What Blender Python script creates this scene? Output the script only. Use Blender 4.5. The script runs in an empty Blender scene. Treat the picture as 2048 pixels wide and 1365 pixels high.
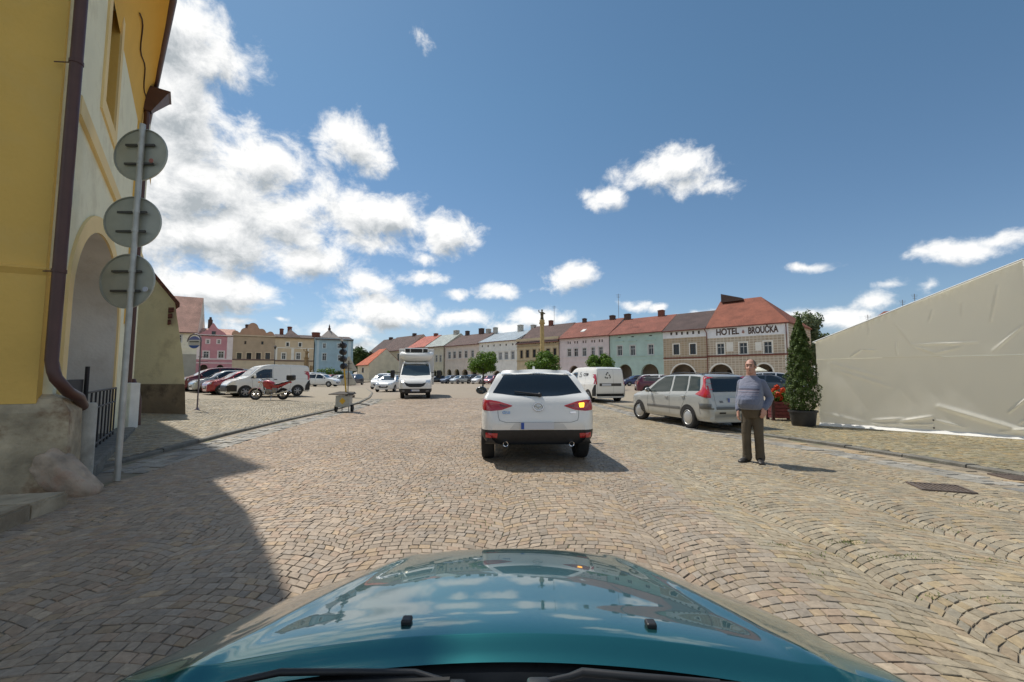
import bpy, math, random
import numpy as np
from mathutils import Vector, Matrix
from mathutils.bvhtree import BVHTree
random.seed(7); np.random.seed(7)
R = math.radians
scene = bpy.context.scene
COL = scene.collection
SUN = np.array([-0.46, 0.42, 1.0])          # direction towards the sun

# ------------------------------------------------------------------ camera (real place of the lens: 1.37 m above the road)
F, CX, CY, HC = 878.0, 1024.0, 682.5, 1.37
TH = math.atan((752 - CY) / F)
_c, _s = math.cos(TH), math.sin(TH)
def _ray(px, py):
    x = (px - CX) / F; v = (CY - py) / F
    return np.array([x, _c - _s * v, _s + _c * v])
def U(px, py, Y):
    """world point seen at a pixel of the photograph at distance Y"""
    r = _ray(px, py); k = Y / r[1]
    return np.array([r[0] * k, Y, HC + r[2] * k])
def G(px, py, z=0.0):
    """ground point (height z) seen at a pixel of the photograph"""
    r = _ray(px, py); k = (z - HC) / r[2]
    return np.array([r[0] * k, r[1] * k, z])
cam = bpy.data.cameras.new('camera'); camo = bpy.data.objects.new('camera', cam); COL.objects.link(camo)
cam.sensor_width = 36; cam.lens = 36 * F / 2048; cam.clip_start = 0.05; cam.clip_end = 3000
camo.location = (0, 0, HC); camo.rotation_euler = (R(90) + TH, 0, 0)
scene.camera = camo

# ------------------------------------------------------------------ materials
MATS = {}
def _new(name):
    m = bpy.data.materials.new(name); m.use_nodes = True
    nt = m.node_tree; b = nt.nodes['Principled BSDF']
    return m, nt, b
def srgb(r, g, b):
    f = lambda c: (c / 255 / 12.92) if c / 255 <= 0.04045 else ((c / 255 + 0.055) / 1.055) ** 2.4
    return (f(r), f(g), f(b))
def N(nt, t, **kw):
    n = nt.nodes.new(t)
    for k, v in kw.items(): setattr(n, k, v)
    return n
def mat(name, col, rough=0.7, metal=0.0, coat=0.0, var=0.0, vscale=3.0, bump=0.0, bscale=60.0, spec=0.5, alpha=1.0, emit=None, es=1.0, trans=0.0, dirt=None, dscale=2.0, damt=0.5, detail=6):
    """plain surface: base colour with noise variation, dirt patches and fine bump"""
    if name in MATS: return MATS[name]
    m, nt, b = _new(name); L = nt.links
    b.inputs['Roughness'].default_value = rough; b.inputs['Metallic'].default_value = metal
    b.inputs['Coat Weight'].default_value = coat; b.inputs['Coat Roughness'].default_value = 0.03
    b.inputs['Specular IOR Level'].default_value = spec
    c = (*col, 1)
    b.inputs['Base Color'].default_value = c
    tc = None
    if var or bump or dirt: tc = N(nt, 'ShaderNodeTexCoord')
    src = None
    if var:
        n = N(nt, 'ShaderNodeTexNoise'); n.inputs['Scale'].default_value = vscale; n.inputs['Detail'].default_value = detail
        L.new(tc.outputs['Object'], n.inputs['Vector'])
        mp = N(nt, 'ShaderNodeMapRange'); mp.inputs['From Min'].default_value = 0.3; mp.inputs['From Max'].default_value = 0.7
        mp.inputs['To Min'].default_value = 1 - var; mp.inputs['To Max'].default_value = 1 + var
        L.new(n.outputs['Fac'], mp.inputs['Value'])
        vm = N(nt, 'ShaderNodeVectorMath', operation='SCALE'); vm.inputs[0].default_value = col
        L.new(mp.outputs['Result'], vm.inputs['Scale']); src = vm.outputs['Vector']
    if dirt:
        n = N(nt, 'ShaderNodeTexNoise'); n.inputs['Scale'].default_value = dscale; n.inputs['Detail'].default_value = 8; n.inputs['Roughness'].default_value = .65
        L.new(tc.outputs['Object'], n.inputs['Vector'])
        mp = N(nt, 'ShaderNodeMapRange', interpolation_type='SMOOTHSTEP'); mp.inputs['From Min'].default_value = 0.48; mp.inputs['From Max'].default_value = 0.66
        mp.inputs['To Max'].default_value = damt; L.new(n.outputs['Fac'], mp.inputs['Value'])
        mx = N(nt, 'ShaderNodeMix', data_type='RGBA'); mx.inputs['A'].default_value = c; mx.inputs['B'].default_value = (*dirt, 1)
        if src: L.new(src, mx.inputs['A'])
        L.new(mp.outputs['Result'], mx.inputs['Factor']); src = mx.outputs['Result']
    if src: L.new(src, b.inputs['Base Color'])
    if bump:
        n = N(nt, 'ShaderNodeTexNoise'); n.inputs['Scale'].default_value = bscale; n.inputs['Detail'].default_value = 5
        L.new(tc.outputs['Object'], n.inputs['Vector'])
        bp = N(nt, 'ShaderNodeBump'); bp.inputs['Strength'].default_value = bump; bp.inputs['Distance'].default_value = 0.02
        L.new(n.outputs['Fac'], bp.inputs['Height']); L.new(bp.outputs['Normal'], b.inputs['Normal'])
    if emit:
        b.inputs['Emission Color'].default_value = (*emit, 1); b.inputs['Emission Strength'].default_value = es
    if trans: b.inputs['Transmission Weight'].default_value = trans
    MATS[name] = m
    return m
def paint(name, col, metal=0.0):
    m = mat(name, col, rough=0.38, metal=metal, coat=1.0, var=0.02, vscale=9)
    return m
GLASS = mat('dark_glass', (0.012, 0.016, 0.018), rough=0.03, coat=0.6, spec=0.7)
GLASSG = mat('green_glass', (0.022, 0.034, 0.031), rough=0.04, spec=0.45)
BLACK = mat('black_plastic', (0.016, 0.016, 0.017), rough=0.5, var=.2, vscale=20)
TYRE = mat('tyre_rubber', (0.02, 0.02, 0.02), rough=0.85, var=.25, vscale=14)
RIM = mat('rim_alloy', (0.42, 0.42, 0.43), rough=0.3, metal=0.75)
CHROME = mat('chrome', (0.7, 0.7, 0.72), rough=0.12, metal=1.0)
REDL = mat('red_lens', (0.42, 0.012, 0.018), rough=0.12, coat=1)
CLEARL = mat('clear_lens', (0.62, 0.64, 0.66), rough=0.08, metal=0.5, coat=1)
WHITEP = paint('white_paint', (0.80, 0.79, 0.75))
PLATE = mat('plate_white', (0.58, 0.60, 0.64), rough=0.4)
PLBLUE = mat('plate_blue', (0.03, 0.08, 0.35), rough=0.4)
STEEL = mat('galvanised', (0.48, 0.48, 0.45), rough=0.5, metal=0.4, var=.15, vscale=8)

# ------------------------------------------------------------------ mesh builder
class MB:
    def __init__(s): s.v = []; s.f = []
    def add(s, vs, fs):
        o = len(s.v); s.v += [tuple(map(float, v)) for v in vs]; s.f += [tuple(i + o for i in f) for f in fs]; return s
    def box(s, x0, y0, z0, x1, y1, z1, bev=0.0):
        if bev:
            b = bev; X = [(x0, x0 + b), (x1, x1 - b)]; Y = [(y0, y0 + b), (y1, y1 - b)]; Z = [(z0, z0 + b), (z1, z1 - b)]
            import bmesh
            bm = bmesh.new(); bmesh.ops.create_cube(bm, size=1)
            for v in bm.verts: v.co = Vector(((x0 + x1) / 2 + v.co.x * (x1 - x0), (y0 + y1) / 2 + v.co.y * (y1 - y0), (z0 + z1) / 2 + v.co.z * (z1 - z0)))
            bmesh.ops.bevel(bm, geom=bm.edges[:], offset=b, segments=2, affect='EDGES', profile=0.5)
            bm.verts.index_update()
            s.add([v.co for v in bm.verts], [[v.index for v in f.verts] for f in bm.faces]); bm.free(); return s
        v = [(x0, y0, z0), (x1, y0, z0), (x1, y1, z0), (x0, y1, z0), (x0, y0, z1), (x1, y0, z1), (x1, y1, z1), (x0, y1, z1)]
        return s.add(v, [(0, 3, 2, 1), (4, 5, 6, 7), (0, 1, 5, 4), (1, 2, 6, 5), (2, 3, 7, 6), (3, 0, 4, 7)])
    def tube(s, pts, r, n=10, caps=True, close=False):
        pts = [np.array(p, float) for p in pts]; m = len(pts)
        rr = r if hasattr(r, '__len__') else [r] * m
        rings = []; up = None
        for i, p in enumerate(pts):
            if close: t = pts[(i + 1) % m] - pts[i - 1]
            else: t = pts[min(i + 1, m - 1)] - pts[max(i - 1, 0)]
            t = t / (np.linalg.norm(t) + 1e-9)
            if up is None:
                a = np.array([0, 0, 1.0]) if abs(t[2]) < 0.9 else np.array([1.0, 0, 0])
            else: a = up
            u = a - t * a.dot(t); u /= np.linalg.norm(u) + 1e-9; w = np.cross(t, u); up = u
            rings.append([p + rr[i] * (math.cos(k * 2 * math.pi / n) * u + math.sin(k * 2 * math.pi / n) * w) for k in range(n)])
        vs = [q for rg in rings for q in rg]; fs = []
        for i in range(m if close else m - 1):
            j = (i + 1) % m
            for k in range(n): fs.append((i * n + k, i * n + (k + 1) % n, j * n + (k + 1) % n, j * n + k))
        if caps and not close: fs += [tuple(range(n))[::-1], tuple((m - 1) * n + k for k in range(n))]
        return s.add(vs, fs)
    def lathe(s, prof, c=(0, 0, 0), n=24, axis='z', caps=True):
        vs = []; fs = []
        for (r, z) in prof:
            for k in range(n):
                a = 2 * math.pi * k / n; x, y = r * math.cos(a), r * math.sin(a)
                p = (x, y, z) if axis == 'z' else ((z, x, y) if axis == 'x' else (y, z, x))
                vs.append((c[0] + p[0], c[1] + p[1], c[2] + p[2]))
        m = len(prof)
        for i in range(m - 1):
            for k in range(n): fs.append((i * n + k, i * n + (k + 1) % n, (i + 1) * n + (k + 1) % n, (i + 1) * n + k))
        if caps: fs += [tuple(range(n))[::-1], tuple((m - 1) * n + k for k in range(n))]
        return s.add(vs, fs)
    def prism(s, poly, d, axis='y', o=0.0):
        """2-D polygon (a,b) extruded from o to o+d along axis"""
        n = len(poly)
        f = {'y': lambda a, b, t: (a, t, b), 'x': lambda a, b, t: (t, a, b), 'z': lambda a, b, t: (a, b, t)}[axis]
        vs = [f(a, b, o) for a, b in poly] + [f(a, b, o + d) for a, b in poly]
        fs = [tuple(range(n)), tuple(range(2 * n - 1, n - 1, -1))] + [(i, i + n, (i + 1) % n + n, (i + 1) % n) for i in range(n)]
        return s.add(vs, fs)
    def quad(s, a, b, c, d): return s.add([a, b, c, d], [(0, 1, 2, 3)])
    def grid(s, P, wrap=False):
        P = np.asarray(P, float); a, b = P.shape[:2]
        fs = [(i * b + j, i * b + (j + 1) % b, (i + 1) * b + (j + 1) % b, (i + 1) * b + j) for i in range(a - 1) for j in range(b if wrap else b - 1)]
        return s.add(P.reshape(-1, 3), fs)
    def ball(s, c, r, n=10, m=7):
        r = r if hasattr(r, '__len__') else (r, r, r)
        vs = [(c[0], c[1], c[2] - r[2])]; fs = []
        for i in range(1, m):
            t = -math.pi / 2 + math.pi * i / m
            for k in range(n):
                a = 2 * math.pi * k / n; vs.append((c[0] + r[0] * math.cos(t) * math.cos(a), c[1] + r[1] * math.cos(t) * math.sin(a), c[2] + r[2] * math.sin(t)))
        vs.append((c[0], c[1], c[2] + r[2]))
        for k in range(n): fs.append((0, 1 + (k + 1) % n, 1 + k))
        for i in range(m - 2):
            for k in range(n): fs.append((1 + i * n + k, 1 + i * n + (k + 1) % n, 1 + (i + 1) * n + (k + 1) % n, 1 + (i + 1) * n + k))
        e = len(vs) - 1; b = 1 + (m - 2) * n
        for k in range(n): fs.append((b + k, b + (k + 1) % n, e))
        return s.add(vs, fs)
    def xf(s, M, start=0):
        for i in range(start, len(s.v)): s.v[i] = tuple(M @ Vector(s.v[i]))
        return s
    def mesh(s, name, m=None, smooth=None, fix=True):
        me = bpy.data.meshes.new(name); me.from_pydata(s.v, [], s.f); me.update()
        if fix:
            import bmesh
            bm = bmesh.new(); bm.from_mesh(me); bmesh.ops.recalc_face_normals(bm, faces=bm.faces[:]); bm.to_mesh(me); bm.free()
        if m: me.materials.append(m)
        if smooth is not None:
            me.polygons.foreach_set('use_smooth', [True] * len(me.polygons))
            if smooth < 179: me.set_sharp_from_angle(angle=R(smooth))
        return me
    def build(s, name, m=None, parent=None, smooth=None, fix=True):
        return link(name, s.mesh(name, m, smooth, fix), parent)
def link(name, data, parent=None):
    o = bpy.data.objects.new(name, data); COL.objects.link(o)
    if parent is not None: o.parent = parent
    return o
def tag(o, label=None, cat=None, group=None, kind=None):
    if label: o['label'] = label
    if cat: o['category'] = cat
    if group: o['group'] = group
    if kind: o['kind'] = kind
    return o
def thing(name, label, cat, loc=(0, 0, 0), rz=0.0, group=None):
    o = link(name, None); o.location = tuple(map(float, loc)); o.rotation_euler = (0, 0, rz); o.empty_display_size = 0.3
    return tag(o, label, cat, group)
CHILD = {}
def kids(o): return [c for c in bpy.data.objects if c.parent == o]
def dup(root, loc, rz, label, group=None):
    def rec(o, par):
        c = o.copy(); COL.objects.link(c); c.parent = par
        for k in kids(o): rec(k, c)
        return c
    r = rec(root, None); r.location = tuple(map(float, loc)); r.rotation_euler = (0, 0, rz); r['label'] = label
    if group: r['group'] = group
    return r
def applied(o):
    """replace an object's mesh by its evaluated (modified) one"""
    dg = bpy.context.evaluated_depsgraph_get(); me = bpy.data.meshes.new_from_object(o.evaluated_get(dg))
    o.modifiers.clear(); o.data = me
    return o
def text_mb(txt, size, depth=0.004, bold=0.0, align='CENTER'):
    cu = bpy.data.curves.new('t', 'FONT'); cu.body = txt; cu.size = size; cu.extrude = depth; cu.offset = bold; cu.align_x = align
    o = bpy.data.objects.new('t', cu); COL.objects.link(o)
    dg = bpy.context.evaluated_depsgraph_get(); me = bpy.data.meshes.new_from_object(o.evaluated_get(dg))
    mb = MB(); mb.add([tuple(v.co) for v in me.vertices], [tuple(p.vertices) for p in me.polygons])
    bpy.data.objects.remove(o); bpy.data.meshes.remove(me); bpy.data.curves.remove(cu)
    return mb
def interp(pts, x):
    """monotone cubic (PCHIP) through (x,y) points"""
    xs = np.array([p[0] for p in pts], float); ys = np.array([p[1] for p in pts], float); x = np.clip(np.asarray(x, float), xs[0], xs[-1])
    h = np.diff(xs); d = np.diff(ys) / h; m = np.zeros(len(xs)); m[0] = d[0]; m[-1] = d[-1]
    for i in range(1, len(xs) - 1):
        if d[i - 1] * d[i] > 0:
            w1 = 2 * h[i] + h[i - 1]; w2 = h[i] + 2 * h[i - 1]; m[i] = (w1 + w2) / (w1 / d[i - 1] + w2 / d[i])
    i = np.clip(np.searchsorted(xs, x) - 1, 0, len(h) - 1); t = (x - xs[i]) / h[i]
    return ys[i] * (1 + 2 * t) * (1 - t) ** 2 + m[i] * h[i] * t * (1 - t) ** 2 + ys[i + 1] * t * t * (3 - 2 * t) + m[i + 1] * h[i] * t * t * (t - 1)
def poly_sample(pts, n):
    """n points along a polyline by arc length"""
    pts = np.array(pts, float); d = np.r_[0, np.cumsum(np.linalg.norm(np.diff(pts, axis=0), axis=1))]
    t = np.linspace(0, d[-1], n); return np.stack([np.interp(t, d, pts[:, k]) for k in range(pts.shape[1])], 1)
def catmull(pts, n):
    pts = np.array(pts, float); d = np.r_[0, np.cumsum(np.linalg.norm(np.diff(pts, axis=0), axis=1) ** .5)]
    t = np.linspace(0, d[-1], n); return np.stack([interp(list(zip(d, pts[:, k])), t) for k in range(pts.shape[1])], 1)
# ------------------------------------------------------------------ sun, sky, clouds
el = math.asin(SUN[2] / np.linalg.norm(SUN)); az = math.atan2(SUN[0], SUN[1])
sl = bpy.data.lights.new('sun', 'SUN'); sl.energy = 4.05; sl.angle = R(0.5); sl.color = (1.0, 0.95, 0.87)
so = bpy.data.objects.new('sun', sl); COL.objects.link(so); so.rotation_euler = Vector(-SUN).to_track_quat('-Z', 'Y').to_euler(); so.location = (-30, 30, 60)
w = bpy.data.worlds.new('World'); scene.world = w; w.use_nodes = True
nt = w.node_tree; L = nt.links; bg = nt.nodes['Background']; bg.inputs['Strength'].default_value = 0.114
sky = N(nt, 'ShaderNodeTexSky', sky_type='NISHITA'); sky.sun_disc = False; sky.sun_elevation = el; sky.sun_rotation = az
sky.altitude = 400; sky.air_density = 1.0; sky.dust_density = 0.25; sky.ozone_density = 2.0
# cloud field in sky coordinates (azimuth, elevation): every cloud of the photograph is a soft ellipse broken up by fractal noise
def azel(px, py):
    r = _ray(px, py); r = r / np.linalg.norm(r); return math.atan2(r[0], r[1]), math.asin(r[2])
BL = [  # px, py, half width, half height (photo pixels), strength
 (330, 60, 170, 110, 1.2), (430, 110, 90, 70, .9), (350, 210, 130, 150, 1.3), (470, 250, 80, 40, .55), (360, 360, 190, 110, 1.25), (520, 330, 110, 75, 1.0),
 (400, 470, 220, 75, 1.15), (560, 440, 160, 80, 1.0), (250, 150, 150, 160, 1.2), (150, 400, 250, 200, 1.0), (705, 290, 85, 55, 1.0), (765, 265, 25, 25, .45), (650, 300, 30, 50, .45),
 (760, 430, 110, 55, 1.05), (690, 400, 90, 50, .75), (895, 470, 62, 48, 1.0), (610, 515, 140, 45, .9), (730, 480, 120, 30, .75), (850, 520, 30, 20, .6), (540, 480, 40, 30, .5),
 (440, 580, 140, 45, 1.2), (350, 575, 60, 45, .9), (735, 570, 55, 28, .9), (700, 590, 60, 18, .65), (840, 560, 50, 18, .8), (905, 594, 34, 11, .7), (870, 570, 15, 8, .4),
 (1000, 585, 50, 20, .95), (1140, 555, 50, 32, 1.0), (1125, 540, 25, 18, .6), (1080, 578, 20, 7, .4),
 (770, 628, 115, 34, 1.15), (920, 640, 60, 18, .85), (690, 655, 90, 22, .8), (640, 650, 40, 15, .6), (480, 640, 50, 12, .6), (570, 633, 20, 6, .45),
 (1345, 335, 85, 52, 1.0), (1290, 345, 60, 32, .75), (1430, 375, 50, 24, .75), (1380, 370, 70, 28, .7), (1215, 392, 42, 26, .85), (1180, 380, 26, 14, .5),
 (843, 75, 26, 26, .42), (400, 0, 40, 15, .5),
 (1930, 497, 95, 26, .9), (1990, 475, 70, 24, .8), (1860, 508, 60, 14, .55), (1605, 537, 44, 12, .62), (1750, 605, 70, 24, .95), (1690, 640, 80, 24, .9), (1620, 640, 60, 18, .75), (1865, 575, 26, 24, .5), (1780, 570, 40, 10, .4),
 (1070, 640, 60, 22, .95), (1020, 655, 60, 18, .8), (1270, 612, 36, 14, .75), (1320, 615, 24, 11, .65), (1420, 635, 70, 12, .5), (1130, 640, 40, 14, .6), (720, 690, 60, 20, .6), (420, 650, 80, 20, .6),
]
WIDE = [(-1.9, .5, .5, .25, .9), (-2.6, .35, .5, .2, .9), (2.6, .5, .5, .25, .9), (1.7, .45, .5, .2, .8), (3.0, .9, .4, .25, .7), (-1.2, 1.15, .5, .16, .75), (1.2, .95, .4, .14, .6)]
def cloud_group():
    g = bpy.data.node_groups.new('cloud_field', 'ShaderNodeTree')
    g.interface.new_socket('P', in_out='INPUT', socket_type='NodeSocketVector'); g.interface.new_socket('D', in_out='OUTPUT', socket_type='NodeSocketFloat'); g.interface.new_socket('B', in_out='OUTPUT', socket_type='NodeSocketFloat')
    gi = g.nodes.new('NodeGroupInput'); go = g.nodes.new('NodeGroupOutput'); l = g.links
    sep = N(g, 'ShaderNodeSeparateXYZ'); l.new(gi.outputs['P'], sep.inputs[0])
    # warp
    n0 = N(g, 'ShaderNodeTexNoise'); n0.inputs['Scale'].default_value = 7; n0.inputs['Detail'].default_value = 4; l.new(gi.outputs['P'], n0.inputs['Vector'])
    ws = N(g, 'ShaderNodeVectorMath', operation='SUBTRACT'); ws.inputs[1].default_value = (.5, .5, .5); l.new(n0.outputs['Color'], ws.inputs[0])
    wm = N(g, 'ShaderNodeVectorMath', operation='MULTIPLY'); wm.inputs[1].default_value = (.10, .06, 0); l.new(ws.outputs[0], wm.inputs[0])
    wa = N(g, 'ShaderNodeVectorMath', operation='ADD'); l.new(gi.outputs['P'], wa.inputs[0]); l.new(wm.outputs[0], wa.inputs[1])
    acc = None
    items = []
    for px, py, hw, hh, st in BL:
        a0, e0 = azel(px, py); a1, _ = azel(px + hw, py); a2, _ = azel(px - hw, py); _, e1 = azel(px, py - hh); _, e2 = azel(px, py + hh)
        items.append((a0, e0, abs(a1 - a2) / 2, abs(e1 - e2) / 2, st))
    for a0, e0, ra, re, st in items + WIDE:
        s1 = N(g, 'ShaderNodeVectorMath', operation='SUBTRACT'); s1.inputs[1].default_value = (a0, e0, 0); l.new(wa.outputs[0], s1.inputs[0])
        s2 = N(g, 'ShaderNodeVectorMath', operation='MULTIPLY'); s2.inputs[1].default_value = (1 / (1.25 * ra), 1 / (1.25 * re), 0); l.new(s1.outputs[0], s2.inputs[0])
        ln = N(g, 'ShaderNodeVectorMath', operation='LENGTH'); l.new(s2.outputs[0], ln.inputs[0])
        m = N(g, 'ShaderNodeMath', operation='MULTIPLY_ADD'); m.inputs[1].default_value = -st; m.inputs[2].default_value = st; l.new(ln.outputs['Value'], m.inputs[0])
        if acc is None: acc = m.outputs[0]
        else:
            x = N(g, 'ShaderNodeMath', operation='SMOOTH_MAX'); x.inputs[2].default_value = 0.12; l.new(acc, x.inputs[0]); l.new(m.outputs[0], x.inputs[1]); acc = x.outputs[0]
    # fractal detail (finer towards the horizon because the clouds there are farther away)
    sc = N(g, 'ShaderNodeVectorMath', operation='MULTIPLY'); sc.inputs[1].default_value = (1, 1.25, 1); l.new(gi.outputs['P'], sc.inputs[0])
    n1 = N(g, 'ShaderNodeTexNoise'); n1.inputs['Scale'].default_value = 15; n1.inputs['Detail'].default_value = 10; n1.inputs['Roughness'].default_value = .655; n1.inputs['Distortion'].default_value = .25
    l.new(sc.outputs[0], n1.inputs['Vector'])
    m1 = N(g, 'ShaderNodeMath', operation='MULTIPLY_ADD'); m1.inputs[1].default_value = 1.75; m1.inputs[2].default_value = -.875; l.new(n1.outputs['Fac'], m1.inputs[0])
    ad = N(g, 'ShaderNodeMath', operation='ADD'); l.new(acc, ad.inputs[0]); l.new(m1.outputs[0], ad.inputs[1])
    l.new(ad.outputs[0], go.inputs['D']); l.new(acc, go.inputs['B'])
    return g
cg = cloud_group()
tc = N(nt, 'ShaderNodeTexCoord'); sx = N(nt, 'ShaderNodeSeparateXYZ'); L.new(tc.outputs['Generated'], sx.inputs[0])
at = N(nt, 'ShaderNodeMath', operation='ARCTAN2'); L.new(sx.outputs['X'], at.inputs[0]); L.new(sx.outputs['Y'], at.inputs[1])
asn = N(nt, 'ShaderNodeMath', operation='ARCSINE'); L.new(sx.outputs['Z'], asn.inputs[0])
cx = N(nt, 'ShaderNodeCombineXYZ'); L.new(at.outputs[0], cx.inputs[0]); L.new(asn.outputs[0], cx.inputs[1])
g1 = N(nt, 'ShaderNodeGroup', node_tree=cg); L.new(cx.outputs[0], g1.inputs[0])
off = N(nt, 'ShaderNodeVectorMath', operation='ADD'); off.inputs[1].default_value = (-.012, .030, 0); L.new(cx.outputs[0], off.inputs[0])
g2 = N(nt, 'ShaderNodeGroup', node_tree=cg); L.new(off.outputs[0], g2.inputs[0])
al = N(nt, 'ShaderNodeMapRange', interpolation_type='SMOOTHSTEP'); al.inputs['From Min'].default_value = .04; al.inputs['From Max'].default_value = .66; L.new(g1.outputs['D'], al.inputs['Value'])
# light reaching this bit of cloud: less where there is more cloud between it and the sun
th = N(nt, 'ShaderNodeMapRange'); th.inputs['From Min'].default_value = .25; th.inputs['From Max'].default_value = 1.5; th.clamp = False; L.new(g2.outputs['D'], th.inputs['Value'])
df = N(nt, 'ShaderNodeMath', operation='SUBTRACT'); L.new(g2.outputs['D'], df.inputs[0]); L.new(g1.outputs['D'], df.inputs[1])
sh = N(nt, 'ShaderNodeMath', operation='MULTIPLY_ADD', use_clamp=True); sh.inputs[1].default_value = .75; L.new(df.outputs[0], sh.inputs[0]); L.new(th.outputs[0], sh.inputs[2])
cr = N(nt, 'ShaderNodeValToRGB'); e = cr.color_ramp.elements
e[0].position = 0; e[0].color = (8.6, 8.6, 8.5, 1); e[1].position = 1; e[1].color = (3.7, 4.05, 4.3, 1)
e2 = cr.color_ramp.elements.new(.4); e2.color = (6.7, 6.85, 6.95, 1)
L.new(sh.outputs[0], cr.inputs[0])
hs = N(nt, 'ShaderNodeMix', data_type='RGBA'); L.new(al.outputs[0], hs.inputs['Factor'])
tint = N(nt, 'ShaderNodeMix', data_type='RGBA', blend_type='MULTIPLY'); tint.inputs['Factor'].default_value = 1
tr = N(nt, 'ShaderNodeValToRGB'); e = tr.color_ramp.elements
e[0].position = 0; e[0].color = (.66, .635, .755, 1); e[1].position = .55; e[1].color = (.715, .885, .86, 1); e2 = e.new(.14); e2.color = (.72, .775, .815, 1)
L.new(sx.outputs['Z'], tr.inputs[0]); L.new(tr.outputs[0], tint.inputs['B'])
L.new(sky.outputs[0], tint.inputs['A'])
L.new(tint.outputs['Result'], hs.inputs['A']); L.new(cr.outputs[0], hs.inputs['B'])
L.new(hs.outputs['Result'], bg.inputs['Color'])
scene.view_settings.view_transform = 'Standard'; scene.view_settings.look = 'None'; scene.view_settings.exposure = 0.08; scene.view_settings.gamma = 1
scene.cycles.use_denoising = True
scene.cycles.max_bounces = 6; scene.cycles.caustics_reflective = False; scene.cycles.caustics_refractive = False
w.cycles.sampling_method = 'MANUAL'; w.cycles.sample_map_resolution = 512
# ------------------------------------------------------------------ ground
KL = [(-5.6, 3.0), (-6.0, 6.0), (-6.57, 10.2), (-6.86, 13.1), (-7.05, 17.4), (-7.6, 22.0), (-8.8, 27.5), (-11.0, 35.0), (-15.5, 47.0), (-24.0, 62.0), (-30, 70)]
KR = [(7.6, -2.0), (7.35, 3.0), (6.93, 6.07), (6.52, 8.02), (5.64, 10.54), (5.15, 14.5), (4.82, 19.3), (4.5, 26.0), (4.6, 34.0)]
def kl(y): return np.interp(y, [p[1] for p in KL], [p[0] for p in KL])
def kr(y): return np.interp(y, [p[1] for p in KR], [p[0] for p in KR])
def zl(x, y):   # height of the square left of the kerb: rises gently
    d = np.clip(kl(y) - x, 0, 14); return 0.055 + 0.0225 * d
def zr(x, y): return np.interp(y, [0, 20, 34, 40], [0.045, 0.045, 0.02, 0.0])
def gz(x, y):
    if x < kl(y): return float(zl(x, y))
    if y < 36 and x > kr(y): return float(zr(x, y))
    return 0.0
def cobble_mat(name, base, tints, var, joint=False):
    m, nt, b = _new(name); L = nt.links
    at = N(nt, 'ShaderNodeVertexColor', layer_name='Col'); tc = N(nt, 'ShaderNodeTexCoord')
    n = N(nt, 'ShaderNodeTexNoise'); n.inputs['Scale'].default_value = 28; n.inputs['Detail'].default_value = 7; n.inputs['Roughness'].default_value = .7; L.new(tc.outputs['Object'], n.inputs['Vector'])
    mp = N(nt, 'ShaderNodeMapRange'); mp.inputs['From Min'].default_value = .3; mp.inputs['From Max'].default_value = .7; mp.inputs['To Min'].default_value = .72; mp.inputs['To Max'].default_value = 1.2; L.new(n.outputs['Fac'], mp.inputs['Value'])
    n2 = N(nt, 'ShaderNodeTexNoise'); n2.inputs['Scale'].default_value = .55; n2.inputs['Detail'].default_value = 5; L.new(tc.outputs['Object'], n2.inputs['Vector'])
    mp2 = N(nt, 'ShaderNodeMapRange'); mp2.inputs['From Min'].default_value = .3; mp2.inputs['From Max'].default_value = .7; mp2.inputs['To Min'].default_value = .84; mp2.inputs['To Max'].default_value = 1.13; L.new(n2.outputs['Fac'], mp2.inputs['Value'])
    mu = N(nt, 'ShaderNodeMath', operation='MULTIPLY'); L.new(mp.outputs[0], mu.inputs[0]); L.new(mp2.outputs[0], mu.inputs[1])
    sc = N(nt, 'ShaderNodeVectorMath', operation='SCALE'); L.new(at.outputs['Color'], sc.inputs[0]); L.new(mu.outputs[0], sc.inputs['Scale'])
    L.new(sc.outputs[0], b.inputs['Base Color']); b.inputs['Roughness'].default_value = .62; b.inputs['Specular IOR Level'].default_value = .35
    bp = N(nt, 'ShaderNodeBump'); bp.inputs['Strength'].default_value = .5; bp.inputs['Distance'].default_value = .006; L.new(n.outputs['Fac'], bp.inputs['Height']); L.new(bp.outputs['Normal'], b.inputs['Normal'])
    return m
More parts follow.
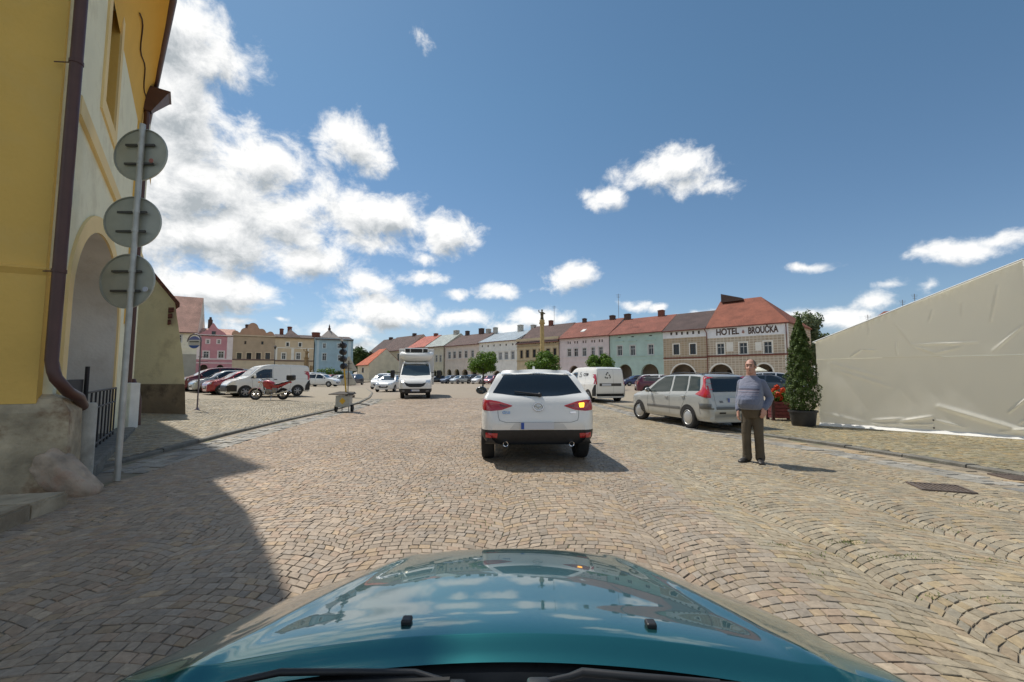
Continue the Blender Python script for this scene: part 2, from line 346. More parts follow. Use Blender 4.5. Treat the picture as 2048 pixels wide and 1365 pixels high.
def sheet_mat(name, c1, c2, moss=0.0):
    """sand bed / far paving: grainy, stones read as speckle"""
    m, nt, b = _new(name); L = nt.links; tc = N(nt, 'ShaderNodeTexCoord')
    v = N(nt, 'ShaderNodeTexVoronoi'); v.inputs['Scale'].default_value = 8.5; L.new(tc.outputs['Object'], v.inputs['Vector'])
    n = N(nt, 'ShaderNodeTexNoise'); n.inputs['Scale'].default_value = 1.1; n.inputs['Detail'].default_value = 9; n.inputs['Roughness'].default_value = .7; L.new(tc.outputs['Object'], n.inputs['Vector'])
    mx = N(nt, 'ShaderNodeMix', data_type='RGBA'); mx.inputs['A'].default_value = (*c1, 1); mx.inputs['B'].default_value = (*c2, 1)
    sv = N(nt, 'ShaderNodeSeparateColor'); L.new(v.outputs['Color'], sv.inputs[0])
    mm = N(nt, 'ShaderNodeMath', operation='MULTIPLY_ADD'); mm.inputs[1].default_value = .5; L.new(sv.outputs[0], mm.inputs[0]); 
    m3 = N(nt, 'ShaderNodeMath', operation='MULTIPLY'); m3.inputs[1].default_value = .5; L.new(n.outputs['Fac'], m3.inputs[0]); L.new(m3.outputs[0], mm.inputs[2])
    L.new(mm.outputs[0], mx.inputs['Factor']); src = mx.outputs['Result']
    if moss:
        n3 = N(nt, 'ShaderNodeTexNoise'); n3.inputs['Scale'].default_value = 1.6; n3.inputs['Detail'].default_value = 6; L.new(tc.outputs['Object'], n3.inputs['Vector'])
        mp = N(nt, 'ShaderNodeMapRange', interpolation_type='SMOOTHSTEP'); mp.inputs['From Min'].default_value = .5; mp.inputs['From Max'].default_value = .68; mp.inputs['To Max'].default_value = moss; L.new(n3.outputs['Fac'], mp.inputs['Value'])
        x2 = N(nt, 'ShaderNodeMix', data_type='RGBA'); x2.inputs['B'].default_value = (.085, .12, .03, 1); L.new(src, x2.inputs['A']); L.new(mp.outputs[0], x2.inputs['Factor']); src = x2.outputs['Result']
    L.new(src, b.inputs['Base Color']); b.inputs['Roughness'].default_value = .85
    bp = N(nt, 'ShaderNodeBump'); bp.inputs['Strength'].default_value = .6; bp.inputs['Distance'].default_value = .012; L.new(v.outputs['Distance'], bp.inputs['Height']); bp.invert = True; L.new(bp.outputs['Normal'], b.inputs['Normal'])
    return m
def stones(name, quads, zfun, cols, m, gap=.0026, bevel=.0048, drop=.0045, jz=.0011, jit=.003):
    """every paving stone as its own small domed block, all in one ground mesh; quads: (n,4,2) corner points"""
    q = np.array(quads, float); n = len(q)
    q += np.random.normal(0, jit, q.shape)
    c = q.mean(1, keepdims=True); d = q - c; ln = np.linalg.norm(d, axis=2, keepdims=True)
    o = c + d * (1 - gap * 1.4 / np.maximum(ln, .02)); i = c + d * (1 - bevel * 1.5 / np.maximum(ln, .03))
    z0 = zfun(c[:, 0, 0], c[:, 0, 1]); jj = np.random.normal(0, jz, n); tilt = np.random.normal(0, .012, (n, 2))
    V = np.zeros((n, 9, 3)); V[:, 0:4, :2] = o; V[:, 4:8, :2] = i; V[:, 8, :2] = c[:, 0]
    V[:, 0:4, 2] = (z0 - drop)[:, None]; V[:, 4:8, 2] = (z0 + jj)[:, None] + (d * tilt[:, None, :]).sum(2); V[:, 8, 2] = z0 + jj + .0012
    fq = np.array([(0, 1, 5, 4), (1, 2, 6, 5), (2, 3, 7, 6), (3, 0, 4, 7)]); ft = np.array([(4, 5, 8), (5, 6, 8), (6, 7, 8), (7, 4, 8)])
    base = (np.arange(n) * 9)[:, None, None]; FQ = (fq[None] + base).reshape(-1, 4); FT = (ft[None] + base).reshape(-1, 3)
    me = bpy.data.meshes.new(name); nv = n * 9; nl = FQ.size + FT.size; nf = len(FQ) + len(FT)
    me.vertices.add(nv); me.vertices.foreach_set('co', V.reshape(-1)); me.loops.add(nl); me.loops.foreach_set('vertex_index', np.r_[FQ.reshape(-1), FT.reshape(-1)])
    me.polygons.add(nf); st = np.r_[np.arange(len(FQ)) * 4, FQ.size + np.arange(len(FT)) * 3]
    me.polygons.foreach_set('loop_start', st); me.update(calc_edges=True); me.validate()
    ca = me.color_attributes.new('Col', 'FLOAT_COLOR', 'POINT'); C = np.ones((n, 9, 4)); C[:, :, :3] = cols[:, None, :]; ca.data.foreach_set('color', C.reshape(-1))
    me.polygons.foreach_set('use_smooth', [False] * nf)
    me.materials.append(m); return link(name, me)
def stone_cols(n, base, spread, tints):
    c = np.array(base)[None] * np.exp(np.random.normal(0, spread, (n, 1)))
    k = np.random.rand(n)
    acc = 0
    for p, t in tints:
        s = (k >= acc) & (k < acc + p); c[s] = c[s] * np.array(t)[None]; acc += p
    return c
def infrustum(x, y, m=1.5): return np.abs(x) < 1.22 * np.maximum(y, 0) + m
# road: columns of arcs, crowns pointing away from the camera
quads = []
W = 1.27
for j in range(-12, 11):
    xc = j * W + .55; Rr = .95 if xc > 1.6 else (.98 if xc > .2 else (1.25 if xc > -2 else 1.6)); amax = math.asin((W / 2) / Rr)
    y0 = -.3 + .06 * math.sin(j * 2.3)
    while y0 < 27:
        s = .080 if y0 < 9 else (.098 if y0 < 15 else .125); y1_ = y0; y0 += s * 1.01
        if abs(xc) - W / 2 > 1.22 * max(y1_ + .5, 0) + 2: continue
        if xc + W / 2 < kl(y1_) or xc - W / 2 > kr(y1_) - .6: continue
        na = max(5, int(round(2 * amax * Rr / (s * 1.12)))); t = np.linspace(-amax, amax, na + 1) + (random.random() - .5) * .06
        t[1:-1] += np.random.normal(0, .13 * s / Rr, na - 1); t[0] = -amax; t[-1] = amax
        ya = y1_ + Rr * np.cos(t) - Rr + .3; xa = xc + Rr * np.sin(t)
        for k in range(na):
            quads.append([(xa[k], ya[k]), (xa[k + 1], ya[k + 1]), (xa[k + 1], ya[k + 1] + s), (xa[k], ya[k] + s)])
q = np.array(quads); qx, qy = q[..., 0].copy(), q[..., 1].copy(); q[..., 0] += .02 * np.sin(3.1 * qy + 1.3 * qx) + .02 * np.sin(8.3 * qy + qx * 2); q[..., 1] += .015 * np.sin(2.2 * qx + .9 * qy); c = q.mean(1)
ok = infrustum(c[:, 0], c[:, 1], 1.2) & (c[:, 0] > kl(c[:, 1]) + .85 * (c[:, 1] > 5.2) - 3 * (c[:, 1] < 5.2) + 0) & (c[:, 0] < kr(c[:, 1]) - 1.02) & (c[:, 1] > .5) & (c[:, 0] > -6.6)
q = q[ok]; c = c[ok]
MC = cobble_mat('granite_setts', None, None, None)
RB = np.array([.352, .286, .212])
cols = stone_cols(len(q), RB, .085, [(.12, (1.08, 1.0, .86)), (.14, (1.03, .95, .9)), (.14, (.94, .98, 1.04)), (.04, (.78, .79, .8)), (.05, (1.15, 1.14, 1.1))])
pk = np.clip((2.0 - c[:, 0]) / 5, 0, 1) * .7; cols *= (1 + pk[:, None] * (np.array([1.0, .92, .88]) - 1)); cols[c[:, 0] > 2] *= np.array([.97, 1.0, .94])
tag(stones('road_setts', q, lambda x, y: np.zeros_like(x), cols, MC), kind='structure')
# grey drainage strips along both kerbs
def strip_rows(kf, sign, n, y0, y1, w=.17, off=.17):
    out = []
    for r in range(n):
        y = y0 + random.random() * .1
        while y < y1:
            l = random.uniform(.15, .24); 
            a = kf(y) + sign * (off + r * w); b = kf(y + l) + sign * (off + r * w)
            out.append([(a, y), (a + sign * w, y), (b + sign * w, y + l), (b, y + l)] if sign > 0 else [(a + sign * w, y), (a, y), (b, y + l), (b + sign * w, y + l)]); y += l
    return np.array(out)
q = np.concatenate([strip_rows(kr, -1, 5, .8, 24), strip_rows(kl, 1, 4, 6.3, 26)]); c = q.mean(1); q = q[infrustum(c[:, 0], c[:, 1], .6)]; c = q.mean(1)
cols = stone_cols(len(q), (.305, .285, .245), .12, [(.2, (1.1, 1.0, .88)), (.15, (.8, .82, .86))])
yel = ((c[:, 0] - kr(c[:, 1])) > -.52) & (c[:, 0] > 0); cols[yel] *= np.array([1.12, .98, .78])
tag(stones('drain_strip', q, lambda x, y: np.zeros_like(x), cols, MC, jz=.005), kind='structure')
# squares on both sides: smaller yellowish stones in wavering rows
def field(x0, x1, y0, y1, s, ang):
    nx, ny = int((x1 - x0) / s), int((y1 - y0) / s)
    X, Y = np.meshgrid(np.arange(nx + 1) * s, np.arange(ny + 1) * s); Y = Y + .12 * np.sin(X * 1.9) + .05 * np.sin(X * 4.1 + 1)
    X = X + (np.arange(ny + 1) % 2)[:, None] * s * .5 + np.random.normal(0, s * .07, X.shape); Y += np.random.normal(0, s * .05, Y.shape)
    qq = np.stack([np.stack([X[:-1, :-1], Y[:-1, :-1]], -1), np.stack([X[:-1, 1:], Y[:-1, 1:]], -1), np.stack([X[1:, 1:], Y[1:, 1:]], -1), np.stack([X[1:, :-1], Y[1:, :-1]], -1)], 2).reshape(-1, 4, 2)
    off = ((np.arange(ny) % 2)[:, None] * 0 + np.zeros((1, nx))).reshape(-1)
    # rows are offset half a stone: use row-wise x for both edges
    rows = np.repeat(np.arange(ny), nx); sh = (rows % 2) * s * .5
    qq[:, 2:, 0] = qq[:, [1, 0], 0]
    ca, sa = math.cos(ang), math.sin(ang); q2 = qq.copy(); q2[..., 0] = x0 + ca * qq[..., 0] - sa * qq[..., 1]; q2[..., 1] = y0 + sa * qq[..., 0] + ca * qq[..., 1]
    return q2
q = field(3.2, 24, 2, 21, .088, 0.0); c = q.mean(1); ok = infrustum(c[:, 0], c[:, 1], .5) & (c[:, 0] > kr(c[:, 1]) + .15) & (c[:, 0] < 15.5) & (c[:, 1] < 20); q = q[ok]
cols = stone_cols(len(q), (.292, .245, .153), .13, [(.15, (1.1, .98, .8)), (.15, (.9, .98, 1.1)), (.1, (.75, .78, .7))])
tag(stones('square_setts', q, zr, cols, MC, jit=.005), kind='structure')
q = field(-19, -5, 4, 22, .098, 0.0); c = q.mean(1); ok = infrustum(c[:, 0], c[:, 1], .5) & (c[:, 0] < kl(c[:, 1]) - .12) & (c[:, 1] > 5.0); q = q[ok]
cols = stone_cols(len(q), (.355, .298, .21), .12, [(.15, (1.08, 1.0, .85)), (.2, (.92, .98, 1.05)), (.06, (.75, .78, .76))])
tag(stones('square_setts', q, zl, cols, MC, jit=.005), kind='structure')
# beds and far sheets
BED = sheet_mat('sand_bed', (.20, .165, .12), (.29, .24, .18), .7)
FARR = sheet_mat('far_road_stone', (.24, .195, .145), (.33, .27, .20))
FARL = sheet_mat('far_square_stone', (.25, .208, .15), (.335, .28, .20))
mb = MB(); mb.quad((-14, -4, -.008), (12, -4, -.008), (12, 27, -.008), (-14, 27, -.008)); tag(mb.build('ground', BED), kind='structure')
mb = MB(); mb.quad((-900, -900, -.10), (900, -900, -.10), (900, 1500, -.10), (-900, 1500, -.10)); tag(mb.build('ground', mat('ground_far', (.12, .13, .07), .9, var=.3, vscale=.05)), kind='structure')
mb = MB(); P = []
for y in np.linspace(26.4, 110, 40): P.append([(kl(y) - (0 if y < 62 else 0), y, -.004 if y < 27.2 else 0.0), (60 if y > 34 else kr(y) + .0, y, -.004 if y < 27.2 else 0.0)])
mb.grid(P); tag(mb.build('road', FARR), kind='structure')
def left_grid(y0, y1, x0, n, m, dz=0.0):
    P = []
    for y in np.linspace(y0, y1, n):
        k = float(kl(y)) - .13; P.append([(k + (x0 - k) * t, y, float(zl(k + (x0 - k) * t, y)) + dz) for t in np.linspace(0, 1, m)])
    return P
tag(MB().grid(left_grid(-6, 21.6, -30, 40, 14, -.008)).build('pavement', BED, smooth=60), kind='structure')
tag(MB().grid(left_grid(21.2, 70, -110, 50, 24, -.003)).build('square', FARL, smooth=60), kind='structure')
P = []
for y in np.linspace(70, 130, 4): P.append([(x, y, float(zl(-20, y)) * (1 if x < -24 else 0) + .08) for x in (-170, -110, -60, -31)])
tag(MB().grid(P).build('square', FARL), kind='structure')
P = []
for y in np.linspace(-4, 19.8, 26): P.append([(kr(y) + .14, y, zr(0, y) - .0125), (40, y, zr(0, y) - .0125)])
tag(MB().grid(P).build('pavement', BED), kind='structure')
P = []
for y in np.linspace(19.4, 37, 26): P.append([(kr(y) + .14, y, zr(0, y) - .003), (90, y, zr(0, y) - .003)])
tag(MB().grid(P).build('square', FARL), kind='structure')
# kerb stones
KERB = mat('kerb_granite', (.165, .155, .13), .8, var=.3, vscale=5, bump=.5, bscale=40)
def kerb(kf, y0, y1, h0, sgn):
    mb = MB(); y = y0
    while y < y1:
        l = random.uniform(.8, 1.15) if y < 30 else 2.5; g = .012
        a = np.array([kf(y), y + g]); b = np.array([kf(y + l), y + l - g]); h = h0 + random.uniform(-.008, .008)
        w = .15 * sgn; vs = []
        for (dx, z) in ((0, -.1), (0, h - .015), (.015 * sgn, h), (w, h), (w, -.1)):
            vs.append((a[0] + dx, a[1], z)); vs.append((b[0] + dx, b[1], z))
        mb.add(vs, [(0, 2, 3, 1), (2, 4, 5, 3), (4, 6, 7, 5), (6, 8, 9, 7), (0, 8, 6, 4, 2), (1, 3, 5, 7, 9)]); y += l
    return mb
tag(kerb(kl, 6.1, 66, .052, -1).build('kerb', KERB), kind='structure')
tag(kerb(kr, -2, 33, .05, 1).build('kerb', KERB), kind='structure')
# moss and grass tufts growing in the joints
mb = MB()
for (px, py, n, sp) in [(1690, 1085, 60, .10), (1640, 1110, 25, .12), (1800, 1115, 40, .12), (1560, 1090, 25, .1), (1640, 1150, 14, .12), (1940, 1120, 25, .15), (1870, 1195, 14, .1), (1330, 1030, 10, .1), (1960, 1010, 30, .2), (1880, 1060, 30, .25), (2010, 1200, 20, .15), (1750, 905, 25, .2)]:
    p = G(px, py)
    for k in range(n * 2):
        x, y = p[0] + random.gauss(0, sp), p[1] + random.gauss(0, sp * .25); a = random.random() * 6.28; h = random.uniform(.004, .015); r = .006
        mb.add([(x - r * math.cos(a), y - r * math.sin(a), -.005), (x + r * math.cos(a), y + r * math.sin(a), -.005), (x + random.gauss(0, .012), y + random.gauss(0, .012), h)], [(0, 1, 2)])
tag(mb.build('grass', mat('moss_green', (.13, .16, .04), .8)), label='short green grass and moss growing in the joints of the setts', cat='grass', kind='stuff')
# gully covers
IRON = mat('cast_iron', (.16, .125, .105), .6, metal=.4, var=.25, vscale=30)
def gully(px, py, label):
    p = G(px, py); t = thing('drain_cover', label, 'drain cover', (p[0], p[1], .006), R(-20) if px < 2000 else R(-12), 'drain covers in the gutter')
    mb = MB(); mb.box(-.26, -.2, -.03, .26, -.17, .012); mb.box(-.26, .17, -.03, .26, .2, .012); mb.box(-.26, -.17, -.03, -.23, .17, .012); mb.box(.23, -.17, -.03, .26, .17, .012); mb.build('frame', IRON, t)
    mb = MB()
    for k in range(9): mb.box(-.22 + k * .05, -.17, -.03, -.195 + k * .05, .17, .008)
    mb.box(-.23, -.17, -.03, .23, .17, -.012); mb.build('grate', IRON, t)
gully(1880, 977, 'brown iron gully grate set in the grey gutter strip behind the standing man'); gully(2046, 957, 'brown iron gully cover cut by the photo edge near the kerb')
# ------------------------------------------------------------------ walls with openings
def wall_openings(W, top, rects, arches, depth=.18, arch_depth=.5):
    """front wall in the local x-z plane (y = 0, outside is -y); rects (x0,z0,x1,z1); arches (x0,x1,spring,rise,bottom). Returns MB with reveals."""
    mb = MB(); xs = {0.0, W}
    for r in rects: xs |= {r[0], r[2]}
    for a in arches:
        for k in range(25): xs.add(a[0] + (a[1] - a[0]) * (1 - math.cos(math.pi * k / 24)) / 2)
    xs = sorted(x for x in xs if -1e-6 <= x <= W + 1e-6)
    xs = [x for i, x in enumerate(xs) if i == 0 or x - xs[i - 1] > 1e-5]
    tz = top if callable(top) else (lambda x: top)
    def az(a, x):
        c = (a[0] + a[1]) / 2; h = (a[1] - a[0]) / 2; return a[2] + a[3] * math.sqrt(max(0, 1 - ((x - c) / h) ** 2))
    for xa, xb in zip(xs[:-1], xs[1:]):
        m = (xa + xb) / 2; cuts = []
        for r in rects:
            if r[0] < m < r[2]: cuts.append((r[1], r[3], r[1], r[3]))
        for a in arches:
            if a[0] < m < a[1]: cuts.append((a[4], az(a, xa), a[4], az(a, xb)))
        cuts.sort(); za, zb = 0.0, 0.0
        for c in cuts:
            if c[0] > za + 1e-5 or c[2] > zb + 1e-5: mb.quad((xa, 0, za), (xb, 0, zb), (xb, 0, c[2]), (xa, 0, c[0]))
            za, zb = c[1], c[3]
        mb.quad((xa, 0, za), (xb, 0, zb), (xb, 0, tz(xb)), (xa, 0, tz(xa)))
    for x0, z0, x1, z1 in rects:
        d = depth
        mb.quad((x0, 0, z0), (x0, 0, z1), (x0, d, z1), (x0, d, z0)); mb.quad((x1, 0, z1), (x1, 0, z0), (x1, d, z0), (x1, d, z1))
        mb.quad((x0, 0, z1), (x1, 0, z1), (x1, d, z1), (x0, d, z1)); mb.quad((x1, 0, z0), (x0, 0, z0), (x0, d, z0), (x1, d, z0))
    for a in arches:
        P = [(a[0], a[4])] + [(a[0] + (a[1] - a[0]) * (1 - math.cos(math.pi * k / 24)) / 2,) for k in range(25)] + [(a[1], a[4])]
        P = [p if len(p) == 2 else (p[0], az(a, p[0])) for p in P]
        for p, q in zip(P[:-1], P[1:]): mb.quad((p[0], 0, p[1]), (q[0], 0, q[1]), (q[0], arch_depth, q[1]), (p[0], arch_depth, p[1]))
    return mb
def plaster(name, rgb, var=.10, dirt=None, damt=.35, bump=.25, dscale=.8):
    g = sum(rgb) / 3; rgb = rgb if 'town' in name or 'annex' in name or 'cove' in name else tuple(min(243, (c * .68 + g * .32) * 1.05 + 8) for c in rgb)
    return mat(name, srgb(*rgb), .88, var=var, vscale=.9, bump=bump, bscale=18, spec=.25, dirt=dirt, damt=damt, dscale=dscale)
def roofmat(name, rgb, s=.28, metal=False):
    if name in MATS: return MATS[name]
    m, nt, b = _new(name); L = nt.links; tc = N(nt, 'ShaderNodeTexCoord'); mp = N(nt, 'ShaderNodeMapping'); L.new(tc.outputs['Object'], mp.inputs[0]); mp.inputs['Rotation'].default_value = (R(-35), 0, 0)
    br = N(nt, 'ShaderNodeTexBrick'); br.inputs['Scale'].default_value = 1 / s; br.inputs['Mortar Size'].default_value = .03; br.inputs['Color1'].default_value = (*srgb(*rgb), 1)
    c2 = [c * .78 for c in srgb(*rgb)]; br.inputs['Color2'].default_value = (*c2, 1); br.inputs['Mortar'].default_value = (*[c * .45 for c in srgb(*rgb)], 1); L.new(mp.outputs[0], br.inputs['Vector'])
    n = N(nt, 'ShaderNodeTexNoise'); n.inputs['Scale'].default_value = .7; n.inputs['Detail'].default_value = 8; L.new(tc.outputs['Object'], n.inputs[0])
    r = N(nt, 'ShaderNodeMapRange'); r.inputs['From Min'].default_value = .3; r.inputs['From Max'].default_value = .7; r.inputs['To Min'].default_value = .75; r.inputs['To Max'].default_value = 1.2; L.new(n.outputs['Fac'], r.inputs[0])
    s_ = N(nt, 'ShaderNodeVectorMath', operation='SCALE'); L.new(br.outputs[0], s_.inputs[0]); L.new(r.outputs[0], s_.inputs['Scale']); L.new(s_.outputs[0], b.inputs['Base Color'])
    b.inputs['Roughness'].default_value = .45 if metal else .85
    bp = N(nt, 'ShaderNodeBump'); bp.inputs['Strength'].default_value = .5; bp.inputs['Distance'].default_value = .03; L.new(br.outputs['Fac'], bp.inputs['Height']); bp.invert = True; L.new(bp.outputs[0], b.inputs['Normal'])
    MATS[name] = m; return m
def sgraffito(name, light, dark):
    m, nt, b = _new(name); L = nt.links; tc = N(nt, 'ShaderNodeTexCoord'); sp = N(nt, 'ShaderNodeSeparateXYZ'); L.new(tc.outputs['Object'], sp.inputs[0]); cb = N(nt, 'ShaderNodeCombineXYZ'); L.new(sp.outputs[0], cb.inputs[0]); L.new(sp.outputs[2], cb.inputs[1])
    br = N(nt, 'ShaderNodeTexBrick'); br.offset = 0.0; br.inputs['Scale'].default_value = 1.0; br.inputs['Brick Width'].default_value = .52; br.inputs['Row Height'].default_value = .36; br.inputs['Mortar Size'].default_value = .045; br.inputs['Mortar Smooth'].default_value = .2
    br.inputs['Color1'].default_value = (*srgb(*dark), 1); br.inputs['Color2'].default_value = (*[c * 1.35 for c in srgb(*dark)], 1); br.inputs['Mortar'].default_value = (*srgb(*light), 1); L.new(cb.outputs[0], br.inputs['Vector'])
    n = N(nt, 'ShaderNodeTexNoise'); n.inputs['Scale'].default_value = 1.3; n.inputs['Detail'].default_value = 8; L.new(tc.outputs['Object'], n.inputs[0]); r = N(nt, 'ShaderNodeMapRange'); r.inputs['From Min'].default_value = .35; r.inputs['From Max'].default_value = .65; r.inputs['To Max'].default_value = .55; L.new(n.outputs['Fac'], r.inputs[0])
    mx = N(nt, 'ShaderNodeMix', data_type='RGBA'); L.new(r.outputs[0], mx.inputs['Factor']); L.new(br.outputs[0], mx.inputs['A']); mx.inputs['B'].default_value = (*[c * .8 for c in srgb(*light)], 1); L.new(mx.outputs['Result'], b.inputs['Base Color']); b.inputs['Roughness'].default_value = .9
    MATS[name] = m; return m
PANE = mat('window_pane', (.022, .026, .032), .06, spec=.6)
PANEL = mat('window_pane_curtain', (.16, .17, .18), .08, spec=.6, var=.4, vscale=3)
FRW = mat('window_frame_white', (.62, .61, .58), .6)
FRB = mat('window_frame_brown', (.06, .045, .035), .6)
TRIMR = mat('gutter_red', srgb(120, 62, 48), .5)
TRIMB = mat('gutter_brown', srgb(84, 54, 46), .45, var=.12, vscale=6)
SHADEIN = mat('arcade_interior', srgb(160, 150, 138), .9, var=.2, vscale=.8)  # walls inside the arches, with the shade there put into the colour
DOORM = mat('door_brown', (.05, .035, .028), .6, var=.3, vscale=4)
BRICK = mat('chimney_brick', srgb(132, 82, 66), .9, var=.25, vscale=6)
CHIMW = mat('chimney_render', srgb(196, 190, 178), .9, var=.15, vscale=4, dirt=(.1, .09, .08), damt=.4)
CHIMD = mat('chimney_dark', srgb(92, 74, 66), .9, var=.25, vscale=5)
class House:
    def __init__(s, name, label, p0, p1, z0, eave, depth, ridge, wallm, roofm, cat='house', group=None, trim=TRIMR):
        s.p0, s.p1 = np.array(p0, float), np.array(p1, float); d = s.p1 - s.p0; s.W = float(np.linalg.norm(d)); s.rz = math.atan2(d[1], d[0]); s.z0 = z0
        s.t = thing(name, label, cat, (*s.p0, z0), s.rz, group); s.eave = eave - z0; s.D = depth; s.ridge = ridge - z0; s.wallm = wallm; s.roofm = roofm; s.trim = trim
        s.rects = []; s.arches = []; s.win = []
    def loc(s, px, py):
        """facade coordinates (x,z) of a pixel of the photograph"""
        r = _ray(px, py); u = (s.p1 - s.p0) / s.W
        # solve p0 + x*u = k*(rx,ry)
        A = np.array([[u[0], -r[0]], [u[1], -r[1]]]); x, k = np.linalg.solve(A, -s.p0); return float(x), float(HC + k * r[2] - s.z0)
    def zat(s, px, py): return s.loc(px, py)[1]
    def window(s, px0, py0, px1, py1, style='white', surround=True):
        x0, z1 = s.loc(px0, py0); x1, z0 = s.loc(px1, py1); za = s.loc(px0, py1)[1]; zb = s.loc(px1, py0)[1]; z0 = (z0 + za) / 2; z1 = (z1 + zb) / 2
        s.rects.append((x0, z0, x1, z1)); s.win.append((x0, z0, x1, z1, style, surround))
    def vent(s, pxc, pyc, w, h):
        x, z = s.loc(pxc, pyc); s.rects.append((x - w / 2, z - h / 2, x + w / 2, z + h / 2)); s.win.append((x - w / 2, z - h / 2, x + w / 2, z + h / 2, 'vent', False))
    def arch(s, px0, px1, pytop, ground=0.0, spring=None):
        x0 = s.loc(px0, 740)[0]; x1 = s.loc(px1, 740)[0]; zt = s.loc((px0 + px1) / 2, pytop)[1]; r = min((x1 - x0) / 2, zt - .6); s.arches.append((x0, x1, zt - r, r, 0.0))
    def finish(s, roof=True, hipl=False, hipr=False, overhang=.45, topfun=None, arcade_depth=3.0, sidewalls=True, ground_door=True):
        t = s.t; W, E, D, H = s.W, s.eave, s.D, s.ridge
        mb = wall_openings(W, topfun or E, s.rects, s.arches)
        if sidewalls:
            for x in (0, W):
                hip = hipl if x == 0 else hipr
                if hip or not roof: mb.quad((x, 0, 0), (x, D, 0), (x, D, E), (x, 0, E))
                else: mb.add([(x, 0, 0), (x, D, 0), (x, D, E), (x, D / 2, H - .05), (x, 0, E)], [(0, 1, 2, 3, 4)])
            mb.quad((0, D, 0), (W, D, 0), (W, D, E), (0, D, E))
        mb.build('wall', s.wallm, t, fix=False)
        for x0, z0, x1, z1, style, sur in s.win:
            w, h = x1 - x0, z1 - z0
            if style == 'vent':
                mb = MB(); mb.quad((x0, .16, z0), (x1, .16, z0), (x1, .16, z1), (x0, .16, z1)); mb.build('attic_vent', FRB, t); continue
            f = MB(); b = .07; y = .10
            fm = FRB if style == 'dark' else FRW
            f.box(x0, y, z0, x0 + b, y + .06, z1); f.box(x1 - b, y, z0, x1, y + .06, z1); f.box(x0 + b, y, z0, x1 - b, y + .06, z0 + b); f.box(x0 + b, y, z1 - b, x1 - b, y + .06, z1)
            mid = (x0 + x1) / 2; f.box(mid - .035, y + .005, z0 + b, mid + .035, y + .055, z1 - b); tz = z0 + h * .66
            if style != 'dark' or h > 1.2: f.box(x0 + b, y + .003, tz - .04, mid - .035, y + .057, tz + .04); f.box(mid + .035, y + .003, tz - .04, x1 - b, y + .057, tz + .04)
            wo = f.build('window', fm, t)
            MB().quad((x0 + b, y + .04, z0 + b), (x1 - b, y + .04, z0 + b), (x1 - b, y + .04, z1 - b), (x0 + b, y + .04, z1 - b)).build('pane', PANEL if style == 'curtain' else PANE, wo)
            if sur:
                g = MB(); e = .16; g.box(x0 - e, -.05, z0 - e * .6, x0 - .002, .03, z1 + e); g.box(x1 + .002, -.05, z0 - e * .6, x1 + e, .03, z1 + e); g.box(x0 - .002, -.05, z1 + .002, x1 + .002, .03, z1 + e); g.box(x0 - .002, -.08, z0 - e * .6, x1 + .002, .03, z0 - .002)
                g.build('frame', getattr(s, 'surm', FRW), wo)
        if s.arches:
            a0 = min(a[0] for a in s.arches) - .6; a1 = max(a[1] for a in s.arches) + .6; zt = max(a[2] + a[3] for a in s.arches) + .3
            mb = MB(); d0 = .5; d1 = arcade_depth
            mb.quad((a0, d1, 0), (a1, d1, 0), (a1, d1, zt), (a0, d1, zt)); mb.quad((a0, d0, zt), (a1, d0, zt), (a1, d1, zt), (a0, d1, zt)); mb.quad((a0, d0, 0), (a0, d1, 0), (a0, d1, zt), (a0, d0, zt)); mb.quad((a1, d0, 0), (a1, d1, 0), (a1, d1, zt), (a1, d0, zt))
            mb.build('arcade', SHADEIN, t, fix=False)
            for a in s.arches:
                c = (a[0] + a[1]) / 2 + .5; MB().box(c - .6, d1 - .06, 0, c + .6, d1 - .01, min(2.3, zt - .5)).build('door', DOORM, t)
                g = MB()   # moulded ring round the arch
                P = []
                for k in range(25):
                    an = math.pi * k / 24; cx_, hw = (a[0] + a[1]) / 2, (a[1] - a[0]) / 2
                    P.append([(cx_ - (hw + o) * math.cos(an), yy, a[2] + (a[3] + o) * math.sin(an)) for o, yy in ((.01, .02), (.01, -.05), (.22, -.05), (.22, .02))])
                g.grid(P); g.build('arch_trim', getattr(s, 'archm', s.wallm), t)
        if roof:
            ov = overhang; th = .16; y0 = -ov; sl = (H - E) / (D / 2); ze = E - ov * sl * .6
            xl, xr = (-ov if hipl else 0.0), (W + ov if hipr else W); hl = min(W * .45, D / 2 * 1.05)
            rl = hl if hipl else 0.0; rr = W - hl if hipr else W
            mb = MB(); A, B, C_, D_ = (xl, y0, ze), (xr, y0, ze), (rr, D / 2, H), (rl, D / 2, H); E_, F_ = (xr, D + ov, ze), (xl, D + ov, ze)
            def slab(pts):
                n = len(pts); lo = [(p[0], p[1], p[2] - th) for p in pts]
                mb.add(list(pts) + lo, [tuple(range(n)), tuple(range(2 * n - 1, n - 1, -1))] + [(i, (i + 1) % n, (i + 1) % n + n, i + n) for i in range(n)])
            slab([A, B, C_, D_]); slab([E_, F_, D_, C_])
            if hipr: slab([B, E_, C_])
            if hipl: slab([F_, A, D_])
            s.roof = mb.build('roof', s.roofm, t)
            g = MB(); g.box(xl, y0 - .10, ze - .14, xr, y0 + .03, ze + .0); g.build('gutter', s.trim, t)
            s.ze = ze; s.sl = sl
        return s
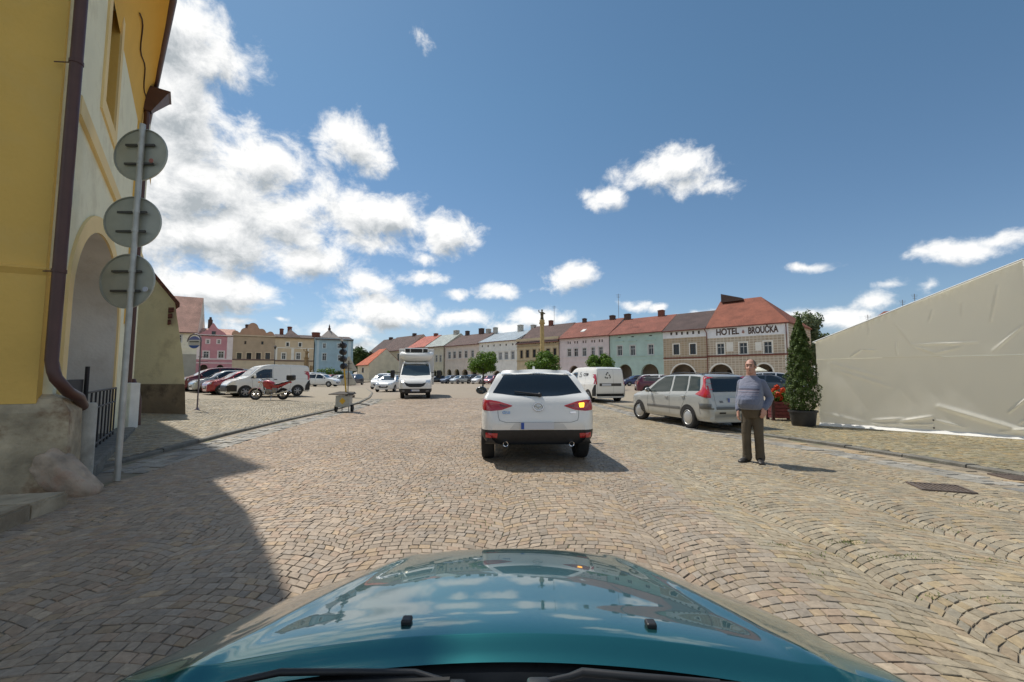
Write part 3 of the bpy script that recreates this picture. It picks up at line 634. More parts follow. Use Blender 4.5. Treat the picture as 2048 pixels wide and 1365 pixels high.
    def chimney(s, px, py_top, w=.7, d=.7, m=None, y=None, drop=2.5):
        """chimney rising from the roof ridge region, top at photo pixel row py_top"""
        y = s.D / 2 if y is None else y
        # solve x on a plane shifted back by y
        u = (s.p1 - s.p0) / s.W; nrm = np.array([-u[1], u[0]]); p0 = s.p0 + nrm * y; r = _ray(px, py_top)
        A = np.array([[u[0], -r[0]], [u[1], -r[1]]]); x, k = np.linalg.solve(A, -p0); z = HC + k * r[2] - s.z0
        mb = MB(); mb.box(x - w / 2, y - d / 2, z - drop, x + w / 2, y + d / 2, z - .22); mb.box(x - w / 2 - .06, y - d / 2 - .06, z - .22, x + w / 2 + .06, y + d / 2 + .06, z - .08); mb.box(x - w / 2 + .1, y - d / 2 + .1, z - .08, x + w / 2 - .1, y + d / 2 - .1, z)
        return mb.build('chimney', m or CHIMW, getattr(s, 'roof', s.t))
    def band(s, py_mid_l, py_mid_r, h, out, m, name='cornice', x0=0.0, x1=None):
        za = s.loc(s.pl, py_mid_l)[1]; zb = s.loc(s.pr, py_mid_r)[1]; z = (za + zb) / 2
        MB().box(x0, -out, z - h / 2, x1 if x1 is not None else s.W, .02, z + h / 2).build(name, m, s.t)
        return z
RB0, RD = np.array([38.6, 61.0]), np.array([-.70, .714])
def on_row(px):
    k = (px - CX) / F * 1.0; r = _ray(px, 745); k = r[0] / r[1]; t = (RB0[0] - RB0[1] * k) / (-RD[0] + RD[1] * k); return RB0 + RD * t
def row_house(label, pl, pr, yl, yr, ridge_px, ridge_py, wallm, roofm, depth=11, name='house', **kw):
    p0, p1 = on_row(pl), on_row(pr)
    h = House(name, label, p0, p1, 0.0, 8, depth, 12, wallm, roofm, group=kw.pop('group', 'houses along the right side of the square'), **kw); h.pl, h.pr = pl, pr
    h.eave = (h.zat(pl, yl) + h.zat(pr, yr)) / 2
    u = (h.p1 - h.p0) / h.W; nrm = np.array([-u[1], u[0]]); q = h.p0 + nrm * depth / 2; r = _ray(ridge_px, ridge_py); A = np.array([[u[0], -r[0]], [u[1], -r[1]]]); x, k = np.linalg.solve(A, -q); h.ridge = float(HC + k * r[2])
    return h
RED = roofmat('roof_red_tile', (148, 88, 72)); REDO = roofmat('roof_orange_tile', (156, 92, 70)); BRN = roofmat('roof_brown', (104, 82, 76)); DBR = roofmat('roof_dark_brown', (92, 74, 70)); GRN = roofmat('roof_grey_green_metal', (150, 160, 152), .5, True); BLU = roofmat('roof_blue_grey_metal', (156, 172, 182), .5, True); SAL = roofmat('roof_salmon', (196, 116, 100)); PNKR = roofmat('roof_pale_red', (222, 172, 152))
c6 = lambda x, y: (1240 + x / 4.4025, 570 + y / 4.4025)
c4 = lambda x, y: (1200 + x / 6.826, 590 + y / 6.826)
c5 = lambda x, y: (1040 + x / 8.03, 590 + y / 8.03)
c7 = lambda x, y: (930 + x / 5.535, 590 + y / 5.535)
# hotel
SG = sgraffito('sgraffito_wall', (226, 216, 196), (168, 148, 126)); SG2 = sgraffito('sgraffito_wall_brown', (206, 192, 168), (168, 146, 120))
CREAM = plaster('plaster_cream_white', (226, 220, 204)); OFFW = plaster('plaster_off_white', (232, 230, 222))
h = row_house('sgraffito fronted hotel with a steep hipped red roof at the right end of the row', 1415, 1581, 655, 643, 1470, 600, SG, REDO, depth=13, name='hotel', cat='hotel'); hotel = h
for r in ((853, 517, 920, 613), (1050, 510, 1123, 610), (1265, 500, 1340, 605)): h.window(*c6(r[0], r[1]), *c6(r[2], r[3]), style='white')
h.surm = CREAM; h.archm = CREAM
h.arch(c6(790, 0)[0], c6(990, 0)[0], c6(0, 700)[1]); h.arch(c6(1190, 0)[0], c6(1345, 0)[0], c6(0, 697)[1])
h.finish(hipr=True, overhang=.22)
zt = h.zat(1498, 672.5); MB().box(0, -.03, zt, h.W, .02, h.eave).build('frieze', OFFW, h.t)
for r in ((935, 507, 1000, 585), (1190, 505, 1250, 580)):
    x0, z1 = h.loc(*c6(r[0], r[1])); x1, z0 = h.loc(*c6(r[2], r[3])); MB().box(x0, -.02, z0, x1, .02, z1).build('plaster_panel', CREAM, h.t)
h.band(713, 708.5, .22, .12, TRIMR)
MB().box(h.W - .55, -.035, 0, h.W, .02, zt).build('quoin', CREAM, h.t)
x0, zz = h.loc(*c6(848, 440)); x1, _ = h.loc(*c6(1395, 415)); zz = h.zat(1500, 664.5)
LET = mat('letters_brown', srgb(84, 62, 52), .7)
for txt, a, b in (('HOTEL', 848, 1048), ('BROUČKA', 1130, 1395)):
    xa, xb = h.loc(*c6(a, 405))[0], h.loc(*c6(b, 400))[0]; m_ = text_mb(txt, 1.0, .02, .028, 'LEFT'); v = np.array(m_.v); w0 = v[:, 0].max() - v[:, 0].min(); capz = .73
    hgt = h.zat(1480, c6(0, 372)[1]) - h.zat(1480, c6(0, 434)[1]); base = (h.zat(*c6(a, 438 if a < 1000 else 424)) + h.zat(*c6(b, 430 if a < 1000 else 412))) / 2
    m2 = MB(); m2.add([(xa + (p[0] - v[:, 0].min()) / w0 * (xb - xa), -.05 - p[2], base - .08 + p[1] / capz * hgt * .92) for p in m_.v], m_.f); m2.build('lettering', LET, h.t)
xe, ze_ = h.loc(*c6(1085, 415)); mb = MB(); mb.lathe([(.0, -.1), (.16, -.06), (.19, .1), (.08, .3), (.05, .42), (0, .45)], (xe, -.05, ze_ - .1), 10); mb.xf(Matrix.Identity(4)); mb.build('emblem', mat('emblem_pink', srgb(170, 130, 120), .8), h.t)
# dark monitor on the ridge
mb = MB(); pr_ = [h.W * .0, h.W]; 
u = (h.p1 - h.p0) / h.W; nrm = np.array([-u[1], u[0]]); q = h.p0 + nrm * h.D / 2
def ridge_x(px, py):
    r = _ray(px, py); A = np.array([[u[0], -r[0]], [u[1], -r[1]]]); x, k = np.linalg.solve(A, -q); return x, HC + k * r[2]
xa, za = ridge_x(1446, 590); xb, zb = ridge_x(1487, 600)
MB().prism([(xa, h.ridge - .35), (xb + .2, h.ridge - .35), (xb, h.ridge + .05), (xa, za)], 2.0, 'y', h.D / 2 - 1.0).build('roof_monitor', CHIMD, h.roof)
h.chimney(1458, 588.5, .5, .5, CHIMD) if False else None
mb = MB(); mb.tube([(h.W - .25, -.12, 0), (h.W - .25, -.12, h.eave - .3)], .06, 8); mb.build('downpipe', TRIMR, h.t)
mb = MB(); mb.tube([(.1, -.12, 0), (.1, -.12, h.eave - .9), (-.1, -.3, h.eave - .4), (-.1, -.42, h.eave - .15)], .06, 8); mb.build('downpipe', TRIMR, h.t)
# sgraffito house with six vents
h = row_house('brown sgraffito house with a white band of six square vents, left of the hotel', 1328, 1415, 661, 656, 1400, 624, SG2, DBR)
for r in ((470, 525, 523, 615), (615, 520, 670, 612)): h.window(*c6(r[0], r[1]), *c6(r[2], r[3]), style='dark')
zt = h.zat(1371, 675.5)
for x, y in ((452, 432), (499, 430), (546, 427), (595, 425), (645, 421), (695, 419)):
    xx, z = h.loc(*c6(x, y)); MB().box(xx - .15, -.045, z - .24, xx + .15, -.0, z + .24).build('attic_vent', FRB, h.t)
h.surm = CREAM; h.archm = CREAM; h.arch(c6(450, 0)[0], c6(665, 0)[0], c6(0, 700)[1]); h.finish()
MB().box(0, -.03, zt, h.W, .02, h.eave).build('frieze', OFFW, h.t); h.band(717, 715, .18, .10, TRIMR); h.band(720.5, 718.5, .1, .05, CREAM)
MB().box(h.W * .55, 2.6, h.eave + 3.0, h.W * .8, 3.4, h.eave + 3.06).build('skylight', GLASS, h.roof) if False else None
# green
GREEN = plaster('plaster_mint', (164, 196, 182)); 
h = row_house('mint green house with three windows and two arcade arches, red tiled roof', 1220, 1328, 669, 661, 1320, 632, GREEN, RED)
for r in ((238, 697, 303, 830), (415, 693, 480, 828), (660, 680, 730, 815)): h.window(*c4(r[0], r[1]), *c4(r[2], r[3]))
for x, y in ((266, 583), (443, 572), (690, 557)): h.vent(*c4(x, y), .55, .17)
h.archm = GREEN; h.arch(c4(245, 0)[0], c4(435, 0)[0], c4(0, 950)[1]); h.arch(c4(560, 0)[0], c4(800, 0)[0], c4(0, 945)[1]); h.finish(); h.chimney(1322.5, 620.5, 1.0, .8, BRICK)
h.band(714, 711, .16, .10, GREEN); h.band(720, 717.5, .12, .06, GREEN)
for r in ((205, 640, 325), (380, 632, 500), (620, 618, 765)):
    xa, z = h.loc(*c4(r[0], r[1])); xb, _ = h.loc(*c4(r[2], r[1])); MB().box(xa, -.14, z - .08, xb, .01, z + .08).build('lintel', GREEN, h.t)
MB().tube([(.05, -.14, 0), (.05, -.14, h.eave - .2)], .06, 8).build('downpipe', TRIMB, h.t)
# pink
PINK = plaster('plaster_pale_pink', (214, 194, 190))
h = row_house('pale pink house with five windows under paired attic vents', 1119, 1220, 676, 669, 1200, 641, PINK, RED)
for r in ((765, 870, 820, 990), (870, 862, 930, 990), (1005, 855, 1065, 985), (1145, 845, 1200, 980), (1265, 838, 1330, 975)): h.window(*c5(r[0], r[1]), *c5(r[2], r[3]))
for a, b, y in ((772, 805, 770), (880, 920, 764), (1015, 1055, 756), (1155, 1195, 746), (1275, 1318, 738)):
    h.vent(*c5(a, y), .3, .5); h.vent(*c5(b, y), .3, .5)
h.archm = PINK; h.arch(c5(790, 0)[0], c5(950, 0)[0], c5(0, 1140)[1]); h.finish(); h.chimney(1169, 637, .7, .7, CHIMD); h.chimney(1225, 631, .9, .9, CHIMD); h.chimney(1255, 628, 1.1, .8, CHIMD)
h.band(716.5, 712, .18, .10, PINK); h.band(726, 722, .14, .08, PINK)
MB().box(h.W * .42, 1.0, 0, h.W * .42 + .01, 1.01, .01) if False else None
u = (h.p1 - h.p0) / h.W
# white roof window on the pink house
xw, zw = h.loc(1162, 664); y_ = (zw - h.eave) / ((h.ridge - h.eave) / (h.D / 2)); s_ = (h.ridge - h.eave) / (h.D / 2)
mb = MB(); y_ = 1.4; zc = h.eave - .1 + y_ * s_; mb.add([(h.W * .36, y_, zc + .3), (h.W * .36 + .9, y_, zc + .3), (h.W * .36 + .9, y_ + 1, zc + .2 + s_), (h.W * .36, y_ + 1, zc + .2 + s_), (h.W * .36, y_, zc - .2), (h.W * .36 + .9, y_, zc - .2), (h.W * .36 + .9, y_ + 1, zc - .3 + s_), (h.W * .36, y_ + 1, zc - .3 + s_)], [(0, 1, 2, 3), (0, 4, 5, 1), (1, 5, 6, 2), (3, 7, 4, 0)]); mb.build('roof_window', FRW, h.roof)
MB().tube([(.05, -.14, 0), (.05, -.14, h.eave - .2)], .06, 8).build('downpipe', TRIMB, h.t)
# ochre
OCH = plaster('plaster_ochre', (198, 174, 128)); OCHD = plaster('plaster_ochre_dark', (176, 150, 108))
h = row_house('ochre yellow house with a bracketed cornice and dark brown roof behind the saint column', 1034, 1119, 688, 679.5, 1105, 650, OCH, BRN)
for r in ((5, 895, 45, 1020), (95, 888, 145, 1010), (205, 880, 255, 1005), (305, 875, 345, 1000), (425, 868, 480, 990), (535, 860, 585, 985)): h.window(*c5(r[0], r[1]), *c5(r[2], r[3]), style='dark')
for a, b, y in ((5, 40, 778), (100, 138, 770), (212, 248, 768), (312, 330, 765), (430, 468, 760), (538, 572, 752)):
    h.vent(*c5(a, y), .3, .55); h.vent(*c5(b, y), .3, .55)
h.surm = OCHD; h.archm = OCHD; h.arch(1062, 1084, 741); h.finish(); h.chimney(1102, 641, .8, .8, BRICK); h.chimney(1067, 650, 1.0, .9, CHIMW)
h.band(681, 676, .5, .35, OCH); h.band(694, 689.5, .2, .15, OCHD); h.band(723, 720, .25, .12, OCHD)
# white with blue roof
WHT = plaster('plaster_white', (222, 218, 206)); 
h = row_house('white house with six windows and a pale blue metal roof', 958, 1034, 685, 679, 1035, 663, WHT, BLU)
for r in ((180, 650, 212, 725), (245, 645, 275, 722), (310, 642, 340, 720), (375, 640, 408, 720), (440, 635, 475, 716), (512, 628, 546, 714)): h.window(*c7(r[0], r[1]), *c7(r[2], r[3]), style='curtain')
for x, y in ((190, 570), (255, 568), (320, 562), (388, 557), (455, 553), (527, 548)): h.vent(*c7(x, y), .45, .5)
h.arch(985, 1003, 742); h.finish(); h.chimney(1041, 650, 1.1, 1.0, CHIMW); h.chimney(991, 655, .9, .9, CHIMW); h.band(686.5, 681, .35, .25, WHT); h.band(704, 701, .16, .1, WHT); h.band(722, 720, .2, .1, WHT)
# far pinkish with brown roof
PK2 = plaster('plaster_blush', (212, 190, 172))
h = row_house('blush pink house with a worn brown roof and four open arches, right of the lorry', 890, 958, 692.5, 686.5, 958, 668, PK2, BRN)
for x in (899, 909, 920, 932, 945): h.window(x - 2.6, 704.5 - (x - 899) * .07, x + 2.6, 717.5 - (x - 899) * .05)
for a in ((894, 903), (909, 919), (924, 936), (942, 953)): h.arch(a[0], a[1], 739)
h.finish(); h.chimney(977, 658, 1.0, 1, CHIMW); h.chimney(963, 657, 1.2, 1, CHIMD); h.band(720.5, 717, .2, .12, PK2); h.band(695, 690, .3, .2, PK2)
# cream with green metal roof
CR2 = plaster('plaster_cream', (206, 192, 160))
h = row_house('cream house with a grey green metal roof right behind the lorry', 850, 889, 694, 691, 895, 670, CR2, GRN)
for x in (866, 873, 881): h.window(x - 1.8, 711, x + 1.8, 724)
h.arch(866, 873, 741); h.arch(877, 885, 741); h.finish(); h.chimney(913, 661, 1.3, 1.2, CHIMW); h.chimney(935, 662, .9, .9, CHIMD); h.band(699, 697, .25, .2, CR2)
MB().tube([(h.W - .1, -.16, 0), (h.W - .1, -.16, h.eave - .2)], .09, 8).build('downpipe', TRIMB, h.t)
h = row_house('cream house with a salmon red roof behind the lorry', 815, 850, 695, 694, 866, 672, CR2, SAL)
for x in (823, 832, 841): h.window(x - 2, 709, x + 2, 722)
h.finish(); h.chimney(872, 667, 1, 1, BRICK)
OC2 = plaster('plaster_sand', (196, 176, 138))
h = row_house('sand coloured house with a brown roof left of the lorry', 762, 815, 703, 698, 830, 671, OC2, BRN)
for x in (770, 776, 782, 797): h.window(x - 2, 708, x + 2, 724, style='dark')
h.finish(); h.chimney(829, 667, 1, 1, CHIMD); h.band(706, 703, .25, .2, OC2); h.band(727, 726, .2, .12, OC2)
h = row_house('sand coloured house with a grey brown roof at the far end of the row', 737, 762, 706, 703, 795, 677, OC2, DBR)
for x in (742, 747, 754): h.window(x - 1.6, 714, x + 1.6, 727, style='dark')
h.finish(); h.chimney(782, 675, 1.1, 1, CHIMD); h.band(726, 726, .2, .12, OC2)
# small cottage with the bright orange roof
p0, p1 = U(715, 745, 118)[:2], U(738, 745, 112)[:2]
h = House('cottage', 'small cream cottage with a bright orange roof at the end of the street', p0, p1, 0.0, 1.37 + (752 - 729) / 878 * 115, 9, 1.37 + (752 - 699) / 878 * 118, CR2, roofmat('roof_bright_orange', (206, 112, 78)))
h.window(724, 736, 727.5, 746, style='dark'); h.finish(hipl=True)
# left row, facing us
c3 = lambda x, y: (330 + x / 5.056, 590 + y / 5.056)
LA, LB = U(391, 745, 78)[:2], U(705, 745, 91)[:2]
def on_left(px):
    r = _ray(px, 745); d = LB - LA; A = np.array([[d[0], -r[0]], [d[1], -r[1]]]); x, k = np.linalg.solve(A, -LA); return LA + d * x
def left_house(label, pl, pr, Y, ye, ridge, wallm, roofm, z0=.38, depth=11, **kw):
    p0, p1 = on_left(pl), on_left(pr)
    h = House('house', label, p0, p1, z0, 9, depth, 12, wallm, roofm, group='houses along the far left side of the square', trim=kw.pop('trim', TRIMB)); h.pl, h.pr = pl, pr
    h.eave = h.zat((pl + pr) / 2, ye); h.ridge = h.eave + ridge; return h
CRG = plaster('plaster_pale_cream', (222, 214, 184), dirt=srgb(170, 160, 140))
h = left_house('pale cream house with a steep faded pink roof beside the yellow annex', 318, 391, 77, 660.5, 6.8, CRG, PNKR)
h.window(*c3(112, 405), *c3(165, 478)); h.finish(overhang=.5); h.band(696, 696, .15, .1, CRG)
x, z = h.loc(*c3(205, 600)); MB().box(h.W - 5.5, -.04, 0, h.W, .02, z).build('shopfront', plaster('plaster_grey_stone', (158, 152, 134)), h.t)
PNK = plaster('plaster_rose', (206, 124, 132)); PNKL = plaster('plaster_rose_light', (226, 206, 200))
h = left_house('rose pink house with a pointed ogee gable and white trim', 391, 463, 82, 671, 1.7, PNK, PNKR)
for r in ((420, 455, 447, 493), (531, 457, 557, 494), (390, 573, 440, 640), (540, 573, 592, 640)): h.window(*c3(r[0], r[1]), *c3(r[2], r[3]))
h.surm = PNKL; h.arch(*[c3(x, 0)[0] for x in (350, 430)], c3(0, 706)[1]); h.arch(*[c3(x, 0)[0] for x in (520, 590)], c3(0, 708)[1])
h.finish(arcade_depth=2.5, roof=True, overhang=.1)
g = [(345, 408), (372, 385), (410, 366), (440, 350), (455, 330), (466, 312), (478, 296), (491, 284), (503, 297), (513, 312), (525, 330), (545, 350), (575, 366), (605, 385), (625, 408)]
P = [h.loc(*c3(*q_)) for q_ in g]; MB().prism(P, .4, 'y', -.12).build('gable', PNK, h.t)
x, z = h.loc(*c3(494, 389)); MB().box(x - .3, -.16, z - .35, x + .3, -.1, z + .35).build('attic_window', PANE, h.t)
h.band(671, 671, .2, .2, PNKL); h.band(*[c3(0, 650)[1]] * 2, .2, .1, PNKL); h.band(*[c3(0, 690)[1]] * 2, .15, .08, PNKL)
for a, b in ((0, .55), (h.W - .9, h.W)): MB().box(a, -.08, h.zat(427, c3(0, 650)[1]), b, .01, h.eave - .1).build('pilaster', PNKL, h.t)
# tall chimney of the house behind
mb = MB(); x, z = h.loc(*c3(424, 185)); mb.box(x - .35, 6, z - 4.5, x + .35, 6.7, z - .5); mb.lathe([(.24, z - .5), (.18, z)], (x, 6.35, 0), 8); mb.build('chimney', CHIMD, h.t)
TAN = plaster('plaster_tan', (182, 152, 116)); TANL = plaster('plaster_tan_light', (208, 180, 138)); TANG = plaster('plaster_terracotta', (190, 138, 104))
h = left_house('tan house with a scalloped gable of five round lobes', 463, 548, 83, 672, .9, TAN, BRN)
for r in ((803, 468, 822, 500), (974, 472, 995, 503)): h.window(*c3(r[0], r[1]), *c3(r[2], r[3]), style='dark', surround=False)
for a in (727, 826, 922, 1016): h.window(*c3(a, 588), *c3(a + 45, 652), style='dark')
h.surm = TANL; h.finish(overhang=.05)
def lobe(cx_, cy_, r_, a0, a1, n=9): return [(cx_ - r_ * math.cos(R(a0 + (a1 - a0) * k / (n - 1))), cy_ - r_ * math.sin(R(a0 + (a1 - a0) * k / (n - 1)))) for k in range(n)]
g = [(675, 412)] + lobe(715, 402, 40, 10, 150) + lobe(812, 385, 50, 10, 120) + lobe(890, 340, 56, 10, 170) + lobe(975, 392, 48, 70, 170) + lobe(1065, 410, 38, 45, 160) + [(1110, 412)]
P = [h.loc(*c3(*q_)) for q_ in g]; MB().prism(P, .4, 'y', -.12).build('gable', TANG, h.t); h.band(*[c3(0, 415)[1]] * 2, .22, .2, TANL); h.band(*[c3(0, 657)[1]] * 2, .22, .1, mat('band_dark', srgb(120, 96, 88), .8))
h.chimney(495, c3(0, 300)[1], .7, .7, CHIMD)
MB().box(0, -.03, 0, h.W, .0, h.zat(505, c3(0, 660)[1])).build('ground_storey', TANL, h.t)
h = left_house('pale tan house with an ornate pilastered front and two chimneys', 548, 626, 84, 675.5, 1.0, TANL, DBR)
for r in ((1228, 483, 1252, 520), (1354, 487, 1378, 524)): h.window(*c3(r[0], r[1]), *c3(r[2], r[3]), style='dark')
for r in ((1182, 590, 1218, 652), (1328, 590, 1366, 654)): h.window(*c3(r[0], r[1]), *c3(r[2], r[3]))
h.surm = CREAM; h.finish(overhang=.3)
h.chimney(c3(1180, 0)[0], c3(0, 342)[1], .7, .7, BRICK); h.chimney(c3(1262, 0)[0], c3(0, 322)[1], .8, .7, BRICK)
a, b, c_ = [ (h.loc(*c3(*q_))) for q_ in ((1195, 425), (1275, 348), (1370, 425)) ]
mb = MB(); mb.add([(a[0], .3, a[1]), (c_[0], .3, c_[1]), (c_[0], 8, c_[1]), (a[0], 8, a[1]), (b[0], 3.5, b[1] + .35)], [(0, 1, 4), (1, 2, 4), (2, 3, 4), (3, 0, 4)]); mb.build('attic_roof', BRN, h.t)
h.band(*[c3(0, 437)[1]] * 2, .3, .3, TANL); h.band(*[c3(0, 540)[1]] * 2, .15, .1, CREAM); h.band(*[c3(0, 668)[1]] * 2, .2, .12, mat('band_dark', (.1, .1, .1)))
for x in (1120, 1290, 1440):
    xx = h.loc(*c3(x, 600))[0]; MB().box(xx - .25, -.08, h.zat(590, c3(0, 660)[1]), xx + .25, .01, h.zat(590, c3(0, 545)[1])).build('pilaster', CREAM, h.t)
BLUE = plaster('plaster_sky_blue', (142, 178, 194)); BLUL = plaster('plaster_sky_blue_light', (176, 200, 208))
h = left_house('sky blue house with white corner strips and a hipped roof with a finial', 628, 705, 85, 678.5, 1.0, BLUE, DBR)
for r in ((1598, 492, 1626, 540), (1592, 592, 1630, 665), (1750, 612, 1778, 668), (1745, 495, 1772, 540)): h.window(*c3(r[0], r[1]), *c3(r[2], r[3]))
h.surm = BLUL; h.finish(overhang=.35)
a, b, c_ = [ (h.loc(*c3(*q_))) for q_ in ((1575, 430), (1678, 352), (1775, 440)) ]
mb = MB(); mb.add([(a[0], .3, a[1]), (c_[0], .3, c_[1]), (c_[0], 8, c_[1]), (a[0], 8, a[1]), (b[0], 2.5, b[1] + .3)], [(0, 1, 4), (1, 2, 4), (2, 3, 4), (3, 0, 4)]); mb.build('attic_roof', mat('roof_grey', srgb(150, 140, 132), .8, var=.2), h.t)
mb = MB(); mb.lathe([(.22, -.3), (.3, .1), (.12, .4), (.16, .6), (.05, .9), (0, 1.2)], (b[0], 2.5, b[1] + .3), 8); mb.build('finial', CHIMD, h.t); h.chimney(c3(1527, 0)[0], c3(0, 380)[1], 1.5, .8, BRICK, y=3)
for a, b in ((.3, .8), (h.W - 1.0, h.W - .45)): MB().box(a, -.06, 0, b, .01, h.eave - .3).build('pilaster', BLUL, h.t)
h.band(*[c3(0, 447)[1]] * 2, .25, .25, BLUL)
# ------------------------------------------------------------------ town hall on the left
K = np.array([-5.47, 5.26]); WD = np.array([-.592, .806]); UD = np.array([-.89, -.456]); NO = np.array([.806, .592])
def wp(t, z, o=0.0): p = K + WD * t + NO * o; return (p[0], p[1], z)
th_ = thing('town_hall', 'cream and yellow plastered town hall with a big arched recess and brown downpipes', 'building', (K[0], K[1], 0))
TM = Matrix.Translation(-Vector((K[0], K[1], 0)))
def tb(mb, name, m, parent=None, **kw): mb.xf(TM); return mb.build(name, m, parent or th_, **kw)
TCREAM = plaster('town_hall_cream', (240, 236, 206), .09, bump=.45, dirt=srgb(204, 196, 166), damt=.55, dscale=.9); TYEL = plaster('town_hall_yellow', (232, 190, 104), .07, dirt=srgb(226, 192, 122), damt=.4, bump=.4)
TBAND = plaster('town_hall_band', (238, 212, 156), .08, bump=.3); TGREY = plaster('town_hall_grey_render', (212, 208, 200), .1, bump=.35, dirt=srgb(188, 180, 168), damt=.5)
def stone_plinth(name):
    m = mat(name, srgb(176, 162, 136), .92, var=.45, vscale=3.2, bump=1.2, bscale=12, dirt=srgb(126, 98, 72), dscale=2.6, damt=.85, detail=9); return m
PLN = stone_plinth('plinth_patched_render'); DARKPL = mat('plinth_dark_damp', srgb(130, 114, 94), .95, var=.3, vscale=1.6, bump=.7, bscale=8, dirt=srgb(70, 60, 50), dscale=1.4, damt=.8)
HW = 9.2
# arch wall: openings in local (t,z)
mb = wall_openings(9.5, HW, [(1.75, 5.75, 2.85, 8.0)], [(.45, 5.1, 2.4, 1.33, 0.0)], depth=.42, arch_depth=1.1)
mb.v = [(*(K + WD * v[0] - NO * v[1]), v[2]) for v in mb.v]; tb(mb, 'wall', TCREAM, fix=False)
mb = MB(); mb.quad(wp(.2, 0, -1.1), wp(5.6, 0, -1.1), wp(5.6, 4.2, -1.1), wp(.2, 4.2, -1.1)); tb(mb, 'recess', TGREY)
P = []
for k in range(49):
    u = k / 48
    if u < .15: P.append([wp(.455, 2.4 * u / .15, 0.0), wp(.455, 2.4 * u / .15, -1.09)])
    elif u > .85: P.append([wp(5.095, 2.4 * (1 - u) / .15, 0.0), wp(5.095, 2.4 * (1 - u) / .15, -1.09)])
    else:
        a = math.pi * (u - .15) / .7; P.append([wp(2.775 - 2.32 * math.cos(a), 2.4 + 1.325 * math.sin(a), o) for o in (0.0, -1.09)])
tb(MB().grid(P), 'soffit', TGREY, smooth=50, fix=False)
# arch band (follows the opening, and runs down its jambs)
P = []
cx0, hw0 = 2.775, 2.325
for k in range(41):
    u = k / 40
    if u < .15: o = (-1, 0, 2.4 * u / .15)
    elif u > .85: o = (1, 0, 2.4 * (1 - u) / .15)
    else: o = None
    rows = []
    for e, out in ((-.0, -.3), (0, .035), (.26, .035), (.26, -.02)):
        if o: rows.append(wp(cx0 + o[0] * (hw0 + e), o[2], out))
        else:
            a = math.pi * (u - .15) / .7; rows.append(wp(cx0 - (hw0 + e) * math.cos(a), 2.4 + (1.33 + e) * math.sin(a), out))
    P.append(rows)
tb(MB().grid(P), 'arch_trim', TBAND, smooth=40)
# string course
mb = MB(); P = [[wp(t, z, o) for z, o in ((4.66, 0), (4.66, .05), (4.90, .05), (4.93, 0))] for t in (.0, 9.4)]; mb.grid(P); mb.add(P[0], [(0, 1, 2, 3)]); tb(mb, 'string_course', TBAND)
# window with yellow reveal, band frame
mb = MB()
for (a, b, z0, z1) in ((1.5, 1.745, 5.5, 8.25), (2.855, 3.1, 5.5, 8.25), (1.745, 2.855, 5.5, 5.745), (1.745, 2.855, 8.005, 8.25)):
    P = [wp(a, z0, .0), wp(b, z0, .0), wp(b, z1, .0), wp(a, z1, .0), wp(a, z0, .03), wp(b, z0, .03), wp(b, z1, .03), wp(a, z1, .03)]; mb.add(P, [(0, 3, 2, 1), (4, 5, 6, 7), (0, 1, 5, 4), (1, 2, 6, 5), (2, 3, 7, 6), (3, 0, 4, 7)])
wo = tb(mb, 'window', TBAND)
mb = MB(); mb.quad(wp(1.75, 5.75, -.4), wp(2.85, 5.75, -.4), wp(2.85, 8, -.4), wp(1.75, 8, -.4)); tb(mb, 'pane', PANE, wo)
mb = MB()
for t in (1.76, 2.28, 2.79): mb.quad(wp(t, 5.75, -.37), wp(t + .05, 5.75, -.37), wp(t + .05, 8, -.37), wp(t, 8, -.37))
tb(mb, 'frame', FRB, wo)
mb = MB(); mb.quad(wp(2.848, 5.75, 0), wp(2.848, 5.75, -.4), wp(2.848, 8, -.4), wp(2.848, 8, 0)); mb.quad(wp(1.752, 5.75, 0), wp(1.752, 5.75, -.4), wp(1.752, 8, -.4), wp(1.752, 8, 0)); mb.quad(wp(1.75, 5.752, 0), wp(2.85, 5.752, 0), wp(2.85, 5.752, -.4), wp(1.75, 5.752, -.4)); tb(mb, 'reveal', TYEL, wo, fix=False)
# yellow lesene near the far pipe
mb = MB(); P = [[wp(t, z, o) for t, o in ((6.25, 0), (6.25, .04), (6.6, .04), (6.6, 0))] for z in (2.6, 7.6)]; tb(mb.grid(P), 'lesene', TYEL)
# front (towards us): cream wall with the battered yellow corner pilaster, on a patched plinth
def fp(s, z, o=0.0):
    n = np.array([.456, -.89]); p = K + UD * s + n * o; return (p[0], p[1], z)
mb = MB(); mb.quad(fp(0, 0), fp(7, 0), fp(7, HW), fp(0, HW)); tb(mb, 'front_wall', TCREAM, fix=False)
mb = MB()
def pil(z, s0, s1, o): return [fp(s0, z, -.02), fp(s0, z, o), fp(s1, z, o), fp(s1, z, -.02)]
L_ = [pil(1.05, .09, 1.0, .13), pil(2.55, .10, .95, .11), pil(2.62, .09, .96, .15), pil(2.66, .12, .90, .08), pil(HW, .14, .62, .03)]
P = [[q for q in r] for r in L_]; tb(mb.grid(P), 'corner_pilaster', TYEL)
# plinth with a sloped top, wrapped round the corner
def ring(z, o): 
    c = K + NO * o * .72 + np.array([.456, -.89]) * o * .7
    a = fp(6.5, z, o * .7); b_ = (c[0], c[1], z); d = wp(.36, z, o * .72); e_ = wp(.36, z, -.4); return [a, b_, d, e_]
P = [ring(-.05, .34), ring(.95, .30), ring(1.10, .16), ring(1.16, -.02)]
mb = MB().grid(P); tb(mb, 'plinth', PLN)
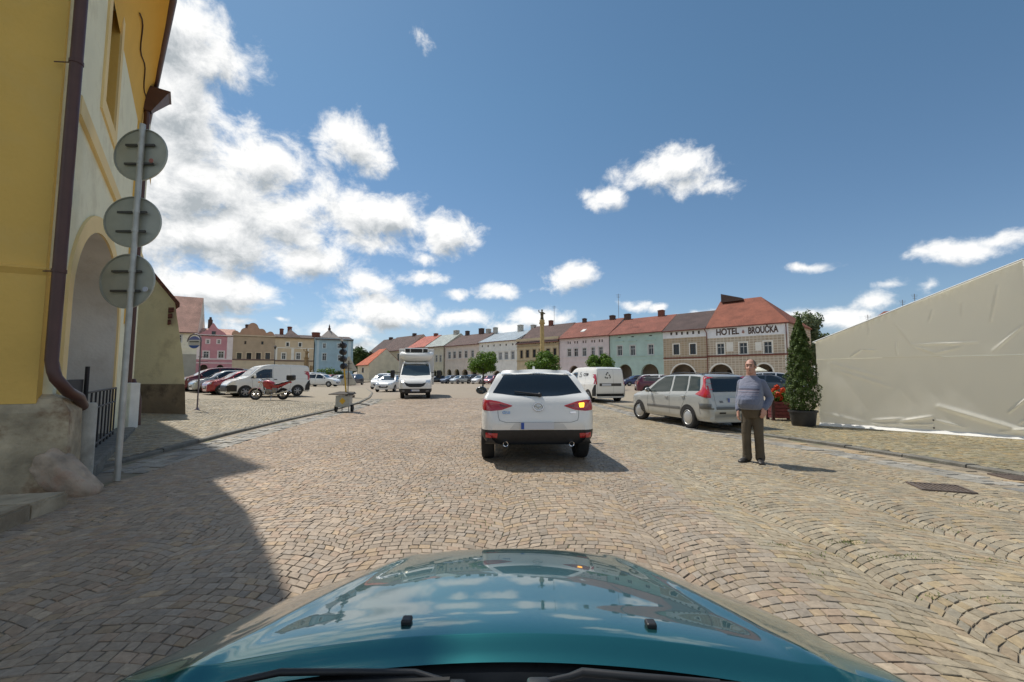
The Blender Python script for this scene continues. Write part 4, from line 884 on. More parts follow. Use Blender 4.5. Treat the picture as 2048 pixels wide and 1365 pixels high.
# brown downpipe at the corner, bending out into a concrete shroud
a = U(106, 690, 5.10); mb = MB(); top = np.array([a[0], a[1], 9.2]); low = np.array([a[0], a[1], 1.55])
b1 = U(112, 757, 5.10); b2 = U(136, 784, 5.22); b3 = U(157, 795, 5.50); b4 = U(166, 815, 5.80)
pts = [top, low, (a + b1) / 2 * np.array([1, 1, 0]) + np.array([0, 0, 1.42]), b1, b2, b3, b4]
tb(mb.tube(pts, .062, 14), 'downpipe', TRIMB, smooth=60)
mb = MB()
for z in (2.6, 5.2, 7.6): mb.tube([(a[0], a[1], z - .02), (a[0], a[1], z + .02)], .07, 14); mb.tube([(a[0], a[1], z), (a[0] - .25, a[1] - .02, z)], .008, 6)
tb(mb, 'pipe_clip', TRIMB)
g0 = G(168, 962); CONC = mat('concrete', srgb(190, 186, 174), .9, var=.15, vscale=5, bump=.4, bscale=30, dirt=srgb(120, 114, 104), damt=.5)
zt = U(168, 806, g0[1])[2]; mb = MB(); mb.lathe([(.11, 0), (.112, .04), (.108, zt - .03), (.095, zt)], (g0[0] - .02, g0[1] - .02, 0), 20); mb.box(g0[0] - .2, g0[1] - .02, 0, g0[0] - .06, g0[1] + .12, zt - .1); tb(mb, 'pipe_shroud', CONC, smooth=40)
# far downpipe with hopper, concrete shroud and stub
fpt = np.array(wp(7.0, 0, .10)); mb = MB(); mb.tube([(fpt[0], fpt[1], .8), (fpt[0], fpt[1], 8.5)], .065, 12); tb(mb, 'downpipe', TRIMB, smooth=60)
mb = MB(); M4 = []
for z, w_, o in ((8.25, .09, 0), (8.35, .12, .03), (8.75, .30, .12), (8.80, .34, .13)):
    M4.append([(fpt[0] + NO[0] * o + WD[0] * sx * w_ + NO[0] * sy * w_, fpt[1] + NO[1] * o + WD[1] * sx * w_ + NO[1] * sy * w_, z) for sx, sy in ((-1, -1), (1, -1), (1, 1), (-1, 1))])
mb.grid(M4, wrap=True); tb(mb, 'hopper', TRIMB)
mb = MB(); q = np.array(wp(6.7, 0, .16)); mb.box(q[0] - .14, q[1] - .14, 0, q[0] + .14, q[1] + .14, 1.2, .02); tb(mb, 'pipe_shroud', mat('whitewashed_concrete', srgb(222, 222, 216), .9, var=.1, bump=.3, bscale=20))
mb = MB(); q = np.array(wp(7.3, 0, .28)); mb.tube([(q[0] - .28, q[1] + .12, 1.25), (q[0] - .1, q[1] + .05, 1.0), (q[0], q[1], .72), (q[0] + .02, q[1], .1)], .075, 12); tb(mb, 'downpipe', TRIMB, smooth=60)
# railing and dark board in front of the recess
mb = MB(); 
A, B = wp(1.6, 0, .12), wp(4.6, 0, .12)
for t in np.linspace(1.5, 4.7, 9): mb.tube([wp(t, .1, .1), wp(t, 1.12, .1)], .014, 6)
for z in (.25, .85, 1.12): mb.tube([wp(1.5, z, .1), wp(4.7, z, .1)], .018, 6)
tb(mb, 'railing', mat('railing_iron', (.03, .03, .032), .6))
mb = MB(); mb.add([wp(2.0, .2, -.35), wp(4.4, .2, -.35), wp(4.4, 1.3, -.35), wp(2.0, 1.3, -.35), wp(2.0, .2, -.42), wp(4.4, .2, -.42), wp(4.4, 1.3, -.42), wp(2.0, 1.3, -.42)], [(0, 1, 2, 3), (7, 6, 5, 4), (3, 2, 6, 7), (0, 3, 7, 4), (1, 5, 6, 2)])
mb.tube([wp(4.35, .2, -.3), wp(4.35, 1.55, -.3)], .035, 8); tb(mb, 'cellar_cover', mat('cellar_cover_dark', (.028, .024, .024), .7))
mb = MB(); P = [[wp(t, z, o) for z, o in ((-.02, .34), (.16, .34), (.17, .30), (.17, -.3))] for t in (.6, 2.2, 2.21, 4.0, 4.01, 6.2)]; tb(mb.grid(P), 'threshold', KERB)
# eaves: coved yellow cornice under the brown gutter, steep roof, and an unseen tall block behind shaped to throw a shadow across the road
gn, gf = U(344, 0, 8.3), U(293, 255, 12.9); zg = (gn[2] + gf[2]) / 2; gd = (gf - gn)[:2] / np.linalg.norm((gf - gn)[:2]); ga = gn[:2] + np.array([.60, -.80]) * 4.9; gb = gf[:2] + gd * 1.3  # near run, out of view, is bent and lengthened for its shadow
gs_ = 4.9 / (4.9 + np.linalg.norm(gb - gn[:2]))
def gp(s): return ga + (gn[:2] - ga) * (s / gs_) if s < gs_ else gn[:2] + (gb - gn[:2]) * ((s - gs_) / (1 - gs_))
def wallat(p):   # foot on the wall line for an eaves point
    t = (p - K).dot(WD); return K + WD * t
COVE = plaster('cove_yellow', (230, 184, 90), .06, bump=.2)
P = []
for s in np.linspace(0, 1, 12):
    p = gp(s); w_ = wallat(p); row = []
    for k in range(9):
        a_ = k / 8 * math.pi / 2; f = 1 - math.cos(a_); zz = zg - 1.35 + 1.3 * math.sin(a_); q = w_ + (p - w_) * f; row.append((q[0], q[1], zz))
    P.append(row)
tb(MB().grid(P), 'cove', COVE, smooth=60, fix=False)
mb = MB(); mb.tube([(*gp(0), zg + .02), (*gn[:2], zg + .02), (*gp(1), zg + .02)], .085, 10); tb(mb, 'gutter', TRIMB, smooth=60)
# painted dark scroll line in the cove
mb = MB(); pts = []
for k in range(28):
    s = .40 + .5 * k / 27; p = gp(s); w_ = wallat(p); a_ = .75 + .07 * math.sin(k * .9); f = 1 - math.cos(a_); q = w_ + (p - w_) * f; pts.append((q[0] + .012 * NO[0], q[1] + .012 * NO[1], zg - 1.35 + 1.3 * math.sin(a_) - .012))
tb(mb.tube(pts, .013, 5), 'cove_ornament', mat('ornament_brown', srgb(76, 54, 40), .8))
rd = np.array([-NO[0], -NO[1]])
mb = MB(); P = [[(*gp(s), zg + .05), (*(gp(s) + rd * 5.0), zg + 6.0), (*(gp(s) + rd * 10.0), zg + .05)] for s in (0, gs_, 1)]; mb.grid(P); mb.add([P[0][0], P[0][1], P[0][2]], [(0, 1, 2)]); mb.add([P[2][0], P[2][1], P[2][2]], [(0, 1, 2)]); tb(mb, 'roof', RED, fix=False)
mb = MB(); q = gp(0); mb.add([(*q, zg), (*(q + UD * 7), zg), (*(q + UD * 7), zg + .2), (*q, zg + .2), (*(q + rd * 3), zg), (*(q + UD * 7 + rd * 3), zg)], [(0, 1, 2, 3), (0, 4, 5, 1)]); tb(mb, 'front_eaves', TRIMB)
tc_ = np.array([-15.6, 17.6]); td1 = np.array([-.66, -.75]); td2 = np.array([-.75, .66])  # added out of view; corner and height set by where its shadow should fall
mb = MB(); c4_ = [tc_, tc_ + td1 * 7, tc_ + td1 * 7 + td2 * 7, tc_ + td2 * 7]; 
mb.grid([[(*p, z) for p in c4_] for z in (0, 26)], wrap=True); mb.add([(*p, 26) for p in c4_] + [(*((c4_[0] + c4_[2]) / 2), 34)], [(0, 1, 4), (1, 2, 4), (2, 3, 4), (3, 0, 4)]); tb(mb, 'shadow_tower', TCREAM)
# body behind so that no light leaks through
mb = MB(); bk = [wp(0, 0, -1.3), wp(9.5, 0, -1.3)]; mb.quad(wp(9.5, 0), wp(9.5, 0, -7), wp(9.5, HW, -7), wp(9.5, HW)); mb.quad(fp(7, 0), wp(9.5, 0, -7), wp(9.5, HW, -7), fp(7, HW)); tb(mb, 'rear_wall', TCREAM)
# annex with battered wall
an = thing('annex', 'dirty yellow lean-to annex with a damp dark plinth and tiled eaves beside the town hall', 'building', (-10.6, 14.4, .06)); AM = Matrix.Translation(-Vector((-10.6, 14.4, .06)))
def ab(mb, name, m, **kw): mb.xf(AM); return mb.build(name, m, an, **kw)
AW = plaster('annex_yellow', (224, 212, 176), .12, dirt=srgb(182, 168, 136), damt=.7, bump=.5, dscale=.9)
bx = lambda px, py, Y=14.4: U(px, py, Y)
pr_ = bx(372, 770); top = bx(349, 600); peak = bx(300, 540)
left = -14.2; slope = (peak[2] - top[2]) / (top[0] - peak[0]); zl_ = top[2] + slope * (top[0] - left)
f_ = [(left, 1.08), (pr_[0] - .03, 1.08), (pr_[0] - .18, 2.1), (top[0], top[2]), (left, zl_)]
mb = MB(); n = len(f_); vs = [(x, 14.4, z) for x, z in f_] + [(x - 3.0, 17.4, z) for x, z in f_]; mb.add(vs, [tuple(range(n)), tuple(range(2 * n - 1, n - 1, -1))] + [(i, i + n, (i + 1) % n + n, (i + 1) % n) for i in range(n)]); ab(mb, 'wall', AW)
pf = [(left, 0), (-10.52, 0), (pr_[0] + .04, 1.05), (pr_[0] + .0, 1.10), (left, 1.10)]
mb = MB(); n = len(pf); vs = [(x, 14.30, z) for x, z in pf] + [(x - 3.0, 17.4, z) for x, z in pf]; mb.add(vs, [tuple(range(n)), tuple(range(2 * n - 1, n - 1, -1))] + [(i, i + n, (i + 1) % n + n, (i + 1) % n) for i in range(n)]); ab(mb, 'plinth', DARKPL)
e = .30; rt = [(top[0] + e, top[2] - slope * e * .8), (left, zl_ + .02)]
mb = MB(); vs = []
for y, sx in ((14.25, 0), (17.5, -3.15)):
    for (x, z) in rt: vs += [(x + sx, y, z + .02), (x + sx, y, z + .14)]
mb.add(vs, [(0, 1, 3, 2), (4, 6, 7, 5), (0, 2, 6, 4), (1, 5, 7, 3), (0, 4, 5, 1), (2, 3, 7, 6)]); ab(mb, 'roof', roofmat('roof_annex', (120, 70, 56)))
mb = MB()
for k in range(3): mb.add([(top[0] + dx, 14.2 + dy, rt[0][1] - .16 - k * .2 + dz) for dx, dy, dz in ((-.03, 0, 0), (.16 - .05 * k, 0, .02), (.16 - .05 * k, 0, .15), (-.03, 0, .15), (-.4, .5, 0), (-.25, .5, .02), (-.25, .5, .15), (-.4, .5, .15))], [(0, 1, 2, 3), (1, 5, 6, 2), (3, 2, 6, 7), (0, 4, 5, 1)])
ab(mb, 'eaves_tile', roofmat('roof_annex_tile', (112, 66, 54)))
# guard stone leaning on the plinth and the low stone step
gs = G(150, 985); mb = MB()
t = thing('guard_stone', 'rough pale granite guard stone leaning against the building corner', 'guard stone', (gs[0], gs[1], 0))
import bmesh
bm = bmesh.new(); bmesh.ops.create_icosphere(bm, subdivisions=4, radius=1)
from mathutils import noise as mn
for v in bm.verts:
    c = v.co.copy(); m_ = max(abs(c.x), abs(c.y), abs(c.z)); sq = c / m_; c = c * .55 + sq * .45
    nn = mn.fractal(v.co * 1.7, 1.0, 2.0, 5) * .14 + mn.noise(v.co * 5) * .05 + mn.noise(v.co * 11) * .02
    c *= 1 + nn; v.co = Vector((c.x * .17, c.y * .15, c.z * .38))
bm.transform(Matrix.Rotation(R(-42), 4, 'Y') @ Matrix.Rotation(R(10), 4, 'X')); me = bpy.data.meshes.new('stone'); bm.to_mesh(me); bm.free(); me.materials.append(mat('guard_granite', srgb(176, 158, 138), .85, var=.35, vscale=6, bump=1.0, bscale=14, dirt=srgb(140, 100, 80), dscale=3, damt=.6)); me.polygons.foreach_set('use_smooth', [True] * len(me.polygons))
o = link('stone', me, t); o.location = (.02, -.12, .19)
STEP = mat('step_sandstone', srgb(172, 158, 134), .9, var=.3, vscale=3, bump=.7, bscale=15, dirt=srgb(110, 92, 70), damt=.6)
t = thing('stone_step', 'low worn stone step of two slabs at the foot of the plinth', 'step', (-5.2, 4.4, 0))
p0, p1, p2 = G(135, 1012), G(60, 1040), G(-40, 1085)
for (a, b) in ((p0, p1), (p1, p2)):
    mb = MB(); d = (b - a)[:2]; d = d / np.linalg.norm(d); n_ = np.array([d[1], -d[0]]); n_ = -n_ if n_[0] > 0 else n_; a2, b2 = a[:2] + d * .012, b[:2] - d * .012
    for z0, z1, o in ((0, .13, 0), (.131, .15, .02)):
        vs = [(*(a2 + n_ * o), z0), (*(b2 + n_ * o), z0), (*(b2 + n_ * 1.1), z0), (*(a2 + n_ * 1.1), z0)]; mb.add(vs + [(v[0], v[1], z1) for v in vs], [(0, 3, 2, 1), (4, 5, 6, 7), (0, 1, 5, 4), (1, 2, 6, 5), (2, 3, 7, 6), (3, 0, 4, 7)])
    mb.xf(Matrix.Translation((5.2, -4.4, 0))); mb.build('slab', STEP, t)
# ------------------------------------------------------------------ sign post with the backs of three round signs
SGN = mat('sign_back_grey', srgb(178, 180, 170), .5, metal=.35, var=.10, vscale=5)
pg = G(234, 962); sp = thing('traffic_sign', 'tall grey steel post carrying three round signs seen from behind', 'traffic sign', (pg[0], pg[1], 0))
ztop = U(279, 256, pg[1])[2] + .05
MB().tube([(0, 0, 0), (.015, 0, ztop)], .036, 14).build('post', STEEL, sp, smooth=60)
for (px, py, rr, tilt) in ((283, 311, .375, .5), (267, 445, .36, .78), (256, 563, .378, .5)):
    c = U(px, py, pg[1] + .06) - np.array([pg[0], pg[1], 0]); mb = MB()
    mb.lathe([(0, .004), (rr - .004, .004), (rr + .002, -.004), (rr + .002, -.02), (rr - .01, -.024), (rr - .014, -.006), (0, -.004)], (0, 0, 0), 40, 'y', caps=False)
    mb.xf(Matrix.Translation(Vector(c)) @ Matrix.Rotation(tilt * .5 - .25, 4, 'Z')); d = mb.build('sign_disc', SGN, sp, smooth=40)
    for dz in (.13, -.14):
        mb = MB(); mb.box(c[0] - .2, c[1] - .045, c[2] + dz - .014, c[0] + .2, c[1] - .018, c[2] + dz + .014); mb.build('bracket', mat('bracket_steel', (.10, .10, .10), .5, metal=.6), d)
        mb = MB(); mb.lathe([(.043, -.02), (.043, .02)], (.010, 0, c[2] + dz), 12); mb.build('clamp', STEEL, d)
c = U(303, 322, pg[1]); mb = MB(); mb.lathe([(.0, -.03), (.03, -.03), (.03, -.022), (0, -.022)], (c[0] - pg[0], c[1] - pg[1] + .02, c[2]), 12, 'y'); mb.build('sticker', mat('sticker_red', srgb(170, 110, 100), .6), sp)
c = U(291, 579, pg[1]); mb = MB(); mb.lathe([(.0, -.03), (.035, -.03), (.035, -.022), (0, -.022)], (c[0] - pg[0], c[1] - pg[1] + .02, c[2]), 12, 'y'); mb.build('sticker', mat('sticker_white', srgb(190, 195, 210), .6), sp)
# ------------------------------------------------------------------ marquee
m, nt_, b_ = _new('tent_canvas'); 
tcn = N(nt_, 'ShaderNodeTexCoord'); nn = N(nt_, 'ShaderNodeTexNoise'); nn.inputs['Scale'].default_value = 1.2; nn.inputs['Detail'].default_value = 6; nt_.links.new(tcn.outputs['Object'], nn.inputs[0])
rmp = N(nt_, 'ShaderNodeMix', data_type='RGBA'); rmp.inputs['A'].default_value = (.82, .80, .72, 1); rmp.inputs['B'].default_value = (.86, .845, .77, 1); nt_.links.new(nn.outputs['Fac'], rmp.inputs['Factor']); nt_.links.new(rmp.outputs['Result'], b_.inputs['Base Color'])
b_.inputs['Roughness'].default_value = .45
trn = N(nt_, 'ShaderNodeBsdfTranslucent'); trn.inputs['Color'].default_value = (.9, .86, .75, 1); ms = N(nt_, 'ShaderNodeMixShader'); ms.inputs[0].default_value = .48
out = nt_.nodes['Material Output']; nt_.links.new(b_.outputs[0], ms.inputs[1]); nt_.links.new(trn.outputs[0], ms.inputs[2]); nt_.links.new(ms.outputs[0], out.inputs[0])
CANV = m
TZ = .045
tl, trr = G(1640, 851, TZ)[:2], G(2078, 881, TZ)[:2]
tt = thing('marquee', 'large white canvas marquee with a wrinkled gable wall at the right edge', 'tent', (tl[0], tl[1], TZ), math.atan2(trr[1] - tl[1], trr[0] - tl[0]))
TW = float(np.linalg.norm(trr - tl)); eaz = U(1641, 684, tl[1])[2] - TZ; pkz = U(2045, 523, trr[1])[2] - TZ; seam = (U(1650, 715, tl[1])[2] + U(2040, 715, trr[1])[2]) / 2 - TZ
def rooftop(x): return eaz + (pkz - eaz) * (x / TW) if x <= TW else pkz - (pkz - eaz) * ((x - TW) / TW)
rs = random.Random(3)
folds = [  # x0,z0,x1,z1,width,height  (metres on the gable) raised creases in the canvas
 (TW * .62, .62, TW * .995, .10, .05, .05), (TW * .60, .30, TW * .72, .18, .02, .02), (TW * .42, .22, TW * .58, .38, .03, .03), (TW * .30, .12, TW * .58, .20, .02, .025), (TW * .90, .55, TW * .99, .95, .02, .03), (TW * .86, .12, TW * .99, .25, .03, .03), (TW * .93, .3, TW * .99, .55, .015, .02),
 (TW * .08, 1.65, TW * .35, 1.30, .04, .012), (TW * .1, 1.5, TW * .40, 1.05, .04, .012), (TW * .30, .22, TW * .45, .30, .03, .02), (TW * .02, .34, TW * .25, .14, .04, .015),
 (TW * .20, seam + .05, TW * .26, seam + .22, .02, .02), (TW * .27, seam + .22, TW * .34, seam + .18, .015, .02), (TW * .44, seam + .05, TW * .445, seam + .42, .012, .015), (TW * .52, seam + .30, TW * .80, seam + .30, .02, .018), (TW * .53, seam + .26, TW * .62, seam + .08, .02, .02), (TW * .62, seam + .08, TW * .74, seam + .22, .02, .018), (TW * .66, seam + .29, TW * .73, seam + .27, .02, .02),
 (TW * .31, seam + .78, TW * .305, seam + .58, .012, .012), (TW * .62, seam + 1.1, TW * .60, seam + .82, .014, .014), (TW * .44, seam + .85, TW * .52, seam + .25, .015, .010), (TW * .90, seam + 1.5, TW * .86, seam + .75, .016, .016), (TW * .86, seam + .1, TW * .98, seam + .62, .02, .02), (TW * .75, seam + 1.2, TW * .745, seam + .9, .012, .01)]
def canvas_y(x, z):
    y = .014 * math.sin(x * 2.1 + z * .6) + .010 * math.sin(z * 3.1 + x * 1.3 + 1) + .02 * mn.noise(Vector((x * 1.1, z * .9, 3.3))) + .008 * mn.noise(Vector((x * 3.5, z * 2.5, 8)))
    for x0, z0, x1, z1, w_, h_ in folds:
        dx, dz = x1 - x0, z1 - z0; L2 = dx * dx + dz * dz; u = max(0, min(1, ((x - x0) * dx + (z - z0) * dz) / L2)); d = math.hypot(x - x0 - u * dx, z - z0 - u * dz)
        if d < 3 * w_: y -= 1.9 * h_ * math.exp(-(d / w_) ** 2) * math.sin(math.pi * min(1, max(0, .12 + .76 * u)))
    e = rooftop(x) - z
    if 0 <= e < .18: y += .010 * math.sin(x * 38 + 3 * math.sin(x * 5)) * (1 - e / .18)
    return y
def canvas(x0, x1, zlo, zhi, nx, nz):
    P = []
    for i in range(nx + 1):
        x = x0 + (x1 - x0) * i / nx; a, b = (zlo(x) if callable(zlo) else zlo), (zhi(x) if callable(zhi) else zhi)
        P.append([(x, canvas_y(x, a + (b - a) * j / nz), a + (b - a) * j / nz) for j in range(nz + 1)])
    return MB().grid(P)
canvas(0, TW * .575, .05, seam, 120, 100).build('wall_panel', CANV, tt, smooth=179, fix=False)
canvas(TW * .575, TW, .05, seam, 100, 100).build('wall_panel', CANV, tt, smooth=179, fix=False)
g = canvas(0, TW, seam + .004, rooftop, 200, 70); g.v = [(v[0], v[1] - .03, v[2]) for v in g.v]; g.build('gable_panel', CANV, tt, smooth=179, fix=False)
canvas(TW + .06, TW * 2, .05, rooftop, 60, 60).build('wall_panel', CANV, tt, smooth=179, fix=False)
P = []   # ground flap
for i in range(81):
    x = TW * i / 80; o = .10 + .02 * math.sin(x * 5) + .02 * rs.random(); P.append([(x, canvas_y(x, .06) - .0, .075), (x, -.05, .05 + .01 * math.sin(x * 9)), (x, -o, .012), (x, -o - .03, .006)])
MB().grid(P).build('ground_flap', mat('flap_white', (.74, .73, .69), .5), tt, smooth=179, fix=False)
DP = 12.0   # roof and side walls
P = [[(-.05, -.06, eaz - .03), (TW, -.06, pkz + .02), (2 * TW + .05, -.06, eaz - .03)], [(-.05, DP, eaz - .03), (TW, DP, pkz + .02), (2 * TW + .05, DP, eaz - .03)]]
MB().grid(P).build('roof', CANV, tt, fix=False)
P = [[(0, y, 0), (0, y, eaz)] for y in np.linspace(0, DP, 8)]; MB().grid(P).build('side_wall', CANV, tt); P = [[(2 * TW, y, 0), (2 * TW, y, eaz)] for y in np.linspace(0, DP, 8)]; MB().grid(P).build('side_wall', CANV, tt)
mb = MB(); mb.tube([(TW + .03, .05, 0), (TW + .03, .05, pkz - .1)], .02, 10); mb.build('pole', mat('tent_pole_white', (.6, .6, .57), .5), tt)
mb = MB(); mb.tube([(-.05, -.07, eaz - .02), (TW, -.07, pkz + .03), (2 * TW + .05, -.07, eaz - .02)], .018, 8); mb.build('edge_piping', mat('piping_white', (.75, .75, .72), .5), tt)
mb = MB()
for z in (.12, .30): mb.ball((TW * .588, -.03, z), .018, 6, 4)
mb.build('eyelet', BLACK, tt)
# ------------------------------------------------------------------ vehicles
class Car:
    """one lofted body (front = +y, origin on the ground under its middle) with panels, lamps and glass fitted on its surface"""
    def __init__(s, name, label, cat, loc, rz, prof, belt, plan, m, tumble=.42, zb=.22, zmid=.55, rnd=.05, group=None, n=90, lower=None, belt_in=.0, sill=.06):
        s.t = thing(name, label, cat, loc, rz, group); s.m = m
        top = poly_sample(catmull(prof, 400), n); s.prof = top
        ys, zs = top[:, 0], top[:, 1]; s.y0, s.y1 = ys.min(), ys.max()
        S = []
        for y, z in zip(ys, zs):
            w = float(interp(plan, y)); bz = float(interp(belt, y)); b = min(bz, z - .012); gh = max(0.0, z - b); lo = min(zb if not callable(zb) else zb(y), z - .02)
            wr = w * (.965 - belt_in) - tumble * gh - .02; wr = max(wr, .12)
            k = min(1.0, gh / .25); zm = min(zmid, lo + (b - lo) * .55)
            sec = [(0, lo), (w * .80, lo), (w * .955, lo + min(sill, (b - lo) * .2)), (w * .99, lo + (zm - lo) * .5), (w, zm), (w * .995, zm + (b - zm) * .45), (w * (.985 - belt_in), zm + (b - zm) * .85), (w * (.965 - belt_in), b + .0),
                   (wr + (w * (.965 - belt_in) - wr) * .52, b + gh * .45), (wr + (.02 + .05 * k) * .3, b + gh * (.92 - .04 * (1 - k))), (wr * .90, z - .018 * k - rnd * .15), (wr * .55, z - .004), (0, z)]
            sec = np.array(sec); d = np.r_[0, np.cumsum(np.linalg.norm(np.diff(sec, axis=0), axis=1) + 1e-4)]
            out = []
            for i in range(len(sec) - 1):
                p0 = sec[max(i - 1, 0)]; p1, p2 = sec[i], sec[i + 1]; p3 = sec[min(i + 2, len(sec) - 1)]
                for u in (0, .5): out.append(p1 + (p2 - p1) * u if i == 0 or i == len(sec) - 2 else .5 * (2 * p1 + (p2 - p0) * u + (2 * p0 - 5 * p1 + 4 * p2 - p3) * u * u + (3 * p1 - p0 - 3 * p2 + p3) * u ** 3))
            out.append(sec[-1]); S.append([(x, y, zz) for x, zz in out])
        S = np.array(S); Mi = S[:, ::-1].copy(); Mi[..., 0] *= -1; ring = np.concatenate([S, Mi[:, 1:-1]], 1); s.nr = len(S[0])
        mb = MB().grid(ring, wrap=True); nb = ring.shape[1]; L0 = len(ring) - 1
        mb.f += [tuple(range(nb))[::-1], tuple(L0 * nb + k for k in range(nb))]
        s.body = mb.build('body', m, s.t, smooth=38); me = s.body.data
        s.bvh = BVHTree.FromPolygons([v.co for v in me.vertices], [tuple(p.vertices) for p in me.polygons])
        if lower:   # lower cladding in its own material: faces below a height
            zc, lm = lower; import bmesh
            bm = bmesh.new(); bm.from_mesh(me); geom = bm.verts[:] + bm.edges[:] + bm.faces[:]
            bmesh.ops.bisect_plane(bm, geom=geom, plane_co=(0, 0, zc), plane_no=(0, 0, 1)); b2 = bm.copy()
            for b_, keep_low in ((bm, False), (b2, True)):
                bmesh.ops.delete(b_, geom=[f for f in b_.faces if (f.calc_center_median().z < zc) != keep_low], context='FACES')
            bm.to_mesh(me); me.polygons.foreach_set('use_smooth', [True] * len(me.polygons)); me.set_sharp_from_angle(angle=R(38))
            m2 = bpy.data.meshes.new('lower_cladding'); b2.to_mesh(m2); m2.materials.append(lm); m2.polygons.foreach_set('use_smooth', [True] * len(m2.polygons)); m2.set_sharp_from_angle(angle=R(38)); link('lower_cladding', m2, s.t); bm.free(); b2.free()
    def hit(s, a, b, ax):
        if ax in 'LR':
            sg = -1 if ax == 'L' else 1; r = s.bvh.ray_cast(Vector((sg * 3, a, b)), Vector((-sg, 0, 0)))
        elif ax == 'T': r = s.bvh.ray_cast(Vector((a, b, 4)), Vector((0, 0, -1)))
        else:
            sg = -1 if ax == 'B' else 1; r = s.bvh.ray_cast(Vector((a, sg * 6, b)), Vector((0, -sg, 0)))
        return r
    def patch(s, name, top, bot, ax, m, parent=None, off=.004, nu=24, nv=8, th=.01, mirror=False, smooth=True):
        """panel bounded by two chains of (a,b) points, dropped onto the body along an axis (L,R,B,F,T). a = y (or x), b = z"""
        A, B = poly_sample(top, nu + 1), poly_sample(bot, nu + 1)
        axes = [ax] + ([{'L': 'R', 'R': 'L'}.get(ax, ax)] if mirror else [])
        res = []
        for q, axx in enumerate(axes):
            mx = mirror and q == 1
            P = [[None] * (nv + 1) for _ in range(nu + 1)]; vs = []; idx = {}
            for i in range(nu + 1):
                for j in range(nv + 1):
                    c = A[i] + (B[i] - A[i]) * j / nv; h = s.hit(c[0], c[1], axx)
                    if h[0] is None: continue
                    nrm = h[1]
                    if nrm.dot(Vector({'L': (-1, 0, 0), 'R': (1, 0, 0), 'B': (0, -1, 0), 'F': (0, 1, 0), 'T': (0, 0, 1)}[axx])) < 0: nrm = -nrm
                    edge = i in (0, nu) or j in (0, nv); idx[i, j] = len(vs); vs.append(h[0] + nrm * (off if not edge else off * .5 if th else off))
            cell = max(np.linalg.norm(np.diff(A, axis=0), axis=1).max(), np.linalg.norm(np.diff(B, axis=0), axis=1).max(), np.linalg.norm(A - B, axis=1).max() / nv); lim = 3.2 * cell + .02
            fs = [(idx[i, j], idx[i, j + 1], idx[i + 1, j + 1], idx[i + 1, j]) for i in range(nu) for j in range(nv) if all(k in idx for k in ((i, j), (i, j + 1), (i + 1, j + 1), (i + 1, j)))]
            fs = [f for f in fs if max((vs[f[k]] - vs[f[k - 1]]).length for k in range(4)) < lim]
            if fs:
                mb = MB(); mb.add(vs, fs); res.append(mb.build(name, m, parent or s.t, smooth=60 if smooth else None))
        return res
    def line(s, name, pts, ax, m=None, w=.007, mirror=False, parent=None, off=.0025):
        pts = poly_sample(pts, max(8, int(np.linalg.norm(np.diff(np.array(pts), axis=0), axis=1).sum() / .05)))
        t = np.gradient(pts, axis=0); t /= np.linalg.norm(t, axis=1, keepdims=True) + 1e-9; n = np.stack([-t[:, 1], t[:, 0]], 1)
        return s.patch(name, pts + n * w / 2, pts - n * w / 2, ax, m or SEAM, parent, off=off, nu=len(pts) - 1, nv=1, mirror=mirror, th=0)
    def wheels(s, yr, yf, r, track, w=.2, rim=None, spokes=5, style='alloy', steer=0.0, arch=True, cap=None):
        rim = rim or RIM; s.wheel_objs = []
        for y, st in ((yr, 0), (yf, steer)):
            for sx in (-1, 1):
                if arch:
                    a = [(y + (r + .045) * math.cos(math.pi * k / 20), r + (r + .045) * math.sin(math.pi * k / 20)) for k in range(21)]; b = [(q[0], .16) for q in a]
                    s.patch('wheel_arch_shade', a, b, 'L' if sx < 0 else 'R', BLACK, off=.004, nu=24, nv=8, th=0)  # flat dark disc on the body, painting the shade of a hollow wheel well
                wo = link('wheel', make_tyre(r, w), s.t); hx = s.hit(y, r * 1.55, 'L' if sx < 0 else 'R')[0]; wo.location = (sx * ((abs(hx.x) if hx else track) - w * .15 + .008), y, r); wo.rotation_euler = (0, 0, (0 if sx > 0 else math.pi) + st)
                ri = link('rim', make_rim(r * .66, w, spokes, style, rim), wo)
                s.wheel_objs.append(wo)
    def mirrors(s, y, z, w, m, size=(.10, .075, .085), arm=True):
        for sx in (-1, 1):
            h = s.hit(y, z - .03, 'L' if sx < 0 else 'R'); x = abs(h[0].x) if h[0] else w
            mb = MB(); mb.ball((sx * (x + .06 + size[0]), y - .01, z), size, 12, 8); o = mb.build('mirror', m, s.t, smooth=60)
            mb = MB(); mb.tube([(sx * (x - .02), y + .02, z - .05), (sx * (x + .08), y, z - .03)], .022, 8); mb.build('arm', BLACK, o)
            P = [(sx * (x + .06 + size[0] + size[0] * .8 * math.cos(a)), y - .012 - size[1] * .82, z + size[2] * .75 * math.sin(a)) for a in np.linspace(0, 2 * math.pi, 16, endpoint=False)]
            mb = MB(); mb.add(P, [tuple(range(16))]); mb.build('mirror_glass', GLASS, o)
SEAM = mat('panel_gap', (.02, .02, .02), .7)
_T = {}
def make_tyre(r, w):
    k = ('t', r, w)
    if k not in _T:
        a = w / 2; _T[k] = MB().lathe([(r * .60, -a * .7), (r * .66, -a * .95), (r * .80, -a), (r * .93, -a * .96), (r * .985, -a * .82), (r, -a * .55), (r, a * .55), (r * .985, a * .82), (r * .93, a * .96), (r * .80, a), (r * .66, a * .95), (r * .60, a * .7)], (-w * .35, 0, 0), 40, 'x', caps=True).mesh('tyre', TYRE, 50)
    return _T[k]
